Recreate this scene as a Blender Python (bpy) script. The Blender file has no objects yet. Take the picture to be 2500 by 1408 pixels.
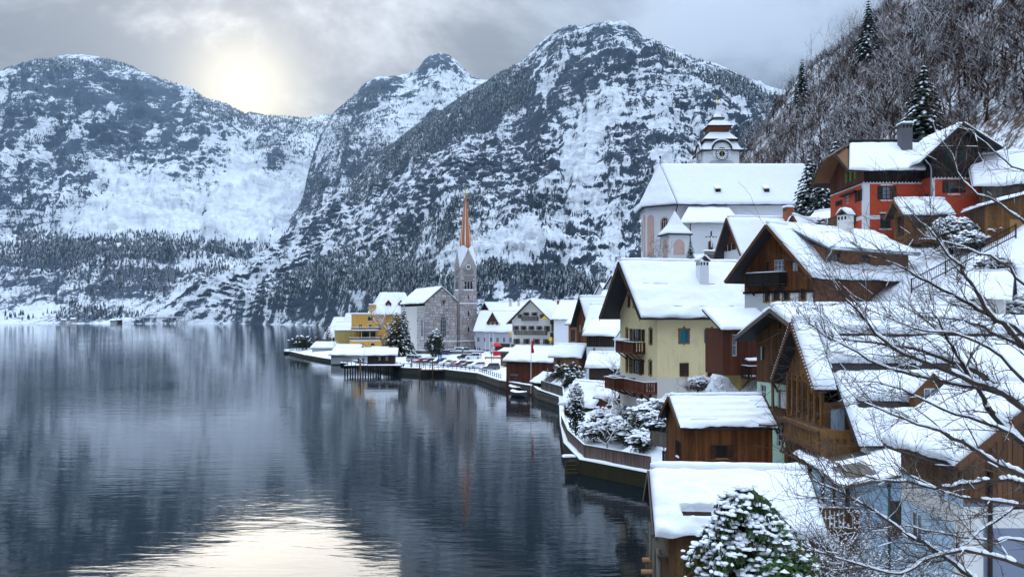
import bpy, bmesh, math, random
import numpy as np
from mathutils import Vector, Matrix, noise as mnoise
R = math.radians
scene = bpy.context.scene
COL = scene.collection

# ---------------------------------------------------------------- camera
F, CX, HY, CH = 2057.0, 1250.0, 772.0, 14.0      # focal length in photo pixels, principal column, horizon row, eye height above the lake
cam = bpy.data.cameras.new('camera'); camo = bpy.data.objects.new('camera', cam); COL.objects.link(camo)
camo.location = (0, 0, CH); camo.rotation_euler = (R(90), 0, 0)
cam.sensor_width = 36.0; cam.lens = 36.0 * F / 2500.0; cam.shift_y = (HY - 704.0) / 2500.0
cam.clip_start = 0.5; cam.clip_end = 30000.0
scene.camera = camo
scene.render.engine = 'CYCLES'
scene.cycles.use_denoising = True
scene.cycles.max_bounces = 6; scene.cycles.diffuse_bounces = 3; scene.cycles.glossy_bounces = 3
scene.cycles.transmission_bounces = 3; scene.cycles.volume_bounces = 0; scene.cycles.transparent_max_bounces = 8
scene.cycles.caustics_reflective = False; scene.cycles.caustics_refractive = False
scene.view_settings.view_transform = 'Standard'; scene.view_settings.look = 'None'
scene.view_settings.gamma = 1.0; scene.view_settings.use_curve_mapping = False
scene.view_settings.exposure = 0.48

# ---------------------------------------------------------------- light: low sun behind thin cloud over the saddle
SUN_AZ, SUN_EL = R(-17.6), R(14.2)                 # azimuth from +Y towards +X
SUND = Vector((math.sin(SUN_AZ) * math.cos(SUN_EL), math.cos(SUN_AZ) * math.cos(SUN_EL), math.sin(SUN_EL)))
sl = bpy.data.lights.new('sun', 'SUN'); slo = bpy.data.objects.new('sun', sl); COL.objects.link(slo)
sl.energy = 0.5; sl.angle = R(20); sl.color = (1.0, 0.94, 0.85)
slo.rotation_euler = (-SUND).to_track_quat('-Z', 'Y').to_euler(); slo.location = (0, 0, 300)

world = bpy.data.worlds.new('World'); scene.world = world; world.use_nodes = True

class NT:
    """tiny node-tree helper"""
    def __init__(s, tree): s.t = tree; s.n = tree.nodes; s.l = tree.links
    def node(s, typ, ins=None, **kw):
        n = s.n.new(typ)
        for k, v in kw.items(): setattr(n, k, v)
        for k, v in (ins or {}).items():
            if isinstance(v, bpy.types.NodeSocket): s.l.new(v, n.inputs[k])
            else: n.inputs[k].default_value = v
        return n
    def math(s, op, a, b=0.0, c=None, clamp=False):
        n = s.n.new('ShaderNodeMath'); n.operation = op; n.use_clamp = clamp
        for i, v in enumerate((a, b) if c is None else (a, b, c)):
            if isinstance(v, bpy.types.NodeSocket): s.l.new(v, n.inputs[i])
            else: n.inputs[i].default_value = v
        return n.outputs[0]
    def vmath(s, op, a, b=None):
        n = s.n.new('ShaderNodeVectorMath'); n.operation = op
        for i, v in enumerate((a, b)):
            if v is None: continue
            if isinstance(v, bpy.types.NodeSocket): s.l.new(v, n.inputs[i])
            elif op == 'SCALE' and i == 1: n.inputs['Scale'].default_value = v
            else: n.inputs[i].default_value = v
        return n
    def mix(s, f, a, b, blend='MIX'):
        n = s.n.new('ShaderNodeMix'); n.data_type = 'RGBA'; n.blend_type = blend; n.clamp_factor = True
        for i, v in ((0, f), (6, a), (7, b)):
            if isinstance(v, bpy.types.NodeSocket): s.l.new(v, n.inputs[i])
            elif i == 0: n.inputs[0].default_value = v
            else: n.inputs[i].default_value = (v[0], v[1], v[2], 1.0)
        return n.outputs[2]
    def ramp(s, f, stops, interp='LINEAR'):
        n = s.n.new('ShaderNodeValToRGB'); cr = n.color_ramp; cr.interpolation = interp
        while len(cr.elements) < len(stops): cr.elements.new(0.5)
        for e, (p, c) in zip(cr.elements, stops):
            e.position = p; e.color = (c, c, c, 1) if isinstance(c, (int, float)) else (c[0], c[1], c[2], 1)
        s.l.new(f, n.inputs[0]); return n.outputs[0]
    def noise(s, vec, scale, detail=4.0, rough=0.55, dist=0.0):
        n = s.n.new('ShaderNodeTexNoise'); n.inputs['Scale'].default_value = scale; n.inputs['Detail'].default_value = detail
        n.inputs['Roughness'].default_value = rough; n.inputs['Distortion'].default_value = dist
        if vec is not None: s.l.new(vec, n.inputs['Vector'])
        return n.outputs[0]
    def sstep(s, x, a, b):
        n = s.n.new('ShaderNodeMapRange'); n.interpolation_type = 'SMOOTHSTEP'
        s.l.new(x, n.inputs[0]); n.inputs[1].default_value = a; n.inputs[2].default_value = b
        return n.outputs[0]

def build_world():
    t = NT(world.node_tree); t.n.clear()
    out = t.node('ShaderNodeOutputWorld'); bg = t.node('ShaderNodeBackground'); bg.inputs['Strength'].default_value = 0.1
    t.l.new(bg.outputs[0], out.inputs[0])
    d = t.node('ShaderNodeTexCoord').outputs['Generated']
    d = t.vmath('NORMALIZE', d).outputs[0]
    sep = t.node('ShaderNodeSeparateXYZ', {0: d})
    z = t.math('MAXIMUM', sep.outputs[2], 0.0)
    # cloud layer: the direction projected on a flat deck
    den = t.math('ADD', z, 0.34)
    px = t.math('DIVIDE', sep.outputs[0], den); py = t.math('DIVIDE', sep.outputs[1], den)
    cv = t.node('ShaderNodeCombineXYZ', {0: px, 1: py, 2: 0.37}).outputs[0]
    n1 = t.noise(t.vmath('ADD', cv, (-4.2, 6.6, 0.0)).outputs[0], 2.9, 10.0, 0.60, 0.35)
    n2 = t.noise(t.vmath('ADD', cv, (7.3, 2.1, 4.0)).outputs[0], 0.55, 4.0, 0.5, 0.3)
    dens = t.math('ADD', t.math('MULTIPLY', n1, 0.65), t.math('MULTIPLY', n2, 0.5))
    thick = t.sstep(dens, 0.46, 0.66)
    # sun glow through the cloud
    cosang = t.vmath('DOT_PRODUCT', d, tuple(SUND)).outputs['Value']
    cosang = t.math('MAXIMUM', cosang, 0.0)
    g1 = t.math('POWER', cosang, 620.0); g2 = t.math('POWER', cosang, 130.0); g3 = t.math('POWER', cosang, 22.0)
    # overcast luminance (brighter towards the zenith)
    lum = t.math('MULTIPLY_ADD', t.math('POWER', z, 2.2), 23.0, 2.6)
    thin = t.math('SUBTRACT', 1.0, thick)
    lum = t.math('MULTIPLY', lum, t.math('MULTIPLY_ADD', thin, 0.78, 0.54))
    base = t.mix(t.sstep(cosang, 0.86, 0.99), (0.80, 0.955, 1.20), (0.92, 0.98, 1.08))
    cloudc = t.mix(t.math('MULTIPLY', thick, t.sstep(cosang, 0.93, 0.99)), base, (0.93, 0.905, 0.925))
    cloud = t.vmath('MULTIPLY', cloudc, t.node('ShaderNodeCombineXYZ', {0: lum, 1: lum, 2: lum}).outputs[0]).outputs[0]
    gs = t.math('MULTIPLY', t.math('MULTIPLY', g1, 13.0), t.math('MULTIPLY_ADD', thin, 0.55, 0.45))
    gl = t.math('ADD', 0.0, t.math('ADD', t.math('MULTIPLY', g2, 4.6), t.math('MULTIPLY', g3, 1.9)))
    gl = t.math('MULTIPLY', gl, t.math('MULTIPLY_ADD', thin, 0.55, 0.45))
    glc = t.vmath('MULTIPLY', t.node('ShaderNodeCombineXYZ', {0: gl, 1: gl, 2: gl}).outputs[0], (1.0, 0.975, 0.945)).outputs[0]
    glc = t.vmath('ADD', glc, t.vmath('MULTIPLY', t.node('ShaderNodeCombineXYZ', {0: gs, 1: gs, 2: gs}).outputs[0], (1.1, 0.90, 0.50)).outputs[0]).outputs[0]
    tot = t.vmath('ADD', cloud, glc).outputs[0]
    sky = t.node('ShaderNodeTexSky', sky_type='NISHITA', sun_disc=False, sun_elevation=SUN_EL, sun_rotation=SUN_AZ, altitude=500.0)
    skyc = t.vmath('MULTIPLY', sky.outputs[0], (0.6, 0.6, 0.6)).outputs[0]
    fin = t.mix(t.math('MULTIPLY', thin, 0.16), tot, skyc)
    t.l.new(fin, bg.inputs['Color'])
build_world()

# ---------------------------------------------------------------- helpers
def P(u, v, D):
    """world point seen at photo pixel (u, v) at depth D"""
    return Vector(((u - CX) * D / F, D, CH - (v - HY) * D / F))
def PZ(u, v, z=0.0):
    """world point on the level z seen at photo pixel (u, v)"""
    return P(u, v, (CH - z) * F / (v - HY))
def XU(u, D): return (u - CX) * D / F
def ZV(v, D): return CH - (v - HY) * D / F

def perlin(p, seed=0):
    """vectorised gradient noise, p (N,3) -> (N,) about -1..1"""
    rng = np.random.RandomState(seed); perm = rng.permutation(256); perm = np.concatenate([perm, perm, perm])
    grad = rng.normal(size=(256, 3)); grad /= np.linalg.norm(grad, axis=1)[:, None]
    pi = np.floor(p).astype(np.int64); pf = p - pi; pi &= 255
    w = pf * pf * pf * (pf * (pf * 6 - 15) + 10)
    res = 0.0
    for dx in (0, 1):
        for dy in (0, 1):
            for dz in (0, 1):
                h = perm[perm[perm[(pi[:, 0] + dx) & 255] + ((pi[:, 1] + dy) & 255)] + ((pi[:, 2] + dz) & 255)]
                g = grad[h]; dd = pf - np.array([dx, dy, dz])
                ww = (w[:, 0] if dx else 1 - w[:, 0]) * (w[:, 1] if dy else 1 - w[:, 1]) * (w[:, 2] if dz else 1 - w[:, 2])
                res = res + ww * (g * dd).sum(1)
    return res * 1.6
def fbm(p, octaves=5, lac=2.0, gain=0.5, seed=0, ridged=False):
    a, s, tot = 1.0, 0.0, 0.0
    for o in range(octaves):
        n = perlin(p, seed + o)
        s = s + a * ((1 - 2 * np.abs(n)) if ridged else n); tot += a; a *= gain; p = p * lac
    return s / tot

def new_mesh(name, verts, faces, mats=(), smooth=False, midx=None):
    me = bpy.data.meshes.new(name)
    if isinstance(verts, np.ndarray):
        me.vertices.add(len(verts)); me.vertices.foreach_set('co', verts.astype(np.float32).ravel())
        fa = np.asarray(faces, dtype=np.int32); k = fa.shape[1]
        me.loops.add(fa.size); me.loops.foreach_set('vertex_index', fa.ravel())
        me.polygons.add(len(fa)); me.polygons.foreach_set('loop_start', np.arange(0, fa.size, k, dtype=np.int32))
        me.update(calc_edges=True)
    else:
        me.from_pydata([tuple(v) for v in verts], [], faces)
    for m in mats: me.materials.append(m)
    if midx is not None: me.polygons.foreach_set('material_index', np.asarray(midx, dtype=np.int32))
    if smooth: me.polygons.foreach_set('use_smooth', np.ones(len(me.polygons), dtype=bool))
    me.update(); return me
def link(name, me, parent=None, label=None, cat=None, group=None, kind=None, loc=None, rot=None):
    o = bpy.data.objects.new(name, me); COL.objects.link(o)
    if parent is not None: o.parent = parent
    if loc is not None: o.location = loc
    if rot is not None: o.rotation_euler = rot
    if label: o['label'] = label
    if cat: o['category'] = cat
    if group: o['group'] = group
    if kind: o['kind'] = kind
    return o
def empty(name, loc, rz=0.0, label=None, cat=None, group=None):
    o = link(name, None, None, label, cat, group); o.location = loc; o.rotation_euler = (0, 0, rz)
    o.empty_display_size = 0.3; return o

def material(name):
    m = bpy.data.materials.new(name); m.use_nodes = True
    t = NT(m.node_tree); b = m.node_tree.nodes['Principled BSDF']
    b.inputs['Specular IOR Level'].default_value = 0.25
    return m, t, b
# ---------------------------------------------------------------- water
def lake_material():
    m, t, b = material('lake_water')
    b.inputs['Base Color'].default_value = (0.006, 0.011, 0.014, 1); b.inputs['Roughness'].default_value = 0.035
    b.inputs['IOR'].default_value = 1.22; b.inputs['Specular IOR Level'].default_value = 0.5
    g = t.node('ShaderNodeNewGeometry').outputs['Position']
    mp = t.node('ShaderNodeMapping', {0: g}); mp.inputs['Scale'].default_value = (0.35, 1.0, 1.0)
    n1 = t.noise(mp.outputs[0], 1.5, 4.0, 0.55, 0.4)
    mp2 = t.node('ShaderNodeMapping', {0: g}); mp2.inputs['Scale'].default_value = (0.16, 0.42, 1.0); mp2.inputs['Rotation'].default_value = (0, 0, R(6))
    n2 = t.noise(mp2.outputs[0], 1.0, 2.0, 0.5, 0.8)
    patch = t.noise(t.node('ShaderNodeMapping', {0: g}).outputs[0], 0.018, 3.0, 0.5, 0.6)
    amp = t.sstep(patch, 0.36, 0.64)
    h = t.math('ADD', t.math('MULTIPLY', n1, t.math('MULTIPLY_ADD', amp, 0.9, 0.35)), t.math('MULTIPLY', n2, 1.4))
    bp = t.node('ShaderNodeBump', {'Height': h}); bp.inputs['Strength'].default_value = 0.28; bp.inputs['Distance'].default_value = 0.045
    t.l.new(bp.outputs[0], b.inputs['Normal'])
    return m
me = new_mesh('lake', [(-4500, -300, 0), (4500, -300, 0), (4500, 2600, 0), (-4500, 2600, 0)], [(0, 1, 2, 3)], [lake_material()])
link('lake', me, kind='structure')
me = new_mesh('lake_bed', [(-5000, -400, -6), (5000, -400, -6), (5000, 5000, -6), (-5000, 5000, -6)], [(0, 1, 2, 3)])
mm, t_, b_ = material('lake_mud'); b_.inputs['Base Color'].default_value = (0.08, 0.075, 0.06, 1); me.materials.append(mm)
link('lake_bed', me, kind='structure')

# ---------------------------------------------------------------- mountains
def mountain_material(name, rock=(0.13, 0.14, 0.155), strata=0.055, streak=0.012, tilt=(0.10, 0.05)):
    m, t, b = material(name)
    geo = t.node('ShaderNodeNewGeometry'); pos = geo.outputs['Position']
    nz = t.node('ShaderNodeSeparateXYZ', {0: geo.outputs['Normal']}).outputs[2]
    bias = t.node('ShaderNodeAttribute', attribute_name='snow').outputs['Fac']
    warp = t.node('ShaderNodeTexNoise', {'Vector': pos, 'Scale': 0.012, 'Detail': 3.0})
    wp = t.vmath('ADD', pos, t.vmath('SCALE', t.vmath('SUBTRACT', warp.outputs['Color'], (0.5, 0.5, 0.5)).outputs[0], 46.0).outputs[0]).outputs[0]
    # beds of rock: stretched along the level, thin in height
    mp = t.node('ShaderNodeMapping', {0: wp}); mp.inputs['Scale'].default_value = (0.085, 0.085, 1.0); mp.inputs['Rotation'].default_value = (tilt[0], tilt[1], 0)
    bed = t.noise(mp.outputs[0], strata * 1.6, 7.0, 0.68, 0.3)
    # gullies: stretched up and down
    mp2 = t.node('ShaderNodeMapping', {0: wp}); mp2.inputs['Scale'].default_value = (1.0, 0.5, 0.11)
    gul = t.noise(mp2.outputs[0], streak * 4, 7.0, 0.68, 0.2)
    # stems of bare wood: finer, upright
    mp3 = t.node('ShaderNodeMapping', {0: pos}); mp3.inputs['Scale'].default_value = (1.0, 1.0, 0.16)
    stem = t.noise(mp3.outputs[0], streak * 26, 3.0, 0.6)
    mp4 = t.node('ShaderNodeMapping', {0: wp}); mp4.inputs['Scale'].default_value = (1.0, 0.35, 0.16); mp4.inputs['Rotation'].default_value = (0, 0.35, 0)
    gul2 = t.noise(mp4.outputs[0], streak * 1.3, 6.0, 0.62, 0.5)
    big = t.noise(pos, 0.0055, 9.0, 0.66, 0.4)
    fine = t.noise(pos, 0.16, 5.0, 0.7)
    s = t.math('MULTIPLY', t.math('SUBTRACT', bed, 0.5), 3.0)
    s = t.math('ADD', s, t.math('MULTIPLY', t.math('SUBTRACT', gul, 0.5), 1.9))
    rib = t.math('ABSOLUTE', t.math('SUBTRACT', gul2, 0.5)); s = t.math('ADD', s, t.math('MULTIPLY', t.math('SUBTRACT', rib, 0.075), 6.5))
    s = t.math('ADD', s, t.math('MULTIPLY', t.math('SUBTRACT', gul2, 0.5), 1.2))
    s = t.math('ADD', s, t.math('MULTIPLY', t.math('SUBTRACT', stem, 0.5), 1.9))
    s = t.math('ADD', s, t.math('MULTIPLY', t.math('SUBTRACT', big, 0.5), 1.5))
    s = t.math('ADD', s, t.math('MULTIPLY', t.math('SUBTRACT', fine, 0.5), 1.1))
    s = t.math('ADD', s, t.math('MULTIPLY', t.math('SUBTRACT', nz, 0.55), 1.3))
    s = t.math('ADD', s, bias)
    f = t.sstep(s, -0.09, 0.13)
    rc = t.mix(fine, tuple(c * 0.5 for c in rock), tuple(c * 1.5 for c in rock))
    rc = t.mix(t.sstep(big, 0.56, 0.72), rc, (rock[0] * 1.35, rock[1] * 1.12, rock[2] * 0.98))
    col = t.mix(f, rc, (0.82, 0.86, 0.90))
    t.l.new(col, b.inputs['Base Color']); b.inputs['Roughness'].default_value = 0.9; b.inputs['Specular IOR Level'].default_value = 0.1
    hh = t.math('ADD', t.math('MULTIPLY', bed, 1.2), t.math('ADD', t.math('MULTIPLY', gul, 1.2), t.math('MULTIPLY', fine, 0.25)))
    bp = t.node('ShaderNodeBump', {'Height': hh}); bp.inputs['Strength'].default_value = 0.7; bp.inputs['Distance'].default_value = 14.0
    t.l.new(bp.outputs[0], b.inputs['Normal'])
    return m

def interp(u, pts):
    pts = sorted(pts); return np.interp(u, [p[0] for p in pts], [p[1] for p in pts])
def blobs(u, v, lst):
    """sum of soft elliptical patches (u, v, ru, rv, angle_deg, amount)"""
    s = np.zeros_like(u)
    for (bu, bv, ru, rv, ang, a) in lst:
        c, si = math.cos(R(ang)), math.sin(R(ang))
        x = (u - bu) * c + (v - bv) * si; y = -(u - bu) * si + (v - bv) * c
        s = s + a * np.exp(-((x / ru) ** 2 + (y / rv) ** 2))
    return s
MOUNT = {}
def mountain(name, us, rows, nper, snow_blobs, mat, seed, amp, wl, ledge=None, back=(900, 0.55), snow0=0.0, bk=1.0):
    """rows from the foot up: each (v polyline, Y polyline) over photo columns; columns fan out over real distances"""
    nu = len(us); V = []; Y = []
    for vp, yp in rows: V.append(interp(us, vp)); Y.append(interp(us, yp))
    Zs = [CH - (v - HY) * y / F for v, y in zip(V, Y)]; Zs[0] = Zs[0] * 0 - 2.0
    Yr, Zr = Y[-1], Zs[-1]
    Y.append(Yr + back[0]); Zs.append(np.maximum(Zr * back[1], -3.0))
    YY, ZZ, TT = [], [], []
    k = len(Y)
    for i in range(k - 1):
        n = nper[i] if i < k - 2 else 14
        for j in range(n + (i == k - 2)):
            f = j / n
            # Catmull-Rom in height, straight in distance
            z0 = Zs[max(i - 1, 0)]; z1 = Zs[i]; z2 = Zs[i + 1]; z3 = Zs[min(i + 2, k - 1)]
            if i + 2 >= k - 1: z3 = z2 + (z2 - z1) * 0.7
            if i == k - 2: zz = z1 + (z2 - z1) * f
            else:
                m1 = (z2 - z0) / 2 * 0.6; m2 = (z3 - z1) / 2 * 0.6
                zz = (2*f**3 - 3*f**2 + 1) * z1 + (f**3 - 2*f*f + f) * m1 + (-2*f**3 + 3*f*f) * z2 + (f**3 - f*f) * m2
            YY.append(Y[i] + (Y[i + 1] - Y[i]) * f); ZZ.append(zz); TT.append((i + f) / (k - 2))
    YY = np.array(YY); ZZ = np.array(ZZ); TT = np.array(TT)[:, None] * np.ones((1, nu)); U = np.ones((len(YY), 1)) * us[None, :]
    XX = (U - CX) * YY / F
    pts = np.stack([XX, YY, ZZ], -1).reshape(-1, 3)
    t = TT.ravel(); env = np.clip(t * 5, 0, 1) * (0.16 + 0.84 * np.clip(np.abs(1 - t) * 7, 0, 1))
    env = env * np.clip(pts[:, 2] / 45.0, 0.0, 1.0)
    q = pts / wl
    d = fbm(q * np.array([1, 1, 0.55]), 6, 2.0, 0.55, seed, ridged=True)
    d2 = fbm(q * np.array([2.2, 2.2, 0.5]), 5, 2.0, 0.55, seed + 20)
    spur = fbm(np.stack([U.ravel() / 80.0 + 0.6 * d2, t * 2.0, np.full_like(t, seed * 1.7)], -1), 5, 2.0, 0.55, seed + 80, ridged=True)
    dz = amp * (0.75 * d + 0.6 * d2 + 0.5 * spur) * env
    pts[:, 2] += dz
    pts[:, 1] += -0.8 * amp * fbm(q * np.array([1.5, 1, 1.7]), 5, 2.1, 0.55, seed + 40) * env
    if ledge:
        # stepped beds: terraces across the face
        h, strength = ledge
        zt = pts[:, 2] + 3.2 * h * fbm(pts / (h * 8), 4, 2.0, 0.55, seed + 60) + 0.16 * pts[:, 0]
        fr = zt / h - np.floor(zt / h)
        pts[:, 1] += 0.6 * strength * h * (np.clip(fr * 1.6, 0, 1) - 0.5) * env * -1.0 * (0.4 + 0.6 * np.clip(perlin(pts / 260.0, seed + 70) + 0.5, 0, 1))
    nr = len(YY); idx = np.arange(nr * nu).reshape(nr, nu)
    faces = np.stack([idx[:-1, :-1], idx[:-1, 1:], idx[1:, 1:], idx[1:, :-1]], -1).reshape(-1, 4)
    me = new_mesh(name, pts, faces, [mat], smooth=True)
    uu = CX + pts[:, 0] * F / pts[:, 1]; vv = HY - (pts[:, 2] - CH) * F / pts[:, 1]
    at = me.attributes.new('snow', 'FLOAT', 'POINT'); at.data.foreach_set('value', (snow0 + bk * blobs(uu, vv, snow_blobs)).astype(np.float32))
    link(name, me, kind='structure')
    MOUNT[name] = (pts.reshape(nr, nu, 3), uu.reshape(nr, nu), vv.reshape(nr, nu), TT)

uA = np.concatenate([np.arange(-1300, -200, 14.0), np.arange(-200, 1010, 3.0)])
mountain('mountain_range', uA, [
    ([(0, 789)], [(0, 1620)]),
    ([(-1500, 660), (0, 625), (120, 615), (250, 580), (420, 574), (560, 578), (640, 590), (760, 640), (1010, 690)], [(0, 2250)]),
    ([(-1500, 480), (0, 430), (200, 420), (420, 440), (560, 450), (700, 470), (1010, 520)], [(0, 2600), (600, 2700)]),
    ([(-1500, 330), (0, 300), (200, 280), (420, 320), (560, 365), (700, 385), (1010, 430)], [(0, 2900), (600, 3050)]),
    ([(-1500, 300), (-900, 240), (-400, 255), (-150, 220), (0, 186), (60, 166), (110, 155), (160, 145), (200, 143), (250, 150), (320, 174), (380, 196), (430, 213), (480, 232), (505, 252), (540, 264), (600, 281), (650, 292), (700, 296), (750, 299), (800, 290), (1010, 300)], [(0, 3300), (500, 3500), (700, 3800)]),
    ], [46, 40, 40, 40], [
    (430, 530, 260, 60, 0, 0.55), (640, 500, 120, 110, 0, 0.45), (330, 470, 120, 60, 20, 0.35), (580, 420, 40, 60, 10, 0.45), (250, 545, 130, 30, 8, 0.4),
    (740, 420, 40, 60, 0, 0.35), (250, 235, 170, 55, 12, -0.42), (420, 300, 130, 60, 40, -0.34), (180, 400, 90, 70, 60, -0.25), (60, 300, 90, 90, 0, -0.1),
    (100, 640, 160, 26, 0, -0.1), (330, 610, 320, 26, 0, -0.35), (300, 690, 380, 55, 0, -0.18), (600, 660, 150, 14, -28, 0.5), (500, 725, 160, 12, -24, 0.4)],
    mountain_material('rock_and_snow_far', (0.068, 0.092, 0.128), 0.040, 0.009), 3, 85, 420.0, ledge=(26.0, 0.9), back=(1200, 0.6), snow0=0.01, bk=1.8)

uB = np.arange(340, 1500, 3.0)
mountain('mountain_middle', uB, [
    ([(0, 792)], [(340, 1640), (1500, 1500)]),
    ([(340, 780), (400, 762), (560, 722), (700, 660), (800, 600), (1500, 560)], [(340, 1700), (700, 2000), (1500, 1950)]),
    ([(340, 778), (400, 748), (560, 704), (650, 648), (700, 605), (740, 530), (760, 470), (800, 410), (900, 350), (1000, 320), (1100, 290), (1200, 300), (1500, 320)], [(340, 1750), (700, 2350), (1500, 2450)]),
    ([(340, 776), (400, 740), (560, 690), (650, 630), (700, 584), (735, 505), (755, 425), (785, 335), (815, 286), (845, 256), (880, 225), (900, 208), (930, 196), (970, 190), (1000, 184), (1022, 172), (1036, 150), (1050, 138), (1075, 132), (1095, 139), (1110, 150), (1130, 172), (1150, 192), (1190, 205), (1260, 225), (1500, 330)], [(340, 1800), (700, 2600), (900, 2900), (1500, 2900)]),
    ], [30, 40, 50], [
    (1075, 150, 40, 22, 0, -0.5), (930, 215, 60, 22, -20, -0.35), (860, 330, 60, 60, -50, 0.0), (1000, 290, 120, 40, -30, 0.25), (800, 420, 60, 60, -60, -0.2), (560, 640, 200, 16, -33, 0.5), (1060, 230, 70, 24, -20, 0.2)],
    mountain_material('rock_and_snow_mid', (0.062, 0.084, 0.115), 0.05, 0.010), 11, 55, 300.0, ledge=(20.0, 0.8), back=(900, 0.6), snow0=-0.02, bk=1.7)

uC = np.concatenate([np.arange(300, 2000, 2.6), np.arange(2000, 3400, 14.0)])
mountain('mountain_near_town', uC, [
    ([(300, 789), (2000, 778), (3400, 778)], [(300, 1600), (600, 1520), (760, 1300), (900, 950), (1100, 700), (1400, 540), (1600, 500), (3400, 500)]),
    ([(300, 786), (420, 775), (600, 742), (760, 712), (900, 690), (1100, 665), (1400, 650), (1600, 640), (3400, 600)], [(300, 1610), (600, 1580), (760, 1450), (900, 1150), (1100, 920), (1400, 760), (1600, 700), (3400, 640)]),
    ([(300, 784), (420, 768), (600, 700), (760, 615), (900, 550), (1000, 500), (1100, 450), (1400, 380), (1600, 360), (1800, 400), (3400, 400)], [(300, 1620), (600, 1680), (760, 1700), (900, 1550), (1100, 1300), (1400, 1080), (1600, 980), (3400, 900)]),
    ([(300, 783), (360, 775), (420, 755), (500, 715), (600, 655), (700, 588), (800, 502), (860, 452), (900, 412), (950, 370), (1000, 332), (1050, 298), (1100, 266), (1150, 236), (1190, 212), (1240, 184), (1270, 166), (1290, 150), (1310, 128), (1335, 104), (1360, 84), (1385, 70), (1400, 67), (1420, 74), (1450, 64), (1475, 58), (1500, 56), (1530, 62), (1550, 76), (1575, 96), (1600, 110), (1640, 131), (1680, 152), (1700, 160), (1730, 174), (1770, 186), (1800, 198), (1860, 218), (1900, 240), (2000, 280), (2400, 330), (3400, 500)],
     [(300, 1630), (600, 1800), (900, 2000), (1190, 1950), (1400, 1650), (1500, 1560), (1900, 1350), (3400, 1300)]),
    ], [50, 90, 110], [
    (1450, 330, 40, 120, 25, 0.55), (1400, 270, 40, 40, 0, 0.3), (1275, 590, 60, 34, 0, 0.6), (1330, 560, 30, 60, 40, 0.3), (1480, 520, 36, 150, -20, 0.30), (1660, 400, 70, 60, 0, 0.3), (1640, 220, 70, 40, 30, 0.1),
    (1180, 270, 100, 36, -35, -0.5), (1060, 340, 80, 30, -38, -0.35), (1500, 70, 70, 16, 0, -0.35), (1390, 75, 20, 14, 0, -0.3), (1330, 250, 60, 100, 60, -0.22), (1560, 330, 40, 70, 0, -0.3), (1150, 420, 140, 40, -40, -0.2),
    (1000, 700, 150, 50, 0, -0.1), (1350, 690, 130, 30, 10, -0.25), (880, 730, 26, 26, 0, 0.5), (520, 690, 160, 9, -33, 0.55), (600, 690, 160, 8, -30, 0.55), (880, 600, 200, 12, -36, 0.15), (1130, 600, 30, 60, 0, 0.15), (1040, 600, 24, 60, 10, 0.2), (1540, 600, 30, 60, 0, -0.1), (1720, 170, 40, 16, 20, 0.1)],
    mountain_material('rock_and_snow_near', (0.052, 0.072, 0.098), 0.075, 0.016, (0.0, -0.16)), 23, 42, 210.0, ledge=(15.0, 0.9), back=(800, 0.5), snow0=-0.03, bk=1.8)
uD = np.arange(1560, 2300, 8.0)
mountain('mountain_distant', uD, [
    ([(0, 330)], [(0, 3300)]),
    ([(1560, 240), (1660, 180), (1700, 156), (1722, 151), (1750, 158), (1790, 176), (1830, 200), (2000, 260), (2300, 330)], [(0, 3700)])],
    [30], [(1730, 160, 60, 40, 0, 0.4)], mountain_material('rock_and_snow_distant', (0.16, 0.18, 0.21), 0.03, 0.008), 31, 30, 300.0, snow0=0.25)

# ---------------------------------------------------------------- woods on the mountains (masses nobody could count)
def conifer_batch(n_side=5):
    """two stacked cones on a thin stem, unit height"""
    vs, fs = [], []
    for (z0, r, z1) in ((0.10, 0.19, 0.62), (0.40, 0.135, 1.0)):
        b = len(vs)
        for i in range(n_side):
            a = 2 * math.pi * i / n_side + z0 * 3; vs.append((r * math.cos(a), r * math.sin(a), z0 - (0.05 if i % 2 else 0)))
        vs.append((0, 0, z1))
        for i in range(n_side): fs.append((b + i, b + (i + 1) % n_side, b + n_side))
    return np.array(vs), np.array(fs)
def bare_batch():
    """a bare broadleaf seen from far: a stem and a few upswept limbs as thin blades"""
    vs, fs = [], []
    def blade(a, b, w):
        i = len(vs); a = np.array(a); b = np.array(b)
        vs.extend([a + (w, 0, 0), a + (-w * .5, w * .8, 0), a + (-w * .5, -w * .8, 0), b]); fs.extend([(i, i + 1, i + 3), (i + 1, i + 2, i + 3), (i + 2, i, i + 3)])
    blade((0, 0, 0), (0, 0, 1), 0.03)
    for k in range(7):
        a = k * 2.4; z = 0.3 + 0.07 * k; l = 0.22
        blade((0, 0, z), (l * math.cos(a), l * math.sin(a), z + 0.32), 0.016)
    return np.array(vs), np.array(fs)
def wood_material(name, dark, light, snow):
    m, t, b = material(name)
    geo = t.node('ShaderNodeNewGeometry'); rnd = t.node('ShaderNodeAttribute', attribute_name='rnd').outputs['Fac']
    col = t.mix(rnd, dark, light)
    n = t.noise(geo.outputs['Position'], 0.55, 3.0, 0.6)
    f = t.math('MULTIPLY', t.sstep(t.math('ADD', n, t.math('MULTIPLY', rnd, 0.25)), 0.60, 0.78), snow)
    col = t.mix(f, col, (0.78, 0.82, 0.86))
    t.l.new(col, b.inputs['Base Color']); b.inputs['Roughness'].default_value = 0.95; b.inputs['Specular IOR Level'].default_value = 0.05
    return m
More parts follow.
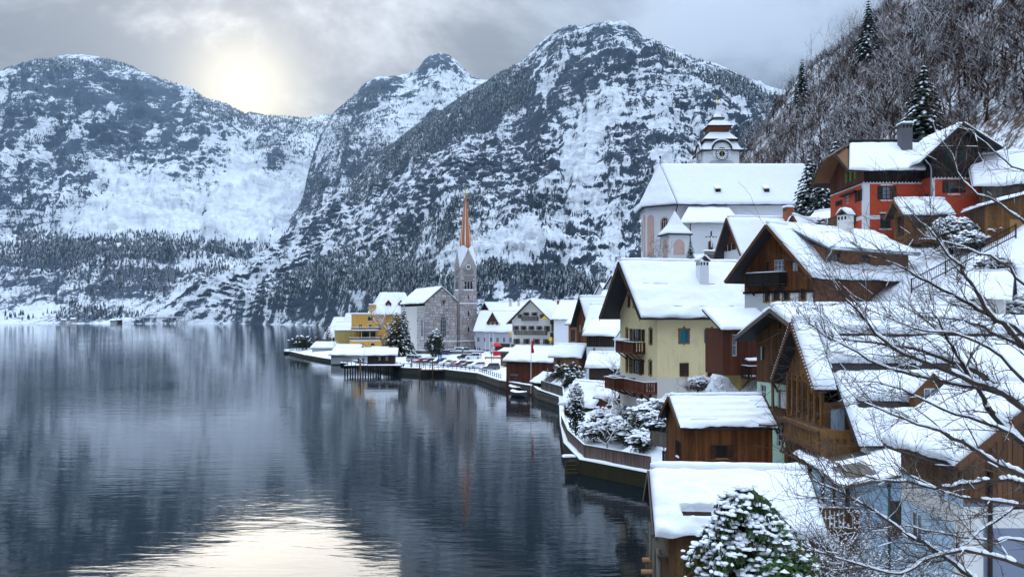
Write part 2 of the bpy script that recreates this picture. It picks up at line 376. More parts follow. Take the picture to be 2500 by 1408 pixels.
def scatter(name, mname, n, hmin, hmax, dens0, dens_blobs, seed, proto, mat, clump=140.0, trange=(0.02, 1.0), wide=1.0, label=None):
    pts, uu, vv, TT = MOUNT[mname]; rng = np.random.RandomState(seed)
    nr, nu = uu.shape; nr -= 14
    # weight by visible area on the photo
    i = rng.randint(0, nr - 1, n * 12); j = rng.randint(0, nu - 1, n * 12); a = rng.rand(n * 12); b = rng.rand(n * 12)
    p = pts[i, j] * ((1 - a) * (1 - b))[:, None] + pts[i + 1, j] * (a * (1 - b))[:, None] + pts[i, j + 1] * ((1 - a) * b)[:, None] + pts[i + 1, j + 1] * (a * b)[:, None]
    u = CX + p[:, 0] * F / p[:, 1]; v = HY - (p[:, 2] - CH) * F / p[:, 1]
    dn = dens0 + blobs(u, v, dens_blobs) + 0.55 * fbm(p / clump, 4, 2.0, 0.6, seed + 5)
    t = TT[i, j]
    ok = (rng.rand(len(u)) < np.clip((dn - 0.14) * 1.7, 0, 1)) & (t > trange[0]) & (t <= trange[1]) & (u > -350) & (u < 2450)
    p = p[ok][:n]; k = len(p)
    h = hmin + (hmax - hmin) * rng.rand(k) ** 1.4
    pv, pf = proto; ang = rng.rand(k) * 6.28; c, s = np.cos(ang), np.sin(ang)
    wv = wide * (0.8 + 0.5 * rng.rand(k))
    x = (pv[None, :, 0] * c[:, None] - pv[None, :, 1] * s[:, None]) * (h * wv)[:, None] + p[:, 0:1]
    y = (pv[None, :, 0] * s[:, None] + pv[None, :, 1] * c[:, None]) * (h * wv)[:, None] + p[:, 1:2]
    z = pv[None, :, 2] * h[:, None] + p[:, 2:3] - 0.06 * h[:, None]
    V = np.stack([x, y, z], -1).reshape(-1, 3); Fc = (pf[None] + (np.arange(k) * len(pv))[:, None, None]).reshape(-1, 3)
    me = new_mesh(name, V, Fc, [mat])
    at = me.attributes.new('rnd', 'FLOAT', 'POINT'); at.data.foreach_set('value', np.repeat(rng.rand(k), len(pv)).astype(np.float32))
    link(name, me, kind='stuff', label=label, cat='forest')
    return k
CONE, BARE = conifer_batch(), bare_batch()
M_CON = wood_material('far_conifer', (0.012, 0.021, 0.027), (0.028, 0.040, 0.044), 0.4)
M_BAREF = wood_material('far_bare_wood', (0.07, 0.062, 0.060), (0.13, 0.115, 0.11), 0.5)
scatter('conifer_forest', 'mountain_range', 12000, 6.5, 13, -0.08, [
    (330, 605, 320, 26, 0, 1.2), (150, 650, 200, 50, 0, 0.5), (450, 680, 260, 60, 0, 0.35), (330, 770, 420, 18, 0, 0.5), (100, 250, 150, 120, 0, 0.22), (80, 480, 110, 140, 0, 0.18),
    (650, 300, 160, 22, 5, 0.8), (470, 240, 120, 16, 22, 0.6), (180, 160, 170, 16, 0, 0.7), (700, 370, 110, 50, 0, 0.3)], 1, CONE, M_CON, label='dark spruce forest on the far mountain across the lake')
scatter('bare_forest', 'mountain_range', 5000, 7, 13, -0.05, [
    (300, 700, 420, 70, 0, 0.7), (100, 350, 200, 150, 0, 0.25), (640, 340, 140, 60, 0, 0.3), (700, 420, 90, 70, 0, 0.25)], 2, BARE, M_BAREF, label='grey bare woods on the far mountain across the lake')
scatter('conifer_forest', 'mountain_middle', 5500, 5, 10, -0.02, [
    (840, 330, 60, 70, 0, 0.4), (900, 240, 80, 30, -30, 0.5), (1000, 300, 160, 60, -30, 0.2), (780, 470, 50, 90, 0, 0.4), (640, 640, 140, 20, -33, 0.6), (1075, 140, 60, 30, 0, -0.6), (480, 740, 130, 20, -20, 0.5)], 3, CONE, M_CON, label='dark spruce trees on the slope below the pointed peak')
scatter('bare_forest', 'mountain_middle', 3500, 6, 12, 0.1, [(900, 400, 140, 100, -30, 0.4), (1060, 270, 100, 50, -30, 0.2), (1075, 140, 60, 30, 0, -0.8)], 4, BARE, M_BAREF, label='grey bare woods on the slope below the pointed peak')
scatter('conifer_forest', 'mountain_near_town', 21000, 4, 8.5, -0.13, [
    (1150, 270, 120, 40, -35, 1.3), (1010, 350, 90, 40, -38, 1.0), (900, 440, 90, 40, -40, 0.7), (1250, 230, 40, 60, 0, 0.7), (1000, 700, 200, 50, 0, 0.8), (1380, 690, 160, 36, 8, 0.9), (1120, 480, 200, 60, -40, 0.25),
    (1120, 560, 260, 60, -25, 0.25), (860, 660, 120, 50, -20, 0.5), (700, 700, 100, 30, -30, 0.5), (1400, 400, 30, 150, 30, 0.3), (1600, 470, 30, 130, -20, 0.35), (1330, 300, 20, 120, 20, 0.3), (1800, 215, 90, 24, 22, 1.0), (1640, 140, 60, 12, 30, 0.6),
    (1500, 64, 90, 14, 0, -0.3), (1450, 330, 40, 120, 25, -0.5), (1275, 590, 60, 34, 0, -0.8), (880, 730, 26, 26, 0, -0.9), (560, 690, 200, 12, -31, -0.6)], 5, CONE, M_CON, clump=90.0, label='dark spruce forest on the mountain rising behind the town')
scatter('bare_forest', 'mountain_near_town', 7000, 4, 8, -0.05, [
    (1000, 620, 240, 110, -20, 0.5), (1250, 500, 300, 80, -20, 0.12), (1450, 330, 40, 120, 25, -0.3), (1275, 590, 60, 34, 0, -0.5), (1500, 80, 110, 30, 0, -0.4)], 6, BARE, M_BAREF, clump=90.0, label='grey bare woods on the mountain rising behind the town')

# ---------------------------------------------------------------- air over the lake
def haze_box():
    m = bpy.data.materials.new('valley_haze'); m.use_nodes = True; t = NT(m.node_tree); t.n.clear()
    o = t.node('ShaderNodeOutputMaterial'); v = t.node('ShaderNodeVolumePrincipled')
    v.inputs['Color'].default_value = (0.48, 0.74, 1.0, 1); v.inputs['Density'].default_value = HAZE; v.inputs['Anisotropy'].default_value = 0.6
    t.l.new(v.outputs[0], o.inputs['Volume'])
    x, y0, y1, z0, z1 = 5200, -450, 5300, -8, 1250
    vs = [(-x, y0, z0), (x, y0, z0), (x, y1, z0), (-x, y1, z0), (-x, y0, z1), (x, y0, z1), (x, y1, z1), (-x, y1, z1)]
    fs = [(0, 3, 2, 1), (4, 5, 6, 7), (0, 1, 5, 4), (1, 2, 6, 5), (2, 3, 7, 6), (3, 0, 4, 7)]
    link('haze', new_mesh('haze', vs, fs, [m]), kind='stuff')
HAZE = 0.00007
haze_box()
# ================================================================ materials of the town
MATS = {}
def rgb(c, k=1.0): return (c[0] * k, c[1] * k, c[2] * k)
def snow_material():
    m, t, b = material('snow'); pos = t.node('ShaderNodeNewGeometry').outputs['Position']
    n = t.noise(pos, 1.3, 5.0, 0.55); n2 = t.noise(pos, 9.0, 3.0, 0.6)
    t.l.new(t.mix(n, (0.83, 0.86, 0.90), (0.90, 0.915, 0.935)), b.inputs['Base Color'])
    h = t.math('ADD', n, t.math('MULTIPLY', n2, 0.12))
    bp = t.node('ShaderNodeBump', {'Height': h}); bp.inputs['Strength'].default_value = 0.5; bp.inputs['Distance'].default_value = 0.16
    t.l.new(bp.outputs[0], b.inputs['Normal']); b.inputs['Roughness'].default_value = 0.75
    return m
def wood(name, dark, light, vertical=True, scale=1.0, rough=0.75):
    m, t, b = material(name); pos = t.node('ShaderNodeNewGeometry').outputs['Position']
    mp = t.node('ShaderNodeMapping', {0: pos}); mp.inputs['Scale'].default_value = (7, 7, 0.7) if vertical else (1.0, 1.0, 9)
    g = t.noise(mp.outputs[0], scale * 1.6, 5.0, 0.65, 0.3)
    big = t.noise(pos, 0.55, 4.0, 0.6)
    rnd = t.node('ShaderNodeObjectInfo').outputs['Random']
    f = t.math('ADD', t.math('MULTIPLY', g, 0.75), t.math('MULTIPLY', rnd, 0.5))
    f = t.math('SUBTRACT', t.math('ADD', f, t.math('MULTIPLY', big, 0.6)), 0.45)
    t.l.new(t.mix(f, dark, light), b.inputs['Base Color'])
    bp = t.node('ShaderNodeBump', {'Height': g}); bp.inputs['Strength'].default_value = 0.4; bp.inputs['Distance'].default_value = 0.02
    t.l.new(bp.outputs[0], b.inputs['Normal']); b.inputs['Roughness'].default_value = rough
    return m
def plaster(name, col, stain=(0.5, 0.45, 0.38), amount=0.35, lower=None, zsplit=None):
    m, t, b = material(name); pos = t.node('ShaderNodeNewGeometry').outputs['Position']
    n = t.noise(pos, 0.9, 6.0, 0.65); mp = t.node('ShaderNodeMapping', {0: pos}); mp.inputs['Scale'].default_value = (1.5, 1.5, 0.25)
    st = t.noise(mp.outputs[0], 1.0, 5.0, 0.6)
    c = t.mix(t.math('MULTIPLY', t.sstep(n, 0.45, 0.8), amount), col, rgb(col, 0.78))
    c = t.mix(t.math('MULTIPLY', t.sstep(st, 0.55, 0.85), amount), c, tuple(a * s_ for a, s_ in zip(col, (0.75, 0.70, 0.64))))
    if lower:
        z = t.node('ShaderNodeSeparateXYZ', {0: pos}).outputs[2]
        zz = t.math('ADD', z, t.math('MULTIPLY', t.math('SUBTRACT', n, 0.5), 0.25))
        c = t.mix(t.sstep(zz, zsplit - 0.03, zsplit + 0.03), lower, c)
    t.l.new(c, b.inputs['Base Color'])
    bp = t.node('ShaderNodeBump', {'Height': t.noise(pos, 14.0, 4.0, 0.6)}); bp.inputs['Strength'].default_value = 0.25; bp.inputs['Distance'].default_value = 0.02
    t.l.new(bp.outputs[0], b.inputs['Normal']); b.inputs['Roughness'].default_value = 0.9
    return m
def plain(name, col, rough=0.6, metal=0.0, var=0.25):
    m, t, b = material(name); pos = t.node('ShaderNodeNewGeometry').outputs['Position']
    n = t.noise(pos, 2.2, 5.0, 0.6)
    t.l.new(t.mix(n, rgb(col, 1 - var), rgb(col, 1 + var)), b.inputs['Base Color'])
    b.inputs['Roughness'].default_value = rough; b.inputs['Metallic'].default_value = metal
    return m
def glass_dark(name, col=(0.02, 0.024, 0.03), rough=0.08):
    m, t, b = material(name); pos = t.node('ShaderNodeNewGeometry').outputs['Position']
    t.l.new(t.mix(t.noise(pos, 1.1, 2.0, 0.5), rgb(col, 0.5), rgb(col, 2.2)), b.inputs['Base Color'])
    b.inputs['Roughness'].default_value = rough; b.inputs['Specular IOR Level'].default_value = 0.6
    bp = t.node('ShaderNodeBump', {'Height': t.noise(pos, 1.7, 2.0, 0.5)}); bp.inputs['Strength'].default_value = 0.15; bp.inputs['Distance'].default_value = 0.05
    t.l.new(bp.outputs[0], b.inputs['Normal'])
    return m
def stone_mat(name, a, c, rnd_amt=0.7):
    m, t, b = material(name); pos = t.node('ShaderNodeNewGeometry').outputs['Position']
    rnd = t.node('ShaderNodeObjectInfo').outputs['Random']
    vor = t.node('ShaderNodeTexVoronoi', {'Vector': pos}); vor.inputs['Scale'].default_value = 0.8
    f = t.math('ADD', t.math('MULTIPLY', rnd, rnd_amt * 0.5), t.math('MULTIPLY', t.noise(pos, 0.9, 6.0, 0.7), 0.6))
    f = t.math('ADD', t.math('SUBTRACT', f, 0.25), t.math('MULTIPLY', t.node('ShaderNodeSeparateXYZ', {0: vor.outputs['Color']}).outputs[0], 0.35))
    col = t.mix(f, a, c); col = t.mix(t.math('MULTIPLY', t.sstep(t.noise(pos, 0.35, 4.0, 0.6), 0.5, 0.75), 0.5), col, (0.33, 0.24, 0.20))
    t.l.new(col, b.inputs['Base Color']); b.inputs['Roughness'].default_value = 0.9
    bp = t.node('ShaderNodeBump', {'Height': t.noise(pos, 5.0, 4.0, 0.6)}); bp.inputs['Strength'].default_value = 0.5; bp.inputs['Distance'].default_value = 0.06
    t.l.new(bp.outputs[0], b.inputs['Normal'])
    return m
SNOW = snow_material()
W_BROWN = wood('wood_chalet_brown', (0.04, 0.014, 0.006), (0.27, 0.095, 0.025))
W_RED = wood('wood_red_brown', (0.045, 0.013, 0.008), (0.17, 0.052, 0.022))
W_HONEY = wood('wood_honey', (0.07, 0.028, 0.008), (0.36, 0.165, 0.045))
W_DARK = wood('wood_dark', (0.010, 0.007, 0.006), (0.055, 0.033, 0.023))
W_BLACK = wood('wood_tarred', (0.006, 0.005, 0.005), (0.026, 0.018, 0.016))
W_GREY = wood('wood_weathered', (0.05, 0.042, 0.034), (0.22, 0.19, 0.155))
W_MID = wood('wood_mid_brown', (0.042, 0.018, 0.008), (0.19, 0.088, 0.036))
W_BOAT = wood('wood_boathouse', (0.045, 0.021, 0.009), (0.24, 0.125, 0.05))
W_FENCE = wood('wood_mauve_fence', (0.075, 0.050, 0.042), (0.25, 0.175, 0.15))
W_PALE = wood('wood_pale_larch', (0.25, 0.11, 0.045), (0.52, 0.28, 0.13))
W_SHINGLE = wood('wood_shingle', (0.042, 0.018, 0.01), (0.26, 0.115, 0.055))
W_SOFFIT = wood('wood_soffit', (0.075, 0.032, 0.012), (0.26, 0.125, 0.05))
P_CREAM = plaster('plaster_cream', (0.86, 0.72, 0.41), amount=0.65, lower=(0.70, 0.66, 0.58), zsplit=8.0)
P_WHITE = plaster('plaster_white', (0.74, 0.75, 0.76), amount=0.3)
P_OFF = plaster('plaster_warm_white', (0.70, 0.67, 0.63), amount=0.35)
P_GREY = plaster('plaster_grey', (0.46, 0.47, 0.50), amount=0.4)
P_GREEN = plaster('plaster_mint', (0.52, 0.70, 0.54), amount=0.3)
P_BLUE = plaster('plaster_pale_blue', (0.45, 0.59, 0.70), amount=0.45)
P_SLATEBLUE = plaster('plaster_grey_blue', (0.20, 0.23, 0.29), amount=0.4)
P_RED = plaster('plaster_red', (0.54, 0.078, 0.036), amount=0.5)
P_YELLOW = plaster('plaster_yellow', (0.66, 0.36, 0.075), amount=0.3)
P_LEMON = plaster('plaster_lemon', (0.70, 0.50, 0.06), amount=0.3)
P_OCHRE = plaster('plaster_ochre', (0.42, 0.31, 0.10), amount=0.6)
P_PINK = plaster('plaster_fresco_pink', (0.62, 0.42, 0.37), amount=0.9)
PAINT_OCHRE = plain('painted_ornament_ochre', (0.27, 0.145, 0.035))
PAINT_WHITE = plain('white_paint', (0.74, 0.75, 0.76), var=0.05)
ROOF_DARK = plain('roof_dark', (0.028, 0.027, 0.028), 0.7)
ROOF_TIN = plain('roof_tin', (0.16, 0.17, 0.19), 0.45, 0.5)
ZINC = plain('zinc_pipe', (0.30, 0.36, 0.40), 0.4, 0.6)
IRON = plain('dark_iron', (0.02, 0.02, 0.022), 0.5, 0.4)
GLASS = glass_dark('window_glass')
GLASSB = glass_dark('window_glass_bright', (0.13, 0.16, 0.19), 0.1)
SHUT_TEAL = wood('shutter_teal', (0.015, 0.12, 0.16), (0.06, 0.27, 0.33))
SHUT_GREEN = wood('shutter_dark_green', (0.004, 0.022, 0.018), (0.012, 0.055, 0.045))
SHUT_LIME = wood('shutter_light_green', (0.05, 0.20, 0.04), (0.16, 0.42, 0.10))
SHUT_BROWN = wood('shutter_brown', (0.025, 0.012, 0.008), (0.10, 0.05, 0.03))
COPPER = plain('copper_tile', (0.52, 0.175, 0.06), 0.6, 0.0, 0.35)
GOLD = plain('gilding', (0.75, 0.48, 0.10), 0.3, 0.9, 0.1)
BRICK = plain('chimney_brick', (0.36, 0.12, 0.06), 0.9)
REDP = plain('red_cloth', (0.62, 0.02, 0.03), 0.7, 0.0, 0.1)
STONE = stone_mat('limestone_block', (0.27, 0.235, 0.225), (0.70, 0.655, 0.64))
MORTAR = plain('mortar', (0.24, 0.215, 0.20), 0.95)
DRYSTONE = stone_mat('dry_stone', (0.07, 0.065, 0.06), (0.26, 0.24, 0.21))
CONCRETE = plain('quay_concrete', (0.055, 0.05, 0.036), 0.95, 0, 0.5)
MOSSW = plain('mossy_quay', (0.040, 0.036, 0.016), 0.95, 0, 0.6)

# ================================================================ mesh kit
class MB:
    def __init__(s): s.v = []; s.f = []; s.m = []; s.cur = 0
    def quad(s, a, b, c, d): s.poly((a, b, c, d))
    def poly(s, pts):
        i = len(s.v); s.v.extend(tuple(p) for p in pts); s.f.append(tuple(range(i, i + len(pts)))); s.m.append(s.cur)
    def box(s, x0, y0, z0, x1, y1, z1):
        i = len(s.v)
        s.v.extend([(x0, y0, z0), (x1, y0, z0), (x1, y1, z0), (x0, y1, z0), (x0, y0, z1), (x1, y0, z1), (x1, y1, z1), (x0, y1, z1)])
        for f in ((0, 3, 2, 1), (4, 5, 6, 7), (0, 1, 5, 4), (1, 2, 6, 5), (2, 3, 7, 6), (3, 0, 4, 7)): s.f.append(tuple(i + k for k in f)); s.m.append(s.cur)
        return s
    def hexa(s, p):
        """eight corners: bottom ring then top ring"""
        i = len(s.v); s.v.extend(tuple(q) for q in p)
        for f in ((0, 3, 2, 1), (4, 5, 6, 7), (0, 1, 5, 4), (1, 2, 6, 5), (2, 3, 7, 6), (3, 0, 4, 7)): s.f.append(tuple(i + k for k in f)); s.m.append(s.cur)
        return s
    def prism(s, poly, off):
        """polygon (3D points) swept by a vector"""
        n = len(poly); i = len(s.v); off = Vector(off)
        s.v.extend(tuple(p) for p in poly); s.v.extend(tuple(Vector(p) + off) for p in poly)
        s.f.append(tuple(range(i + n - 1, i - 1, -1))); s.f.append(tuple(range(i + n, i + 2 * n)))
        for k in range(n): s.f.append((i + k, i + (k + 1) % n, i + n + (k + 1) % n, i + n + k))
        s.m.extend([s.cur] * (n + 2)); return s
    def beam(s, a, b, w, h=None):
        """square bar from a to b; w across level, h up"""
        a, b = Vector(a), Vector(b); h = h or w; d = (b - a)
        if d.length < 1e-6: return s
        d.normalize(); side = d.cross(Vector((0, 0, 1)))
        if side.length < 1e-3: side = Vector((1, 0, 0))
        side.normalize(); up = side.cross(d); side = side * w / 2; up = up * h / 2
        return s.hexa([a - side - up, a + side - up, b + side - up, b - side - up, a - side + up, a + side + up, b + side + up, b - side + up])
    def tube(s, pts, rad, n=8, cap=True):
        pts = [Vector(p) for p in pts]; i = len(s.v)
        if not isinstance(rad, (list, tuple)): rad = [rad] * len(pts)
        pd = None
        for k, p in enumerate(pts):
            d = (pts[min(k + 1, len(pts) - 1)] - pts[max(k - 1, 0)]).normalized()
            if pd is None:
                a = d.orthogonal().normalized()
            else:
                a = (pa - d * pa.dot(d)); a = a.normalized() if a.length > 1e-6 else d.orthogonal().normalized()
            b = d.cross(a); pd, pa = d, a
            for j in range(n):
                t = 2 * math.pi * j / n; s.v.append(tuple(p + (a * math.cos(t) + b * math.sin(t)) * rad[k]))
        for k in range(len(pts) - 1):
            for j in range(n):
                s.f.append((i + k * n + j, i + k * n + (j + 1) % n, i + (k + 1) * n + (j + 1) % n, i + (k + 1) * n + j)); s.m.append(s.cur)
        if cap:
            s.f.append(tuple(i + j for j in reversed(range(n)))); s.f.append(tuple(i + (len(pts) - 1) * n + j for j in range(n))); s.m.extend([s.cur, s.cur])
        return s
    def lathe(s, prof, c=(0, 0), n=12, ang0=0.0):
        """profile of (r, z) round a vertical axis"""
        i = len(s.v)
        for r, z in prof:
            for j in range(n):
                t = ang0 + 2 * math.pi * j / n; s.v.append((c[0] + r * math.cos(t), c[1] + r * math.sin(t), z))
        for k in range(len(prof) - 1):
            for j in range(n):
                s.f.append((i + k * n + j, i + k * n + (j + 1) % n, i + (k + 1) * n + (j + 1) % n, i + (k + 1) * n + j)); s.m.append(s.cur)
        s.f.append(tuple(i + j for j in reversed(range(n)))); s.f.append(tuple(i + (len(prof) - 1) * n + j for j in range(n))); s.m.extend([s.cur, s.cur])
        return s
    def mesh(s, name, mats, smooth=False):
        if not isinstance(mats, (list, tuple)): mats = [mats]
        me = new_mesh(name, s.v, s.f, mats, smooth, s.m if len(mats) > 1 else None)
        return me
def part(parent, name, mb, mats, smooth=False, label=None):
    o = link(name, mb.mesh(name, mats, smooth), parent)
    if label: o['label'] = label
    return o
def share(parent, name, me, loc, rot=(0, 0, 0), scale=None):
    o = link(name, me, parent, loc=loc, rot=rot)
    if scale is not None: o.scale = scale
    return o
UNIT = {}
def unit_box(mat):
    """a shared unit cube (0..1) for boards and bars"""
    if mat.name not in UNIT: UNIT[mat.name] = MB().box(0, 0, 0, 1, 1, 1).mesh('bar_' + mat.name, mat)
    return UNIT[mat.name]

# ---------------------------------------------------------------- snow that lies on a slope
def snow_slab(parent, q, thick=0.32, seed=0, cell=0.3, bare=(), edge=0.28, rough=0.15, rag=0.16, ripple=0.0, name='snow'):
    """q: eave-left, eave-right, ridge-right, ridge-left. bare: (s0, s1, t0, t1) bands without snow"""
    e0, e1, r1, r0 = [Vector(p) for p in q]
    ls = max((e1 - e0).length, (r1 - r0).length); lt = max((r0 - e0).length, (r1 - e1).length)
    nrm = (e1 - e0).cross(r0 - e0)
    if nrm.length < 1e-6: nrm = (r1 - r0).cross(r1 - e1)
    nrm.normalize()
    if nrm.z < 0: nrm = -nrm
    def spaced(L):
        n = max(3, min(int(L / cell), 70)); e = min(edge, L * 0.3)
        xs = [0, e * 0.12, e * 0.4, e] + [e + (L - 2 * e) * k / n for k in range(1, n)] + [L - e, L - e * 0.4, L - e * 0.12, L]
        return [x / L for x in xs]
    ss, ts = spaced(ls), spaced(lt); vs = []; fs = []; so = seed * 17.31
    for (s0, s1, t0, t1) in bare:
        ts += [t0 - 0.06 / lt, t0, t0 + 0.05 / lt, (t0 + t1) / 2, t1 - 0.05 / lt, t1, t1 + 0.06 / lt]; ss += [s0, s0 + 0.12 / ls, s1 - 0.12 / ls, s1]
    ts = sorted({round(min(max(t, 0), 1), 5) for t in ts}); ss = sorted({round(min(max(x, 0), 1), 5) for x in ss})
    for t in ts:
        for s in ss:
            ds = min(s, 1 - s) * ls; dt = min(t, 1 - t) * lt
            rs, rt = min(ds / edge, 1), min(dt / edge, 1)
            prof = math.sqrt(max(0, 1 - (1 - rs) ** 2)) * math.sqrt(max(0, 1 - (1 - rt) ** 2))
            h = thick * prof
            n1 = mnoise.noise(Vector((s * ls * 0.55 + so, t * lt * 0.7, so))); n2 = mnoise.noise(Vector((s * ls * 1.9, t * lt * 2.3 + so, so + 5)))
            h *= 1 + 2.2 * rough * n1 + 1.3 * rough * n2
            if rag and t * lt < 1.1: h *= 1 - 0.62 * max(0.0, min(1.0, (mnoise.noise(Vector((s * ls * 0.45 + so * 2, t * lt * 0.8, so + 9))) - 0.08) * 4)) * (1 - t * lt / 1.1)
            if ripple: h *= 1 - ripple * (0.5 + 0.5 * math.cos(t * lt * 2 * math.pi / 0.62)) * (0.6 + 0.4 * n2)
            for (s0, s1, t0, t1) in bare:
                wob = 0.05 * n2 + 0.05 * n1
                w = min((s - s0) * ls * 0.5, (s1 - s) * ls * 0.5, (t - t0) * lt, (t1 - t) * lt) + wob
                if w > 0: h = h * max(0.0, 1 - w / 0.05) - 0.05 * min(1, w / 0.05)
            p = (e0 * (1 - s) + e1 * s) * (1 - t) + (r0 * (1 - s) + r1 * s) * t + nrm * (h - 0.012)
            if t < 0.5 and rag:
                k = max(0, 1 - dt / 0.5); p += (e0 - r0).normalized() * rag * k * (0.6 + n1 * 1.2 + 0.6 * n2)
            vs.append(p)
    ns = len(ss)
    for i in range(len(ts) - 1):
        for j in range(ns - 1): fs.append((i * ns + j, i * ns + j + 1, (i + 1) * ns + j + 1, (i + 1) * ns + j))
    if (e1 - e0).cross(r0 - e0).z < 0: fs = [tuple(reversed(f)) for f in fs]
    return link(name, new_mesh(name, vs, fs, [SNOW], smooth=True), parent)
def snow_cap(parent, x0, y0, x1, y1, z, thick=0.15, seed=0, cell=0.4, name='snow'):
    return snow_slab(parent, [(x0, y0, z), (x1, y0, z), (x1, y1, z), (x0, y1, z)], thick, seed, cell, edge=min(0.2, thick * 1.2), rag=0.0, name=name)

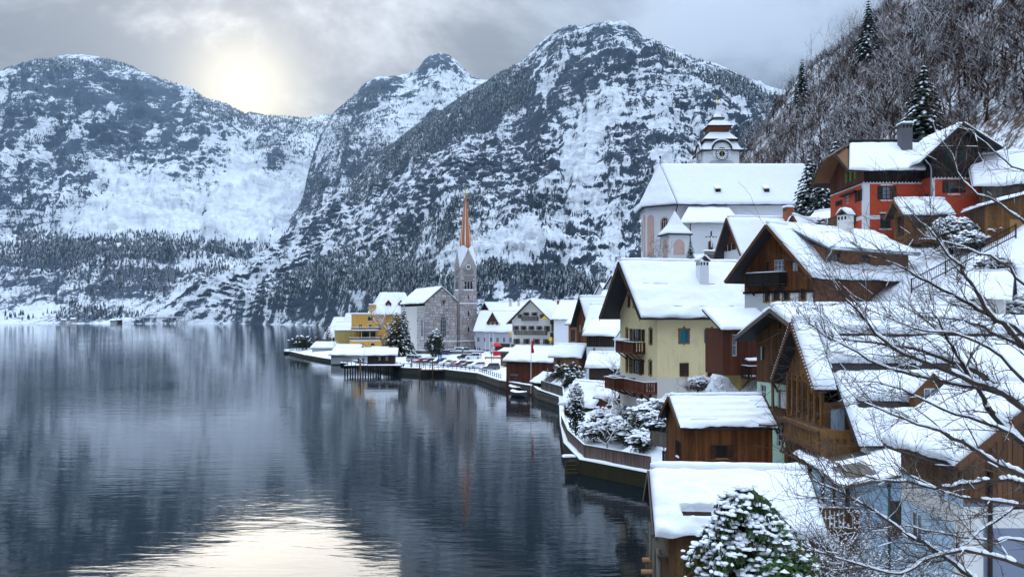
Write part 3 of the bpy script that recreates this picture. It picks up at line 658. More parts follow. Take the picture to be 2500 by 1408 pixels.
# ---------------------------------------------------------------- walls with real openings
class Wall:
    """a wall in its thing's own space: starts at o, runs along the level direction d (seen from outside, left to right)"""
    def __init__(s, house, o, d, length, zb, top, mat, holes=(), depth=0.16, name='wall', label=None):
        s.h = house; s.o = Vector((o[0], o[1], 0)); s.d = Vector((d[0], d[1], 0)).normalized(); s.n = Vector((s.d.y, -s.d.x, 0)); s.L = length; s.zb = zb
        s.top = sorted(top) if isinstance(top, (list, tuple)) else [(0, top), (length, top)]
        s.holes = list(holes); s.mat = mat
        mb = MB(); xs = {0.0, length}
        for (hx, hz, w, h) in s.holes: xs |= {hx - w / 2, hx + w / 2}
        for (tx, tz) in s.top: xs.add(tx)
        xs = sorted(x for x in xs if -1e-6 <= x <= length + 1e-6)
        for a, b in zip(xs, xs[1:]):
            if b - a < 1e-5: continue
            for z0, z1a, z1b in s.gaps(a, b): mb.quad(s.p(a, z0), s.p(b, z0), s.p(b, z1b), s.p(a, z1a))
        for (hx, hz, w, h) in s.holes:
            x0, x1, z0, z1 = hx - w / 2, hx + w / 2, hz - h / 2, hz + h / 2
            c = [(x0, z0), (x1, z0), (x1, z1), (x0, z1)]
            for k in range(4):
                a, b = c[k], c[(k + 1) % 4]; mb.quad(s.p(*a), s.p(*a, -depth), s.p(*b, -depth), s.p(*b))
        s.obj = part(house, name, mb, mat, label=label)
    def p(s, x, z, out=0.0):
        q = s.o + s.d * x + s.n * out; return Vector((q.x, q.y, z))
    def ztop(s, x):
        t = s.top
        for (x0, z0), (x1, z1) in zip(t, t[1:]):
            if x0 - 1e-6 <= x <= x1 + 1e-6: return z0 + (z1 - z0) * ((x - x0) / max(x1 - x0, 1e-6))
        return t[-1][1]
    def gaps(s, a, b, zlo=None, zhi=None):
        zlo = s.zb if zlo is None else zlo; m = (a + b) / 2
        hs = sorted((hz - h / 2, hz + h / 2) for (hx, hz, w, h) in s.holes if hx - w / 2 < m < hx + w / 2)
        z = zlo; out = []
        for h0, h1 in hs:
            if h0 > z + 1e-4: out.append((z, h0, h0))
            z = max(z, h1)
        ta, tb = s.ztop(a), s.ztop(b)
        if zhi is not None: ta, tb = min(ta, zhi), min(tb, zhi)
        if max(ta, tb) > z + 1e-4: out.append((z, max(ta, z), max(tb, z)))
        return out
    def planks(s, mat, w=0.22, x0=None, x1=None, z0=None, z1=None, gap=0.02, t=0.035, batten=False, seed=1, name='plank', parent=None):
        """upright boards, one object each, ended at openings and at the roof line"""
        x0 = 0.0 if x0 is None else x0; x1 = s.L if x1 is None else x1; rng = random.Random(seed); x = x0
        while x < x1 - 0.03:
            ww = min(w * rng.uniform(0.88, 1.12), x1 - x); a, b = x + gap / 2, x + ww - gap / 2; tt = t * rng.uniform(0.7, 1.3)
            for za, zb_, zc in s.gaps(a, b, z0, z1):
                if max(zb_, zc) - za < 0.06: continue
                mb = MB().hexa([s.p(a, za, -0.01), s.p(b, za, -0.01), s.p(b, za, tt), s.p(a, za, tt), s.p(a, zb_, -0.01), s.p(b, zc, -0.01), s.p(b, zc, tt), s.p(a, zb_, tt)])
                part(parent or s.obj, name, mb, mat)
            x += ww
    def window(s, x, z, w, h, nx=2, nz=3, frame=None, pane=None, shutter=None, closed=False, surround=None, sill=None, snow=False, ft=0.07, depth=0.12, parts=True, label=None, sh_w=None):
        frame = frame or W_DARK; mb = MB(); d0, d1 = -depth, -depth + 0.06
        def bar(xa, za, xb, zb_, dd=0.0):
            mb.hexa([s.p(xa, za, d0), s.p(xb, za, d0), s.p(xb, za, d1 + dd), s.p(xa, za, d1 + dd), s.p(xa, zb_, d0), s.p(xb, zb_, d0), s.p(xb, zb_, d1 + dd), s.p(xa, zb_, d1 + dd)])
        X0, X1, Z0, Z1 = x - w / 2, x + w / 2, z - h / 2, z + h / 2
        bar(X0, Z0, X0 + ft, Z1); bar(X1 - ft, Z0, X1, Z1); bar(X0 + ft, Z0, X1 - ft, Z0 + ft); bar(X0 + ft, Z1 - ft, X1 - ft, Z1)
        for i in range(1, nx): xx = X0 + w * i / nx; bar(xx - ft * 0.4, Z0 + ft, xx + ft * 0.4, Z1 - ft, -0.012)
        for i in range(1, nz): zz = Z0 + h * i / nz; bar(X0 + ft, zz - ft * 0.28, X1 - ft, zz + ft * 0.28, -0.022)
        o = part(s.h, 'window', mb, frame, label=label)
        pb = MB(); pb.quad(s.p(X0 + 0.01, Z0 + 0.01, d0 + 0.025), s.p(X1 - 0.01, Z0 + 0.01, d0 + 0.025), s.p(X1 - 0.01, Z1 - 0.01, d0 + 0.025), s.p(X0 + 0.01, Z1 - 0.01, d0 + 0.025))
        part(o, 'pane', pb, pane or GLASS)
        if surround: s.surround(o, X0, X1, Z0, Z1, surround)
        if shutter:
            sw = sh_w or w / 2
            for sgn in ((-1, 1)):
                sb = MB()
                if closed: xa, xb = (X0, x - 0.01) if sgn < 0 else (x + 0.01, X1)
                else: xa, xb = (X0 - sw - 0.03, X0 - 0.03) if sgn < 0 else (X1 + 0.03, X1 + sw + 0.03)
                za, zc = Z0 - 0.02, Z1 + 0.02; o0 = 0.02
                def sbx(a, b, c, d, e): sb.hexa([s.p(a, b, o0), s.p(c, b, o0), s.p(c, b, e), s.p(a, b, e), s.p(a, d, o0), s.p(c, d, o0), s.p(c, d, e), s.p(a, d, e)])
                f2 = min(0.06, (xb - xa) * 0.2)
                sbx(xa, za, xa + f2, zc, 0.075); sbx(xb - f2, za, xb, zc, 0.075); sbx(xa + f2, za, xb - f2, za + f2, 0.073); sbx(xa + f2, zc - f2, xb - f2, zc, 0.073); sbx(xa + f2, (za + zc) / 2 - f2 / 2, xb - f2, (za + zc) / 2 + f2 / 2, 0.073)
                n = max(3, int((zc - za) / 0.13))
                for k in range(n):
                    zz = za + f2 + (zc - za - 2 * f2) * (k + 0.15) / n; sbx(xa + f2, zz, xb - f2, zz + (zc - za) / n * 0.62, 0.055)
                part(o, 'shutter', sb, shutter)
        if sill:
            sb = MB(); e = 0.08
            sb.hexa([s.p(X0 - e, Z0 - 0.08, 0.0), s.p(X1 + e, Z0 - 0.08, 0.0), s.p(X1 + e, Z0 - 0.08, 0.12), s.p(X0 - e, Z0 - 0.08, 0.12), s.p(X0 - e, Z0 - 0.015, 0.0), s.p(X1 + e, Z0 - 0.015, 0.0), s.p(X1 + e, Z0 - 0.02, 0.12), s.p(X0 - e, Z0 - 0.02, 0.12)])
            part(o, 'sill', sb, sill)
            if snow:
                sb = MB(); sb.hexa([s.p(X0 - e, Z0 - 0.015, 0.005), s.p(X1 + e, Z0 - 0.015, 0.005), s.p(X1 + e, Z0 - 0.015, 0.13), s.p(X0 - e, Z0 - 0.015, 0.13), s.p(X0 - e, Z0 + 0.07, 0.01), s.p(X1 + e, Z0 + 0.07, 0.01), s.p(X1 + e, Z0 + 0.05, 0.10), s.p(X0 - e, Z0 + 0.05, 0.10)])
                part(o, 'snow', sb, SNOW)
        return o
    def surround(s, o, X0, X1, Z0, Z1, mat):
        """painted and carved frame with a scrolled head and foot"""
        b = MB(); e = 0.16; t = 0.018; w = X1 - X0
        outer = [(X0 - e, Z0 - 0.05), (X0 - e * 0.5, Z0 - 0.16), ((X0 + X1) / 2 - 0.16 * w, Z0 - 0.13), ((X0 + X1) / 2, Z0 - 0.28), ((X0 + X1) / 2 + 0.16 * w, Z0 - 0.13), (X1 + e * 0.5, Z0 - 0.16), (X1 + e, Z0 - 0.05),
                 (X1 + e * 0.8, Z0 + 0.25), (X1 + e, (Z0 + Z1) / 2), (X1 + e * 0.8, Z1 - 0.2), (X1 + e * 1.3, Z1 + 0.05), (X1 + e * 0.7, Z1 + 0.18), ((X0 + X1) / 2 + 0.22 * w, Z1 + 0.15), ((X0 + X1) / 2, Z1 + 0.42), ((X0 + X1) / 2 - 0.22 * w, Z1 + 0.15), (X0 - e * 0.7, Z1 + 0.18), (X0 - e * 1.3, Z1 + 0.05),
                 (X0 - e * 0.8, Z1 - 0.2), (X0 - e, (Z0 + Z1) / 2), (X0 - e * 0.8, Z0 + 0.25)]
        inner = []
        for (px, pz) in outer: inner.append((min(max(px, X0), X1), min(max(pz, Z0), Z1)))
        n = len(outer)
        for k in range(n):
            a, c = outer[k], outer[(k + 1) % n]; d, e2 = inner[(k + 1) % n], inner[k]
            b.quad(s.p(*a, t), s.p(*c, t), s.p(*d, t), s.p(*e2, t)); b.quad(s.p(*a, 0), s.p(*c, 0), s.p(*c, t), s.p(*a, t))
        part(o, 'surround', b, mat)
    def door(s, x, z0, w, h, mat, label=None):
        mb = MB(); n = max(2, int(w / 0.2))
        for k in range(n):
            a, b = x - w / 2 + w * k / n + 0.008, x - w / 2 + w * (k + 1) / n - 0.008
            mb.hexa([s.p(a, z0, -0.1), s.p(b, z0, -0.1), s.p(b, z0, -0.05), s.p(a, z0, -0.05), s.p(a, z0 + h, -0.1), s.p(b, z0 + h, -0.1), s.p(b, z0 + h, -0.05), s.p(a, z0 + h, -0.05)])
        o = part(s.h, 'door', mb, mat, label=label)
        hb = MB(); q = s.p(x + w * 0.35, z0 + 1.0, -0.02); hb.box(q.x - 0.05, q.y - 0.05, q.z - 0.02, q.x + 0.05, q.y + 0.05, q.z + 0.03); part(o, 'handle', hb, IRON)
        return o

def roof_slab(house, q, thick, mat, name='roof', snow=None, fascia=None, label=None):
    """sloping slab under q (eave-left, eave-right, ridge-right, ridge-left); snow: dict for snow_slab"""
    q = [Vector(p) for p in q]; nrm = (q[1] - q[0]).cross(q[3] - q[0])
    if nrm.length < 1e-6: nrm = (q[2] - q[3]).cross(q[2] - q[1])
    nrm.normalize(); nrm = nrm if nrm.z > 0 else -nrm
    lo = [p - nrm * thick for p in q]; mb = MB().hexa([*lo, *q]); o = part(house, name, mb, mat, label=label)
    if snow is not None:
        sn = dict(snow); ins = sn.pop('inset', 0.06)
        c = sum(q, Vector()) / 4
        qq = [p + (c - p).normalized() * ins for p in q]; snow_slab(o, qq, **sn)
    return o
def gable_roof(house, axis, a0, a1, b0, b1, ze, zr, over_e=0.7, over_g=0.8, thick=0.16, mat=None, snow=0.32, seed=0, cell=0.35, bare=((), ()), verge=None, soffit=None, ripple=0.0, over_g1=None, sides=(0, 1)):
    """axis 'x': ridge along x from a0 to a1, eaves at y=b0 and y=b1; 'y' the other way round. ze: wall-top height, zr: ridge height"""
    mat = mat or ROOF_DARK; mid = (b0 + b1) / 2; sl = (zr - ze) / (mid - b0); g0 = a0 - over_g; g1 = a1 + (over_g if over_g1 is None else over_g1)
    def pt(a, b, z): return (a, b, z) if axis == 'x' else (b, a, z)
    out = []
    for k in sides:
        be = b0 - over_e if k == 0 else b1 + over_e; z = ze - sl * over_e
        if axis == 'x': q = [pt(g0, be, z), pt(g1, be, z), pt(g1, mid, zr), pt(g0, mid, zr)] if k == 0 else [pt(g1, be, z), pt(g0, be, z), pt(g0, mid, zr), pt(g1, mid, zr)]
        else: q = [pt(g1, be, z), pt(g0, be, z), pt(g0, mid, zr), pt(g1, mid, zr)] if k == 0 else [pt(g0, be, z), pt(g1, be, z), pt(g1, mid, zr), pt(g0, mid, zr)]
        q = [Vector(p) + Vector((0, 0, 0.02 + thick)) for p in q]
        sn = None if not snow else dict(thick=snow, seed=seed + k * 3, cell=cell, bare=bare[k], ripple=ripple)
        o = roof_slab(house, q, thick, mat, snow=sn); out.append(o)
        if soffit:
            qq = [p - Vector((0, 0, thick * 1.25)) for p in q]; mb = MB(); mb.quad(*qq); part(o, 'soffit', mb, soffit)
        if verge:
            for (pa, pb) in ((q[0], q[3]), (q[1], q[2])):
                d = Vector((pa.x - (q[1] if pa is q[0] else q[0]).x, pa.y - (q[1] if pa is q[0] else q[0]).y, 0)).normalized() * 0.035
                mb = MB().beam(pa + d - Vector((0, 0, 0.10)), pb + d - Vector((0, 0, 0.10)), 0.05, 0.26); part(o, 'bargeboard', mb, verge)
    if snow:   # the soft ridge over both slopes
        mb = MB(); n = max(6, int((g1 - g0) / 0.5)); pts = [Vector(pt(g0 + 0.1 + (g1 - g0 - 0.2) * i / n, mid, zr + thick + 0.03 + snow * 0.55 + 0.03 * mnoise.noise(Vector((i * 0.7, seed, 0))))) for i in range(n + 1)]
        rr = [0.20 * snow / 0.3 * (0.9 + 0.25 * mnoise.noise(Vector((i * 0.9, seed + 4, 1)))) for i in range(n + 1)]; rr[0] *= 0.6; rr[-1] *= 0.6
        part(out[0], 'snow_ridge', mb.tube(pts, rr, 8), SNOW, smooth=True)
    return out
def chimney(house, x, y, z0, z1, w=0.7, d=0.7, mat=None, gabled=True, snow=0.22, seed=1):
    mat = mat or P_WHITE; mb = MB().box(x - w / 2, y - d / 2, z0, x + w / 2, y + d / 2, z1); o = part(house, 'chimney', mb, mat)
    for k in range(3):
        xx = x - w / 2 + w * (k + 0.5) / 3; part(o, 'smoke_vent', MB().box(xx - w * 0.09, y - d / 2 - 0.012, z1 - 0.42, xx + w * 0.09, y - d / 2 + 0.01, z1 - 0.12), IRON)
    for k in range(3):
        yy = y - d / 2 + d * (k + 0.5) / 3; part(o, 'smoke_vent', MB().box(x - w / 2 - 0.012, yy - d * 0.09, z1 - 0.42, x - w / 2 + 0.01, yy + d * 0.09, z1 - 0.12), IRON)
    cb = MB(); e = 0.13
    if gabled:
        for sgn in (-1, 1): cb.hexa([(x + sgn * (w / 2 + e), y - d / 2 - e, z1 - 0.02), (x + sgn * (w / 2 + e), y + d / 2 + e, z1 - 0.02), (x, y + d / 2 + e, z1 + w * 0.5), (x, y - d / 2 - e, z1 + w * 0.5), (x + sgn * (w / 2 + e), y - d / 2 - e, z1 + 0.05), (x + sgn * (w / 2 + e), y + d / 2 + e, z1 + 0.05), (x, y + d / 2 + e, z1 + w * 0.5 + 0.08), (x, y - d / 2 - e, z1 + w * 0.5 + 0.08)])
        c = part(o, 'cap', cb, W_GREY)
        for sgn in (-1, 1):
            q = [(x + sgn * (w / 2 + e), y - sgn * (d / 2 + e), z1 + 0.06), (x + sgn * (w / 2 + e), y + sgn * (d / 2 + e), z1 + 0.06), (x, y + sgn * (d / 2 + e), z1 + w * 0.5 + 0.10), (x, y - sgn * (d / 2 + e), z1 + w * 0.5 + 0.10)]
            if snow: snow_slab(o, q, snow, seed, 0.25, edge=0.16, rag=0.03)
    else:
        cb.box(x - w / 2 - e, y - d / 2 - e, z1, x + w / 2 + e, y + d / 2 + e, z1 + 0.08); part(o, 'cap', cb, ZINC)
        if snow: snow_cap(o, x - w / 2 - e, y - d / 2 - e, x + w / 2 + e, y + d / 2 + e, z1 + 0.08, snow, seed, 0.25)
    return o
def balcony(house, wall, x0, x1, z, out, mat, hgt=1.0, board=0.16, gap=0.03, solid=True, snow=True, floor_t=0.16, ends=True, name='balcony', rail_snow=0.06, cut=False, brackets=True):
    """a deck along a wall with a board or bar parapet; each board is its own piece"""
    mb = MB(); p = wall.p
    mb.hexa([p(x0, z - floor_t, 0), p(x1, z - floor_t, 0), p(x1, z - floor_t, out), p(x0, z - floor_t, out), p(x0, z, 0), p(x1, z, 0), p(x1, z, out), p(x0, z, out)])
    o = part(house, name, mb, mat)
    ang = math.atan2(wall.d.y, wall.d.x); um = unit_box(mat)
    def run(a, b, rz):
        L = (b - a).length; d = (b - a).normalized(); n = max(1, int(L / (board + gap)))
        for k in range(n):
            q = a + d * (L * (k + 0.5) / n - board / 2); ww = board
            share(o, 'board' if solid else 'baluster', um, (q.x, q.y, z + 0.05), (0, 0, rz), (ww, 0.03 if solid else 0.05, hgt - 0.1))
        part(o, 'rail', MB().beam(a + Vector((0, 0, z + hgt)), b + Vector((0, 0, z + hgt)), 0.10, 0.08), mat); part(o, 'rail', MB().beam(a + Vector((0, 0, z + 0.06)), b + Vector((0, 0, z + 0.06)), 0.07, 0.07), mat)
        if rail_snow:
            sb = MB().tube([a + Vector((0, 0, z + hgt + 0.05)), (a + b) / 2 + Vector((0, 0, z + hgt + 0.06)), b + Vector((0, 0, z + hgt + 0.05))], rail_snow, 6); part(o, 'snow', sb, SNOW, smooth=True)
        np_ = max(1, int(L / 1.4))
        for k in range(np_ + 1):
            q = a + d * (L * k / np_); share(o, 'post', um, (q.x - 0.05, q.y - 0.05, z), (0, 0, 0), (0.1, 0.1, hgt + 0.02))
    flat = lambda v: Vector((v.x, v.y, 0))
    run(flat(p(x0, 0, out - 0.05)), flat(p(x1, 0, out - 0.05)), ang)
    if ends:
        run(flat(p(x0, 0, 0.05)), flat(p(x0, 0, out - 0.05)), ang - math.pi / 2); run(flat(p(x1, 0, 0.05)), flat(p(x1, 0, out - 0.05)), ang - math.pi / 2)
    if brackets:
        n = max(1, int((x1 - x0) / 1.5))
        for k in range(n + 1):
            xx = x0 + 0.1 + (x1 - x0 - 0.2) * k / n; part(o, 'bracket', MB().beam(p(xx, z - 0.9, 0.03), p(xx, z - 0.2, out * 0.8), 0.1, 0.12), mat)
    if snow:
        q = [p(x0 + 0.1, z, out - 0.1), p(x1 - 0.1, z, out - 0.1), p(x1 - 0.1, z, 0.05), p(x0 + 0.1, z, 0.05)]; snow_slab(o, q, 0.12, int(x0 * 7) % 50, 0.4, edge=0.12, rag=0)
    return o
def frame2(u0, D0, u1, D1):
    """origin, turn and length of a front wall from its two ends (photo column, distance)"""
    a = Vector((XU(u0, D0), D0, 0)); b = Vector((XU(u1, D1), D1, 0)); d = b - a
    return a, math.atan2(d.y, d.x), d.length
def pipe(house, pts, r=0.05, mat=None, name='downpipe'): return part(house, name, MB().tube(pts, r, 6), mat or ZINC, smooth=True)
# ================================================================ land of the town
from mathutils.geometry import delaunay_2d_cdt
SHORE = [(-12, -20), (-6, 5), (2, 22), (6.3, 36), (8.2, 45), (11.2, 58), (11.3, 68.7), (6.3, 75), (5.5, 85), (6.0, 100), (7.6, 131), (4.6, 142), (3.9, 151), (-2, 165), (-7.5, 187), (-16.4, 201), (-27, 207), (-34, 222), (-45, 240), (-58, 262), (-72, 290), (-88, 327), (-84, 345), (-60, 380), (-50, 450), (-60, 520), (-100, 700)]
LAND = SHORE + [(300, 700), (300, -20)]
CTRL = np.array([
 (-7.5, 190, 1.2), (-16, 203, 1.2), (-27, 208, 1.2), (-2, 167, 1.3), (-12, 225, 1.7), (-10, 250, 2.0), (-20, 262, 2.5), (5, 205, 2.4), (-14, 275, 3.4), (-25, 290, 3.4), (-34, 270, 2.6), (-60, 300, 2.2), (-86, 326, 0.8), (-45, 245, 1.2), (-34, 225, 1.2), (-72, 292, 1.0), (-58, 264, 1.0), (-80, 340, 1.0),
 (7, 225, 4.5), (0, 180, 1.4), (8, 160, 2), (4.8, 145, 1.5), (7.9, 131, 1.3), (6.5, 100, 1.2), (5.8, 85, 1.2), (6.6, 76, 1.2), (11.4, 69, 1.3), (11, 80, 1.5), (11, 95, 2.0), (20, 95, 5), (15, 82, 4.3), (20, 82, 5.2), (11.6, 58, 1.5), (14, 54, 3.2), (17, 56, 3.2), (8.6, 45, 0.6), (11, 42, 0.8), (15, 40, 1.2), (18, 30, 1.2), (8, 20, 1), (0, 10, 2), (-6, 6, 1), (-10, -15, 2), (6.5, 36, 0.6), (2.2, 22, 1),
 (22, 77, 14.0), (30, 80, 15.5), (27, 66, 8.5), (22, 66, 7.0), (38, 70, 18.0), (30, 50, 7), (24, 45, 2), (36, 86, 21.8), (44, 88, 22), (37, 96, 22.5), (32, 84, 18.5), (46, 78, 22), (40, 105, 22.5),
 (28, 146, 24.4), (45, 150, 25), (50, 165, 27), (24, 150, 20), (19, 150, 12), (18, 130, 8), (32, 120, 17.5), (24, 110, 10), (30, 100, 15), (36, 130, 23), (15, 115, 4), (14, 140, 4), (16, 170, 7), (22, 190, 10), (14, 195, 4.4), (20, 230, 8), (36, 190, 24),
 (52, 60, 31), (70, 60, 62), (95, 60, 95), (130, 60, 118), (52, 110, 32), (70, 120, 58), (95, 130, 95), (130, 130, 118), (64, 180, 46), (78, 200, 68), (95, 200, 96), (130, 200, 118), (60, 260, 40), (80, 280, 70), (96, 280, 94), (130, 280, 114), (56, 340, 26), (80, 350, 52), (104, 350, 82), (140, 350, 104), (60, 450, 16), (95, 450, 38), (150, 450, 70), (20, 300, 6), (20, 400, 6), (44, 230, 22), (-20, 400, 4), (-50, 600, 3), (60, 600, 10), (150, 600, 40), (250, 300, 160), (250, 100, 170), (250, 600, 80), (180, 20, 150), (280, 20, 190),
 (36, 35, 14), (52, 30, 32), (70, 30, 60), (95, 20, 95), (25, 15, 8), (40, 0, 20), (0, 320, 5), (-30, 340, 4), (-50, 400, 2), (10, 260, 4.6), (70, 85, 55), (56, 85, 36)], dtype=float)
def _rbf():
    n = len(CTRL); d = np.sqrt(((CTRL[:, None, :2] - CTRL[None, :, :2]) ** 2).sum(-1))
    A = np.zeros((n + 3, n + 3)); A[:n, :n] = -d; A[:n, n] = 1; A[:n, n + 1:] = CTRL[:, :2]; A[n, :n] = 1; A[n + 1:, :n] = CTRL[:, :2].T
    A[np.arange(n), np.arange(n)] -= 0.8
    return np.linalg.solve(A, np.concatenate([CTRL[:, 2], [0, 0, 0]]))
RW = _rbf()
def ground_z(x, y):
    x = np.atleast_1d(np.asarray(x, float)); y = np.atleast_1d(np.asarray(y, float))
    d = np.sqrt((x[:, None] - CTRL[None, :, 0]) ** 2 + (y[:, None] - CTRL[None, :, 1]) ** 2)
    z = -d @ RW[:len(CTRL)] + RW[len(CTRL)] + RW[-2] * x + RW[-1] * y
    steep = np.clip((z - 20) / 20, 0, 1)
    z = z + steep * (3.4 * fbm(np.stack([x / 17, y / 17, 0 * x], -1), 4, 2.0, 0.5, 91))
    return np.maximum(z, 0.35)
def gz(x, y): return float(ground_z([x], [y])[0])
def inside(x, y, poly=LAND):
    c = np.zeros(len(x), bool); n = len(poly)
    for i in range(n):
        (x0, y0), (x1, y1) = poly[i], poly[(i + 1) % n]
        if y0 == y1: continue
        c ^= ((y0 > y) != (y1 > y)) & (x < (x1 - x0) * (y - y0) / (y1 - y0) + x0)
    return c
def ground_material():
    m, t, b = material('snowy_ground'); geo = t.node('ShaderNodeNewGeometry'); pos = geo.outputs['Position']
    sp = t.node('ShaderNodeSeparateXYZ', {0: pos}); nz = t.node('ShaderNodeSeparateXYZ', {0: geo.outputs['Normal']}).outputs[2]
    n = t.noise(pos, 0.22, 7.0, 0.68, 0.4); n2 = t.noise(pos, 1.6, 5.0, 0.7)
    s = t.math('ADD', t.math('MULTIPLY', t.math('SUBTRACT', n, 0.5), 2.4), t.math('MULTIPLY', t.math('SUBTRACT', n2, 0.5), 2.0))
    s = t.math('ADD', s, t.math('MULTIPLY', t.math('SUBTRACT', nz, 0.72), 3.4))
    low = t.sstep(sp.outputs[2], 34.0, 8.0); s = t.math('ADD', s, t.math('MULTIPLY', low, 1.6))
    s = t.math('ADD', s, 0.42); f = t.sstep(s, -0.25, 0.35)
    lit = t.mix(n2, (0.035, 0.022, 0.016), (0.13, 0.075, 0.05)); lit = t.mix(t.sstep(n, 0.52, 0.66), lit, (0.12, 0.11, 0.105))
    t.l.new(t.mix(f, lit, (0.84, 0.87, 0.91)), b.inputs['Base Color']); b.inputs['Roughness'].default_value = 0.85
    bp = t.node('ShaderNodeBump', {'Height': t.math('ADD', n, t.math('MULTIPLY', n2, 0.4))}); bp.inputs['Strength'].default_value = 0.7; bp.inputs['Distance'].default_value = 0.5
    t.l.new(bp.outputs[0], b.inputs['Normal'])
    return m
def build_ground():
    xs, ys = [], []
    for (x0, x1, y0, y1, st) in ((-20, 60, -20, 240, 2.5), (60, 300, -20, 400, 6.0), (-100, 60, 240, 420, 6.0), (-110, 300, 400, 700, 14.0)):
        gx, gy = np.meshgrid(np.arange(x0 + 0.3, x1, st), np.arange(y0 + 0.3, y1, st)); xs.append(gx.ravel()); ys.append(gy.ravel())
    x = np.concatenate(xs); y = np.concatenate(ys); rng = np.random.RandomState(4); x = x + rng.uniform(-.5, .5, len(x)); y = y + rng.uniform(-.5, .5, len(y))
    ok = inside(x, y); x, y = x[ok], y[ok]
    pts = [Vector(p) for p in LAND] + [Vector((a, b)) for a, b in zip(x, y)]; nb = len(LAND)
    v, e, f, *_ = delaunay_2d_cdt(pts, [(i, (i + 1) % nb) for i in range(nb)], [list(range(nb))], 1, 1e-4)
    vx = np.array([p.x for p in v]); vy = np.array([p.y for p in v]); vz = ground_z(vx, vy)
    vs = [(a, b, c) for a, b, c in zip(vx, vy, vz)]
    link('ground', new_mesh('ground', vs, [tuple(q) for q in f], [ground_material()], smooth=True), kind='structure')
build_ground()

def settle(root, zb):
    """put the thing's origin at its base"""
    root.location.z = zb
    for c in root.children: c.location.z -= zb
def ray_wall(root, o, d, u, v):
    """where the photo ray (u, v) meets the wall plane through o along d in the thing's space -> (distance along, height)"""
    c, s = math.cos(root.rotation_euler.z), math.sin(root.rotation_euler.z)
    ow = Vector((root.location.x + c * o[0] - s * o[1], root.location.y + s * o[0] + c * o[1])); dw = Vector((c * d[0] - s * d[1], s * d[0] + c * d[1])).normalized()
    k = (u - CX) / F                     # ray: x = k*y
    # ow.x + a*dw.x = k*(ow.y + a*dw.y)
    a = (k * ow.y - ow.x) / (dw.x - k * dw.y); D = ow.y + a * dw.y
    return a, CH - (v - HY) * D / F
def mkwall(root, o, d, L, zb, top, mat, wins=(), planks=None, name='wall', label=None, **kw):
    """wins: (u0, v0, u1, v1, style dict) boxes on the photograph; style 'door' makes a door, 'raw' wins are already metres (x, z, w, h)"""
    hs = []
    for wn in wins:
        if wn[0] == 'm': hs.append((wn[1], wn[2], wn[3], wn[4], wn[5])); continue
        u0, v0, u1, v1, st = wn; um, vm = (u0 + u1) / 2, (v0 + v1) / 2
        xa, _ = ray_wall(root, o, d, u0, vm); xb, _ = ray_wall(root, o, d, u1, vm); _, za = ray_wall(root, o, d, um, v1); _, zc = ray_wall(root, o, d, um, v0)
        hs.append(((xa + xb) / 2, (za + zc) / 2, abs(xb - xa), zc - za, st))
    ok = [h for h in hs if h[0] - h[2] / 2 > 0.02 and h[0] + h[2] / 2 < L - 0.02 and h[1] - h[3] / 2 >= zb]
    for h in hs:
        if h not in ok: print('window off wall', root.name, [round(float(q), 2) for q in h[:4]], 'L', round(L, 2), 'zb', zb)
    w = Wall(root, o, d, L, zb, top, mat, [h[:4] for h in ok], name=name, label=label, **kw)
    for h in ok:
        st = dict(h[4])
        if st.pop('door', None): w.door(h[0], h[1] - h[3] / 2, h[2], h[3], st.pop('mat', W_DARK), **st)
        else: w.window(h[0], h[1], h[2], h[3], **st)
    for pk in (planks or ()): w.planks(**pk)
    return w
# ================================================================ houses on the slope, near
ORN_TEAL = dict(frame=W_MID, shutter=SHUT_TEAL, closed=True, surround=PAINT_OCHRE, nx=2, nz=2)
ORN_BROWN = dict(frame=W_DARK, surround=PAINT_OCHRE, nx=2, nz=3)
BROWN_CLOSED = dict(frame=W_DARK, shutter=SHUT_BROWN, closed=True)
BROWN_OPEN = dict(frame=W_DARK, shutter=SHUT_BROWN)

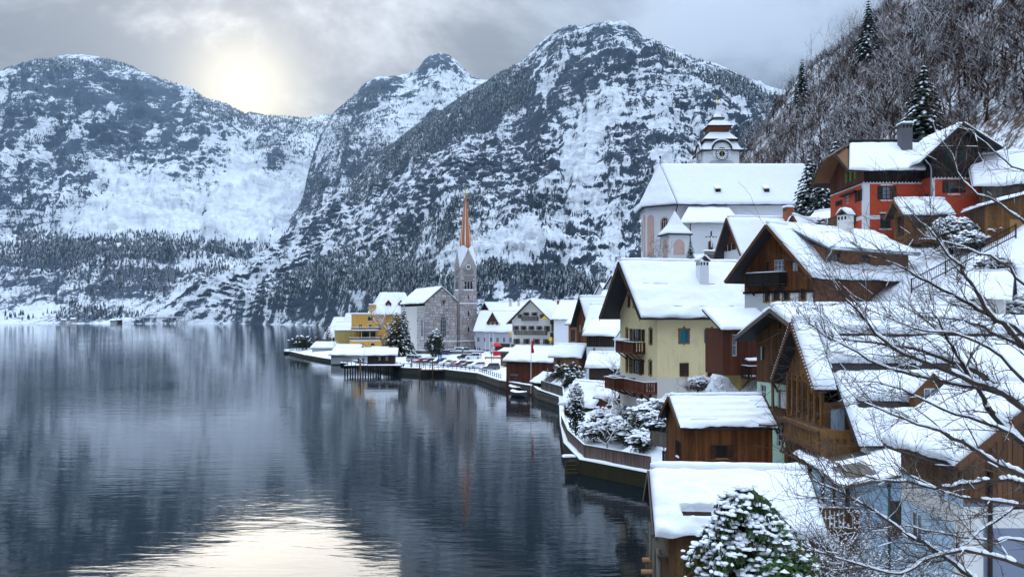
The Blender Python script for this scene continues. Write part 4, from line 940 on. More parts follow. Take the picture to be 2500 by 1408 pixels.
def cream_house():
    a, rz, L = frame2(1605, 82, 1856, 84.5); W = 10.3
    h = empty('cream_house', a, rz, 'cream plastered house with teal shutters, wide eaves and dark balconies over the lake', 'house')
    zb, ze, zr = 2.2, 14.5, 19.4
    fr = mkwall(h, (0, 0), (1, 0), L, zb, ze, P_CREAM, [
        (1659, 805, 1681, 836, ORN_TEAL), (1729, 805, 1747, 836, dict(ORN_TEAL, closed=False, sh_w=0.4)),
        (1659, 886, 1681, 918, BROWN_CLOSED), (1727, 888, 1748, 918, BROWN_CLOSED), (1651, 956, 1672, 992, dict(door=1, mat=W_DARK))])
    top = [(0, ze), (W / 2, zr), (W, ze)]
    gl = mkwall(h, (0, W), (0, -1), W, zb, top, P_CREAM, [
        (1528, 803, 1533, 838, ORN_BROWN), (1545, 803, 1558, 836, BROWN_OPEN), (1565, 804, 1571, 834, BROWN_OPEN), (1585, 804, 1592, 838, ORN_BROWN),
        (1528, 868, 1533, 906, ORN_BROWN), (1545, 876, 1560, 912, BROWN_OPEN), (1566, 880, 1570, 912, BROWN_OPEN), (1584, 882, 1591, 914, ORN_BROWN),
        (1532, 722, 1538, 747, ORN_BROWN), (1546, 718, 1553, 748, ORN_BROWN), (1562, 942, 1569, 972, ORN_BROWN), (1583, 948, 1590, 978, ORN_BROWN), (1546, 940, 1552, 962, ORN_BROWN)])
    mkwall(h, (L, 0), (0, 1), W, zb, top, P_CREAM); mkwall(h, (L, W), (-1, 0), L, zb, ze, P_CREAM)
    rf = gable_roof(h, 'x', 0, L, 0, W, ze, zr, over_e=0.85, over_g=2.1, over_g1=0.6, thick=0.2, snow=0.36, seed=3, verge=W_DARK, soffit=W_SOFFIT, bare=(((0.88, 1.0, 0.18, 0.42), ), ()))
    # carved edge of the verge: a row of short drops
    sl = (zr - ze) / (W / 2)
    for sgn, ye in ((1, -0.85), (-1, W + 0.85)):
        n = 26
        for k in range(n):
            y = ye + (W / 2 - ye) * (k + 0.5) / n; z = ze + sl * ((y if sgn > 0 else W - y))
            part(rf[0], 'carved_drop', MB().box(-2.14, y - 0.09, z - 0.28, -2.11, y + 0.09, z + 0.02), W_SOFFIT)
    # snow guards on the lake-side slope
    for t in (0.12, 0.52):
        y = -0.85 + (W / 2 + 0.85) * t; z = ze - sl * 0.85 + sl * (W / 2 + 0.85) * t + 0.42; mb = MB()
        for dz in (0.0, 0.22): mb.beam((-0.6, y, z + dz), (L + 0.3, y, z + dz), 0.05)
        for k in range(34): x = -0.55 + (L + 0.8) * k / 33; mb.beam((x, y, z - 0.3), (x, y, z + 0.25), 0.035)
        part(h, 'snow_guard', mb, IRON)
    chimney(h, 6.0, 2.6, 15.5, 19.6, 1.0, 0.9, P_WHITE, True, 0.25, 5)
    part(h, 'gutter', MB().tube([(-1.8, -0.98, 13.75), (L + 0.4, -0.98, 13.7)], 0.08, 6), W_DARK, smooth=True)
    pipe(h, [(8.2, -0.95, 13.7), (8.1, -0.1, 13.0), (8.1, -0.08, 9.9)], 0.06)
    # balconies on the lake gable
    x0, z0 = ray_wall(h, (0, W), (0, -1), 1530, 862); x1, _ = ray_wall(h, (0, W), (0, -1), 1577, 862)
    b = balcony(h, gl, x0, x1 - 0.2, 10.35, 1.25, W_RED, board=0.2, gap=0.035)
    snow_slab(b, [gl.p(x0 - 0.2, 11.5, 1.5), gl.p(x0 + 2.6, 11.5, 1.5), gl.p(x0 + 2.6, 11.6, 0.6), gl.p(x0 - 0.2, 11.6, 0.6)], 0.14, 8, 0.3, edge=0.12, rag=0)
    balcony(h, gl, 0.1, W - 0.1, 6.55, 1.35, W_RED, board=0.2, gap=0.04)
    balcony(h, gl, 1.5, 4.4, 6.55, 2.3, W_RED, board=0.2, gap=0.04, snow=False)
    # plank lean-to and arch at the foot
    settle(h, zb)
cream_house()

def chalet():
    a, rz, L = frame2(1818, 76, 1985, 70); W = 14.0
    h = empty('brown_chalet', a, rz, 'brown timber chalet with black balcony, shingled side wall and white lower storey', 'house')
    zb, ze, zr = 13.2, 18.0, 21.7; top = [(0, ze), (L / 2, zr), (L, ze)]
    zs = 16.15
    fr = mkwall(h, (0, 0), (1, 0), L, zb, top, P_WHITE, [
        (1866, 712, 1877, 735, ORN_BROWN), (1887, 708, 1902, 732, ORN_BROWN), (1912, 708, 1926, 731, ORN_BROWN), (1953, 705, 1966, 731, ORN_BROWN),
        (1889, 634, 1916, 659, dict(frame=PAINT_WHITE, pane=GLASSB, nx=3, nz=2)), (1869, 638, 1880, 662, dict(frame=W_MID)), (1938, 641, 1949, 661, dict(frame=PAINT_WHITE, pane=GLASSB))],
        planks=[dict(mat=W_BROWN, w=0.17, z0=zs, seed=3)])
    sd = mkwall(h, (L, 0), (0, 1), W, zb, ze, W_SHINGLE)
    mkwall(h, (0, W), (0, -1), W, zb, ze, W_BROWN); mkwall(h, (L, W), (-1, 0), L, zb, top, W_BROWN)
    part(h, 'beam', MB().beam(fr.p(-0.1, zs - 0.05, 0.06), fr.p(L + 0.1, zs - 0.05, 0.06), 0.14, 0.2), W_DARK)
    gable_roof(h, 'y', 0, W, 0, L, ze, zr, over_e=1.0, over_g=1.5, over_g1=0.6, thick=0.16, snow=0.34, seed=14, verge=W_MID, soffit=W_BLACK)
    # long dormer over the right slope
    y0 = 1.5; zd = 19.75; dx = L + 0.06
    dw = mkwall(h, (dx, y0), (0, 1), W - y0 - 0.2, 17.6, zd, W_SHINGLE, [(2024, 618, 2048, 652, dict(frame=W_MID, nx=3, nz=3, surround=None)), (2098, 620, 2124, 654, dict(frame=W_MID, nx=3, nz=3))], name='dormer_wall')
    ck = MB(); ck.poly([(dx, y0, 17.6), (dx, y0, zd), (L / 2, y0, 21.0), (L / 2, y0, 19.5)]); part(h, 'dormer_cheek', ck, W_SHINGLE)
    roof_slab(h, [(L + 0.95, W + 0.2, zd - 0.12), (L + 0.95, y0 - 0.5, zd - 0.12), (L / 2, y0 - 0.5, zr + 0.22), (L / 2, W + 0.2, zr + 0.22)][::1], 0.14, ROOF_TIN, name='dormer_roof', snow=dict(thick=0.34, seed=21, cell=0.4))
    # shingles, one by one
    def shingles(wall, x0, x1, z0, z1, seed):
        rng = random.Random(seed); z = z0; um = unit_box(W_SHINGLE); ang = math.atan2(wall.d.y, wall.d.x); row = 0
        while z < z1 - 0.05:
            x = x0 - (0.2 if row % 2 else 0)
            while x < x1:
                w = rng.uniform(0.30, 0.5); xa, xb = max(x, x0), min(x + w - 0.015, x1)
                if xb - xa > 0.08 and not any(hx - hw / 2 - 0.02 < (xa + xb) / 2 < hx + hw / 2 + 0.02 and hz - hh / 2 < z + 0.12 < hz + hh / 2 for (hx, hz, hw, hh) in wall.holes):
                    q = wall.p(xa, z, 0.0); t = rng.uniform(0.03, 0.07)
                    share(wall.obj, 'shingle', um, (q.x + wall.n.x * 0.0, q.y + wall.n.y * 0.0, z), (0, 0, ang), (xb - xa, -t, 0.27 + rng.uniform(-0.03, 0.02)))
                x += w
            z += 0.27; row += 1
    shingles(dw, 0, min(9.6, dw.L), 17.75, zd - 0.15, 2); shingles(sd, 0.05, 8.4, 14.6, 17.35, 5)
    part(h, 'eave_ledge', MB().hexa([(L, 0.1, 17.42), (L + 0.75, 0.1, 17.2), (L + 0.75, W, 17.2), (L, W, 17.42), (L, 0.1, 17.52), (L + 0.75, 0.1, 17.3), (L + 0.75, W, 17.3), (L, W, 17.52)]), ROOF_TIN)
    pipe(h, [(L + 0.95, y0 - 0.3, zd), (L + 0.75, y0 - 0.2, zd - 0.5), (L + 0.2, y0, zd - 0.9), (L + 0.2, y0, 17.6)], 0.07)
    part(h, 'gutter', MB().tube([(L + 1.02, y0 - 0.6, zd + 0.0), (L + 1.02, W + 0.2, zd - 0.02)], 0.07, 6), ZINC, smooth=True)
    x0, _ = ray_wall(h, (0, 0), (1, 0), 1829, 690); x1, _ = ray_wall(h, (0, 0), (1, 0), 1921, 690)
    balcony(h, fr, max(0.1, x0 + 0.5), x1, 16.75, 1.0, W_BLACK, board=0.13, gap=0.02)
    chimney(h, L * 0.62, 8.4, 20.5, 23.2, 1.0, 1.0, P_OFF, True, 0.25, 6)
    settle(h, zb)
chalet()

def mint_house():
    pk = Vector((17.15, 56)); d = Vector((0.28, -0.96)).normalized()      # far to near along the gable
    half = 3.75; nrm = Vector((d.y, -d.x))                                 # outwards (to the lake)
    o = pk - d * half - nrm * 1.4; rz = math.atan2(d.y, d.x); L = half * 2; W = 17.0
    h = empty('mint_green_house', (o.x, o.y, 0), rz, 'mint green house with brown boarded gable and recessed timber loggias', 'house')
    zb, ze, zr = 2.6, 12.6, 14.3; top = [(0, ze), (L / 2, zr), (L, ze)]
    zw = 9.4
    fr = mkwall(h, (0, 0), (1, 0), L, zb, top, P_GREEN, [
        ('m', 0.75, 8.7, 0.7, 1.0, dict(frame=PAINT_WHITE, nx=2, nz=2)), (1897, 1044, 1912, 1090, dict(frame=PAINT_WHITE, nx=2, nz=3)),
        ('m', 0.75, 11.4, 0.42, 0.95, dict(frame=W_DARK)), (1900, 780, 1909, 802, dict(frame=W_DARK)), (1914, 1092, 1924, 1130, dict(door=1, mat=W_MID)),
        ('m', 4.6, 8.15, 4.0, 1.7, dict(frame=W_MID, pane=P_WHITE, nx=1, nz=1, depth=0.15)), ('m', 4.6, 10.95, 4.0, 1.7, dict(frame=W_MID, pane=P_WHITE, nx=1, nz=1, depth=0.15))],
        planks=[dict(mat=W_MID, w=0.17, z0=zw, seed=9)])
    for z in (8.0, 11.0):
        mb = MB().hexa([fr.p(4.3, z - 0.75, -0.1), fr.p(6.1, z - 0.75, -0.1), fr.p(6.1, z - 0.75, -0.05), fr.p(4.3, z - 0.75, -0.05), fr.p(4.3, z + 0.75, -0.1), fr.p(6.1, z + 0.75, -0.1), fr.p(6.1, z + 0.75, -0.05), fr.p(4.3, z + 0.75, -0.05)]); part(h, 'loggia_door', mb, GLASSB)
    for z in (6.9, 9.75): balcony(h, fr, 2.5, L - 0.1, z, 0.55, W_MID, board=0.15, gap=0.012, rail_snow=0, snow=False, hgt=0.95)
    for x in (2.55, 6.7):
        part(h, 'post', MB().beam(fr.p(x, 6.9, 0.4), fr.p(x, 12.6, 0.4), 0.14), W_MID)
    mkwall(h, (L, 0), (0, 1), W, zb, ze, P_GREEN); mkwall(h, (0, W), (0, -1), W, zb, ze, W_RED, [('m', W - 1.0, 11.6, 0.5, 1.6, dict(frame=PAINT_WHITE, pane=GLASSB, nx=1))]); mkwall(h, (L, W), (-1, 0), L, zb, top, W_MID)
    gable_roof(h, 'y', 0, W, 0, L, ze, zr, over_e=0.75, over_g=1.4, over_g1=0.6, thick=0.18, snow=0.42, seed=32, verge=W_GREY, soffit=W_BLACK, bare=((), ((0.05, 1.0, 0.26, 0.40),)))
    part(h, 'mint_window_surround', MB().hexa([fr.p(5.0, 3.2, 0), fr.p(5.15, 3.2, 0), fr.p(5.15, 3.2, 0.04), fr.p(5.0, 3.2, 0.04), fr.p(5.0, 6.4, 0), fr.p(5.15, 6.4, 0), fr.p(5.15, 6.4, 0.04), fr.p(5.0, 6.4, 0.04)]), PAINT_WHITE)
    # small side wing between this house and the cream one
    settle(h, zb)
    g = empty('red_brown_side_wing', (0, 0, 0), 0, 'red-brown boarded wing with snowy deck between cream and mint houses', 'house')
    o2 = P(1765, 850, 70); g.location = (o2.x, o2.y, 0); g.rotation_euler = (0, 0, R(8)); Lg = 4.6
    wf = mkwall(g, (0, 0), (1, 0), Lg, 9.1, 13.0, W_RED, [('m', 1.0, 11.6, 0.45, 1.8, dict(frame=PAINT_WHITE, pane=GLASSB, nx=1, nz=2))], planks=[dict(mat=W_RED, w=0.2)])
    mkwall(g, (0, 4), (0, -1), 4, 9.1, 13.0, W_RED); lw = mkwall(g, (1.6, 0.3), (1, 0), Lg - 1.6, 4.0, 9.1, P_OCHRE, [('m', 1.2, 7.4, 0.35, 0.8, dict(frame=W_MID, nx=1, nz=1))]); mkwall(g, (1.6, 4), (0, -1), 3.7, 4.0, 9.1, P_OCHRE)
    roof_slab(g, [(-0.5, -0.7, 12.95), (Lg, -0.7, 12.95), (Lg, 3.5, 14.6), (-0.5, 3.5, 14.6)], 0.12, ROOF_DARK, snow=dict(thick=0.3, seed=41))
    balcony(g, wf, 1.6, Lg, 9.0, 1.6, W_DARK, board=0.1, gap=0.3, solid=False, hgt=0.9)
    snow_slab(g, [wf.p(1.5, 10.4, 1.7), wf.p(Lg, 10.4, 1.7), wf.p(Lg, 10.5, 0.9), wf.p(1.5, 10.5, 0.9)], 0.14, 4, 0.3, edge=0.1, rag=0)
    settle(g, 4.0)
mint_house()

def gallery_house():
    """honey timber house with the glazed gallery; its gable faces the lake (-X)"""
    X = 16.75; D0, D1 = 45.2, 51.4; mid = 48.3; L = D1 - D0; W = 16.0
    h = empty('honey_timber_house', (X, D1, 0), R(-90), 'honey-coloured timber house with glazed gallery, carved balcony and steep snowy roof', 'house')
    # local x: from far (D1) to near (D0); local y: away from the lake (+X)
    zb, ze, zr = 1.5, 10.75, 13.4; top = [(0, ze), (L / 2, zr), (L, ze)]
    holes = [('m', 0.35 + 0.45 + k * 0.93, 9.25, 0.80, 1.9, dict(frame=W_HONEY, nx=2, nz=3, pane=GLASS, depth=0.1, ft=0.06)) for k in range(6)]
    fr = mkwall(h, (0, 0), (1, 0), L, zb, top, W_HONEY, holes + [('m', 1.2, 5.4, 0.8, 1.3, dict(frame=W_MID, shutter=SHUT_BROWN)), ('m', 4.2, 5.4, 0.8, 1.3, dict(frame=W_MID, shutter=SHUT_BROWN))], planks=[dict(mat=W_HONEY, w=0.16, z0=10.55, seed=4), dict(mat=W_MID, w=0.2, z0=3.0, z1=7.0, seed=5)])
    nr = mkwall(h, (L, 0), (0, 1), W, zb, 9.4, W_MID, [('m', 0.75, 9.1 - 0.75, 0.9, 1.5, dict(frame=W_HONEY, pane=P_BLUE, nx=1, nz=1)), ('m', 1.9, 8.35, 0.9, 1.5, dict(frame=W_HONEY, pane=GLASS, nx=2, nz=3))])
    mkwall(h, (0, W), (0, -1), W, zb, ze, W_MID); mkwall(h, (L, W), (-1, 0), L, zb, top, W_MID)
    # cross-braced frieze above the glazing
    fz = MB(); n = 7
    for k in range(n):
        xa, xb = L * k / n, L * (k + 1) / n
        fz.beam(fr.p(xa, 10.25, 0.05), fr.p(xb, 10.62, 0.05), 0.05, 0.07); fz.beam(fr.p(xa, 10.62, 0.06), fr.p(xb, 10.25, 0.06), 0.05, 0.07)
    part(h, 'braced_frieze', fz, W_HONEY)
    for k in range(7): part(h, 'gallery_post', MB().beam(fr.p(0.33 + k * 0.93, 8.1, 0.07), fr.p(0.33 + k * 0.93, 10.7, 0.07), 0.12, 0.1), W_HONEY)
    # roofs: short lake end with its eave at gallery height, long catslide behind
    th = 0.18; sl = 1.0
    def plane(y0, y1, xe): return [(xe, y0, zr - (xe - L / 2) * sl), (xe, y1, zr - (xe - L / 2) * sl), (L / 2, y1, zr), (L / 2, y0, zr)]
    up = Vector((0, 0, 0.25))
    q = [Vector(p) + up for p in plane(-0.75, 0.55, L / 2 + 3.5)]; r1 = roof_slab(h, q, th, ROOF_DARK, snow=dict(thick=0.4, seed=51, cell=0.3))
    q = [Vector(p) + up for p in plane(0.57, W + 1, L / 2 + 6.1)]; r2 = roof_slab(h, q, th, ROOF_DARK, snow=dict(thick=0.42, seed=52, cell=0.32, rough=0.2, bare=((0.0, 0.42, 0.54, 0.645), (0.06, 0.72, 0.835, 0.905), (0.03, 0.22, 0.24, 0.335), (0.42, 0.56, 0.38, 0.46))), label='long snow-covered catslide roof slope')
    q = [Vector(p) + up for p in [(L / 2 - 3.6, W + 1, zr - 3.6), (L / 2 - 3.6, -0.75, zr - 3.6), (L / 2, -0.75, zr), (L / 2, W + 1, zr)]]; roof_slab(h, q, th, ROOF_DARK, snow=dict(thick=0.4, seed=53, cell=0.4))
    mb = MB(); mb.tube([(L / 2, -0.7 + (W + 1.6) * i / 24, zr + 0.45 + 0.03 * math.sin(i * 1.7)) for i in range(25)], 0.26, 8); part(r2, 'snow_ridge', mb, SNOW, smooth=True)
    # log verge with knobs of snow (string of round ends)
    for sgn in (-1, 1):
        pa, pb = Vector((L / 2 + sgn * 3.6, -0.78, zr - 3.6 + 0.18)), Vector((L / 2, -0.78, zr + 0.2))
        part(r1, 'bargeboard', MB().beam(pa, pb, 0.09, 0.3), W_MID)
        for k in range(22):
            p = pa.lerp(pb, (k + 0.5) / 22); part(r1, 'verge_knob', MB().lathe([(0.02, p.z + 0.12), (0.05, p.z + 0.15), (0.045, p.z + 0.19), (0.02, p.z + 0.21)], (p.x, p.y - 0.02), 6), SNOW)
    so = MB()
    for sgn in (-1, 1): so.quad((L / 2 + sgn * 3.5, -0.7, zr - 3.5 + 0.02), (L / 2, -0.7, zr + 0.02), (L / 2, 0.02, zr + 0.02), (L / 2 + sgn * 3.5, 0.02, zr - 3.5 + 0.02))
    part(r1, 'soffit', so, W_SOFFIT)
    # lower skirt roof line under the gable on the far side
    part(h, 'skirt_board', MB().beam((-0.5, -0.72, 10.1), (-0.3, -0.72, 8.2), 0.09, 0.3), W_MID)
    # carved balcony
    b = balcony(h, fr, 1.6, 7.6, 7.1, 0.75, W_HONEY, board=0.13, gap=0.05, hgt=0.97, rail_snow=0.0, brackets=False)
    part(b, 'ledge', MB().hexa([fr.p(1.0, 7.98, 0.0), fr.p(7.5, 7.98, 0.0), fr.p(7.5, 7.9, 0.95), fr.p(1.0, 7.9, 0.95), fr.p(1.0, 8.1, 0.0), fr.p(7.5, 8.1, 0.0), fr.p(7.5, 8.0, 0.95), fr.p(1.0, 8.0, 0.95)]), W_MID)
    eb = MB(); eb.hexa([fr.p(7.62, 6.7, -1.6), fr.p(7.68, 6.7, -1.6), fr.p(7.68, 6.7, 0.75), fr.p(7.62, 6.7, 0.75), fr.p(7.62, 8.1, -1.6), fr.p(7.68, 8.1, -1.6), fr.p(7.68, 8.1, 0.75), fr.p(7.62, 8.1, 0.75)]); part(b, 'end_panel', eb, W_HONEY)
    for k in range(6): part(b, 'carved_heart', MB().prism([(7.70, -0.6 + k * 0.37 + c * 0.1, 7.55 + s_ * 0.14) for c, s_ in ((0, -1), (0.9, 0.1), (0.5, 0.9), (0, 0.45), (-0.5, 0.9), (-0.9, 0.1))], (0.02, 0, 0)), W_MID)
    # lattice screen under the balcony
    lt = MB()
    for k in range(9):
        xa, xb = 1.6 + k * 0.66, 1.6 + (k + 1) * 0.66
        lt.beam(fr.p(xa, 6.1, 0.85), fr.p(xb, 6.9, 0.85), 0.06); lt.beam(fr.p(xa, 6.9, 0.86), fr.p(xb, 6.1, 0.86), 0.06)
    lt.beam(fr.p(1.5, 6.05, 0.85), fr.p(7.7, 6.05, 0.85), 0.12); lt.beam(fr.p(1.5, 6.95, 0.85), fr.p(7.7, 6.95, 0.85), 0.12); part(h, 'lattice', lt, W_MID)
    # dormer on the catslide
    zc = 9.0; xd = zr + L / 2 - zc
    yd = XU(2262, D1 - xd) - X; db = MB()
    wq = [(xd + 0.9, yd - 0.75, zc - 0.3), (xd + 0.9, yd + 0.75, zc - 0.3)]
    dw = mkwall(h, (xd + 0.5, yd - 0.8), (0, 1), 1.6, zc - 0.2, [(0, zc + 1.25), (0.8, zc + 2.0), (1.6, zc + 1.25)], W_HONEY, [('m', 0.8, zc + 0.75, 0.75, 1.1, dict(frame=PAINT_WHITE, pane=GLASSB, nx=2, nz=2))], name='dormer_wall')
    for s_ in (-1, 1):
        ck = MB(); ck.poly([(xd + 0.5, yd + s_ * 0.8, zc - 0.3), (xd + 0.5, yd + s_ * 0.8, zc + 1.25), (xd - 1.2, yd + s_ * 0.8, zc + 1.25)]); part(h, 'dormer_cheek', ck, W_HONEY)
        e, r = (yd + s_ * 1.05, zc + 1.05), (yd, zc + 2.1)
        qq = [(xd - 2.2, e[0], e[1]), (xd + 0.8, e[0], e[1]), (xd + 0.8, r[0], r[1]), (xd - 2.2, r[0], r[1])] if s_ > 0 else [(xd + 0.8, e[0], e[1]), (xd - 2.2, e[0], e[1]), (xd - 2.2, r[0], r[1]), (xd + 0.8, r[0], r[1])]
        roof_slab(h, qq, 0.1, W_MID, name='dormer_roof', snow=dict(thick=0.22, seed=57, cell=0.3))
    # lower annex towards the camera with its own balcony
    settle(h, zb)
    g = empty('blue_annex', (0, 0, 0), R(-96), 'pale blue annex with carved timber balcony below the honey house', 'house')
    f0 = Vector((16.6, 46.6)); g.location = (f0.x, f0.y, 0); La = 9.0
    wf = mkwall(g, (0, 0), (1, 0), La, 0.5, 6.6, P_BLUE, [('m', 2.2, 5.1, 0.8, 1.9, dict(frame=W_RED, nx=2, nz=3)), ('m', 4.3, 5.1, 0.7, 1.9, dict(frame=W_RED, nx=2, nz=3)), ('m', 6.6, 5.1, 0.9, 1.9, dict(frame=W_RED, nx=2, nz=3)), ('m', 3.0, 2.3, 0.8, 1.4, dict(frame=W_DARK)), ('m', 6.5, 2.3, 0.8, 1.4, dict(frame=W_DARK))])
    mkwall(g, (La, 0), (0, 1), 5, 0.5, 6.6, P_BLUE, [('m', 1.6, 5.0, 0.9, 1.6, dict(frame=W_RED, nx=2, nz=3)), ('m', 3.6, 5.0, 0.9, 1.6, dict(frame=PAINT_WHITE, nx=2, nz=3))])
    roof_slab(g, [(La + 0.3, -0.9, 6.4), (-0.2, -0.9, 6.4), (-0.2, 3.0, 8.0), (La + 0.3, 3.0, 8.0)][::-1] if False else [(-0.2, -0.9, 6.45), (La + 0.3, -0.9, 6.45), (La + 0.3, 3.0, 7.3), (-0.2, 3.0, 7.3)], 0.12, W_GREY, snow=dict(thick=0.16, seed=61, bare=((0.0, 0.5, 0.2, 0.7), (0.55, 0.95, 0.1, 0.5))))
    b = balcony(g, wf, -0.8, La - 0.6, 4.25, 1.7, W_BOAT, board=0.13, gap=0.06, hgt=1.0, rail_snow=0.05)
    settle(g, 0.5)
gallery_house()

def blue_house():
    """corner house, lower right; its long side faces the lake (-X), its gable faces the camera"""
    X = 15.9; D0, D1 = 29.7, 34.4; W = 5.2; Lx = D1 - D0
    h = empty('blue_corner_house', (X, D0, 0), 0, 'pale blue and grey corner house with brown boarded gable and white corner bands', 'house')
    zb, ze, zr = 0.6, 9.2, 11.3; top = [(0, ze), (W / 2, zr), (W, ze)]; zw = 7.3
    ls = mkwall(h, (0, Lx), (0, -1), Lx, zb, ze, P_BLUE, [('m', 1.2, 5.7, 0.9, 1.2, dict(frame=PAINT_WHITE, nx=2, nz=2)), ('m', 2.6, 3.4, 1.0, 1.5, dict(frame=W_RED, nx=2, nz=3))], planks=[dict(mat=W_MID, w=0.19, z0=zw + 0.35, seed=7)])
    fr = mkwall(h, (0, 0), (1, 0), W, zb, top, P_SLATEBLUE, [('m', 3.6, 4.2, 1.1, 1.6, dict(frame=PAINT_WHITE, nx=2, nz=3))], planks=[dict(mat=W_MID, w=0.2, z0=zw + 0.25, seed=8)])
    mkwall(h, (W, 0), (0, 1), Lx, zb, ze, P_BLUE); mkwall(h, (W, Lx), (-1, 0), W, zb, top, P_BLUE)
    # pale corner bands and arched frames
    for w, xs in ((ls, Lx), (fr, 0.0)):
        mb = MB(); a, b = (Lx - 0.55, Lx) if w is ls else (0.0, 0.7)
        mb.hexa([w.p(a, zb, 0.0), w.p(b, zb, 0.0), w.p(b, zb, 0.025), w.p(a, zb, 0.025), w.p(a, zw, 0.0), w.p(b, zw, 0.0), w.p(b, zw, 0.025), w.p(a, zw, 0.025)])
        a, b = (0.0, Lx - 0.56) if w is ls else (0.71, W)
        mb.hexa([w.p(a, zw - 0.75, 0.0), w.p(b, zw - 0.75, 0.0), w.p(b, zw - 0.75, 0.022), w.p(a, zw - 0.75, 0.022), w.p(a, zw, 0.0), w.p(b, zw, 0.0), w.p(b, zw, 0.022), w.p(a, zw, 0.022)])
        part(h, 'corner_band', mb, P_OFF)
    gable_roof(h, 'y', 0, Lx, 0, W, ze, zr, over_e=0.6, over_g=0.75, over_g1=0.3, thick=0.16, snow=0.36, seed=71, verge=W_MID, cell=0.25)
    sk = MB(); n = 30
    for k in range(n): part(h, 'scalloped_drop', MB().prism([fr.p(W * (k + c) / n, zw + 0.25 + dz, 0.05) for c, dz in ((0.04, 0), (0.25, -0.12), (0.75, -0.12), (0.96, 0))], fr.n * 0.03), W_MID)
    part(h, 'gutter', MB().tube([(-0.68, -0.7, 8.72), (-0.68, Lx, 8.72)], 0.07, 6), W_DARK, smooth=True)
    pipe(h, [(0.9, -0.12, 8.6), (0.9, -0.1, 0.8)], 0.075, W_DARK)
    settle(h, zb)
    p = PZ(2122, 1408, 2.0); pl = empty('green_lamp_pole', (15.0, 33.5, 1.0), 0, 'slim dark green pole standing in front of the blue house', 'pole')
    part(pl, 'pole', MB().tube([(0, 0, -1), (0, 0, 6.2)], [0.07, 0.055], 8), plain('green_pole', (0.02, 0.07, 0.05), 0.4), smooth=True); part(pl, 'cap', MB().lathe([(0.05, 6.2), (0.09, 6.25), (0.09, 6.32), (0.02, 6.4)], (0, 0), 8), IRON)
blue_house()

def garden_shed():
    a, rz, L = frame2(1672, 52, 1886, 52.4); W = 4.4
    h = empty('brown_garden_shed', a, rz, 'brown boarded shed with snowy plank roof and shuttered window above the garden', 'shed')
    zb, ze, zr = 2.6, 7.35, 8.75; top = [(0, ze), (W / 2, zr), (W, ze)]
    fr = mkwall(h, (0, 0), (1, 0), L, zb, ze, W_RED, [(1749, 1086, 1774, 1117, dict(frame=W_DARK, shutter=SHUT_BROWN, nx=2, nz=3, sill=W_PALE, sh_w=0.36))], planks=[dict(mat=W_BROWN, w=0.21, seed=11)])
    gl = mkwall(h, (0, W), (0, -1), W, zb, top, W_RED, [('m', 3.0, 5.6, 0.6, 1.0, dict(frame=W_DARK, shutter=SHUT_BROWN, sill=W_MID, snow=True, sh_w=0.3))], planks=[dict(mat=W_BROWN, w=0.24, seed=12)])
    mkwall(h, (L, 0), (0, 1), W, zb, top, W_BROWN); mkwall(h, (L, W), (-1, 0), L, zb, ze, W_BROWN)
    rf = gable_roof(h, 'x', 0, L, 0, W, ze, zr, over_e=0.35, over_g=0.45, over_g1=0.25, thick=0.1, mat=W_DARK, snow=0.2, seed=81, cell=0.16, verge=W_MID, ripple=0.45, bare=(((0.80, 1.0, 0.0, 0.06), (0.88, 1.0, 0.28, 0.35), (0.86, 1.0, 0.52, 0.59), (0.82, 1.0, 0.74, 0.80), (0.12, 0.42, 0.14, 0.19)), ()))
    part(h, 'gutter', MB().tube([(-0.3, -0.45, 7.1), (L + 0.2, -0.45, 7.05)], 0.05, 6), IRON, smooth=True)
    settle(h, zb)
garden_shed()

def near_boathouse():
    a, rz, _ = frame2(1635, 38.6, 1635, 38.6); rz = R(-5.4); L = 6.6; W = 6.4
    h = empty('near_boathouse', (7.22, 38.6, 0), rz, 'weathered boarded boathouse with thick smooth snow roof at the water', 'boathouse')
    zb, ze, zr = -1.2, 4.25, 6.2; top = [(0, ze), (W / 2, zr), (W, ze)]
    mkwall(h, (0, 0), (1, 0), L, zb, ze, W_BOAT, planks=[dict(mat=W_BOAT, w=0.32, seed=21, gap=0.025)])
    gl = mkwall(h, (0, W), (0, -1), W, zb, top, W_BOAT, planks=[dict(mat=W_BOAT, w=0.3, z0=0.5, seed=22, gap=0.025)])
    mkwall(h, (L, 0), (0, 1), W, zb, top, W_BOAT); mkwall(h, (L, W), (-1, 0), L, zb, ze, W_BOAT)
    gable_roof(h, 'x', 0, L, 0, W, ze, zr, over_e=0.45, over_g=0.75, over_g1=0.4, thick=0.12, mat=W_DARK, snow=0.42, seed=91, cell=0.16, verge=W_GREY, bare=(((0.17, 0.62, 0.20, 0.36),), ()))
    part(h, 'drift', MB().tube([(1.0, 1.0, 5.3), (2.2, 0.96, 5.32), (3.4, 0.98, 5.3), (4.2, 1.0, 5.26)], [0.06, 0.15, 0.15, 0.05], 8), SNOW, smooth=True)
    part(h, 'plank_walkway', MB().box(-0.55, 0.2, 2.9, -0.02, W, 3.0), W_GREY)
    for y in (0.5, 3.0, 5.5): part(h, 'mooring_pile', MB().tube([(-0.45, y, -2), (-0.45, y, 3.2)], 0.12, 8), W_GREY, smooth=True)
    part(h, 'log', MB().tube([(-0.9, 5.6, 1.2), (0.4, 5.4, 1.25)], 0.16, 8), W_PALE, smooth=True); part(h, 'log', MB().tube([(-1.0, 5.0, 0.75), (0.4, 4.9, 0.8)], 0.16, 8), W_PALE, smooth=True)
    part(h, 'rain_pipe', MB().tube([(-0.15, -0.1, 1.2), (0.5, -1.9, -0.6)], 0.14, 8), PAINT_WHITE, smooth=True)
    settle(h, zb)
near_boathouse()

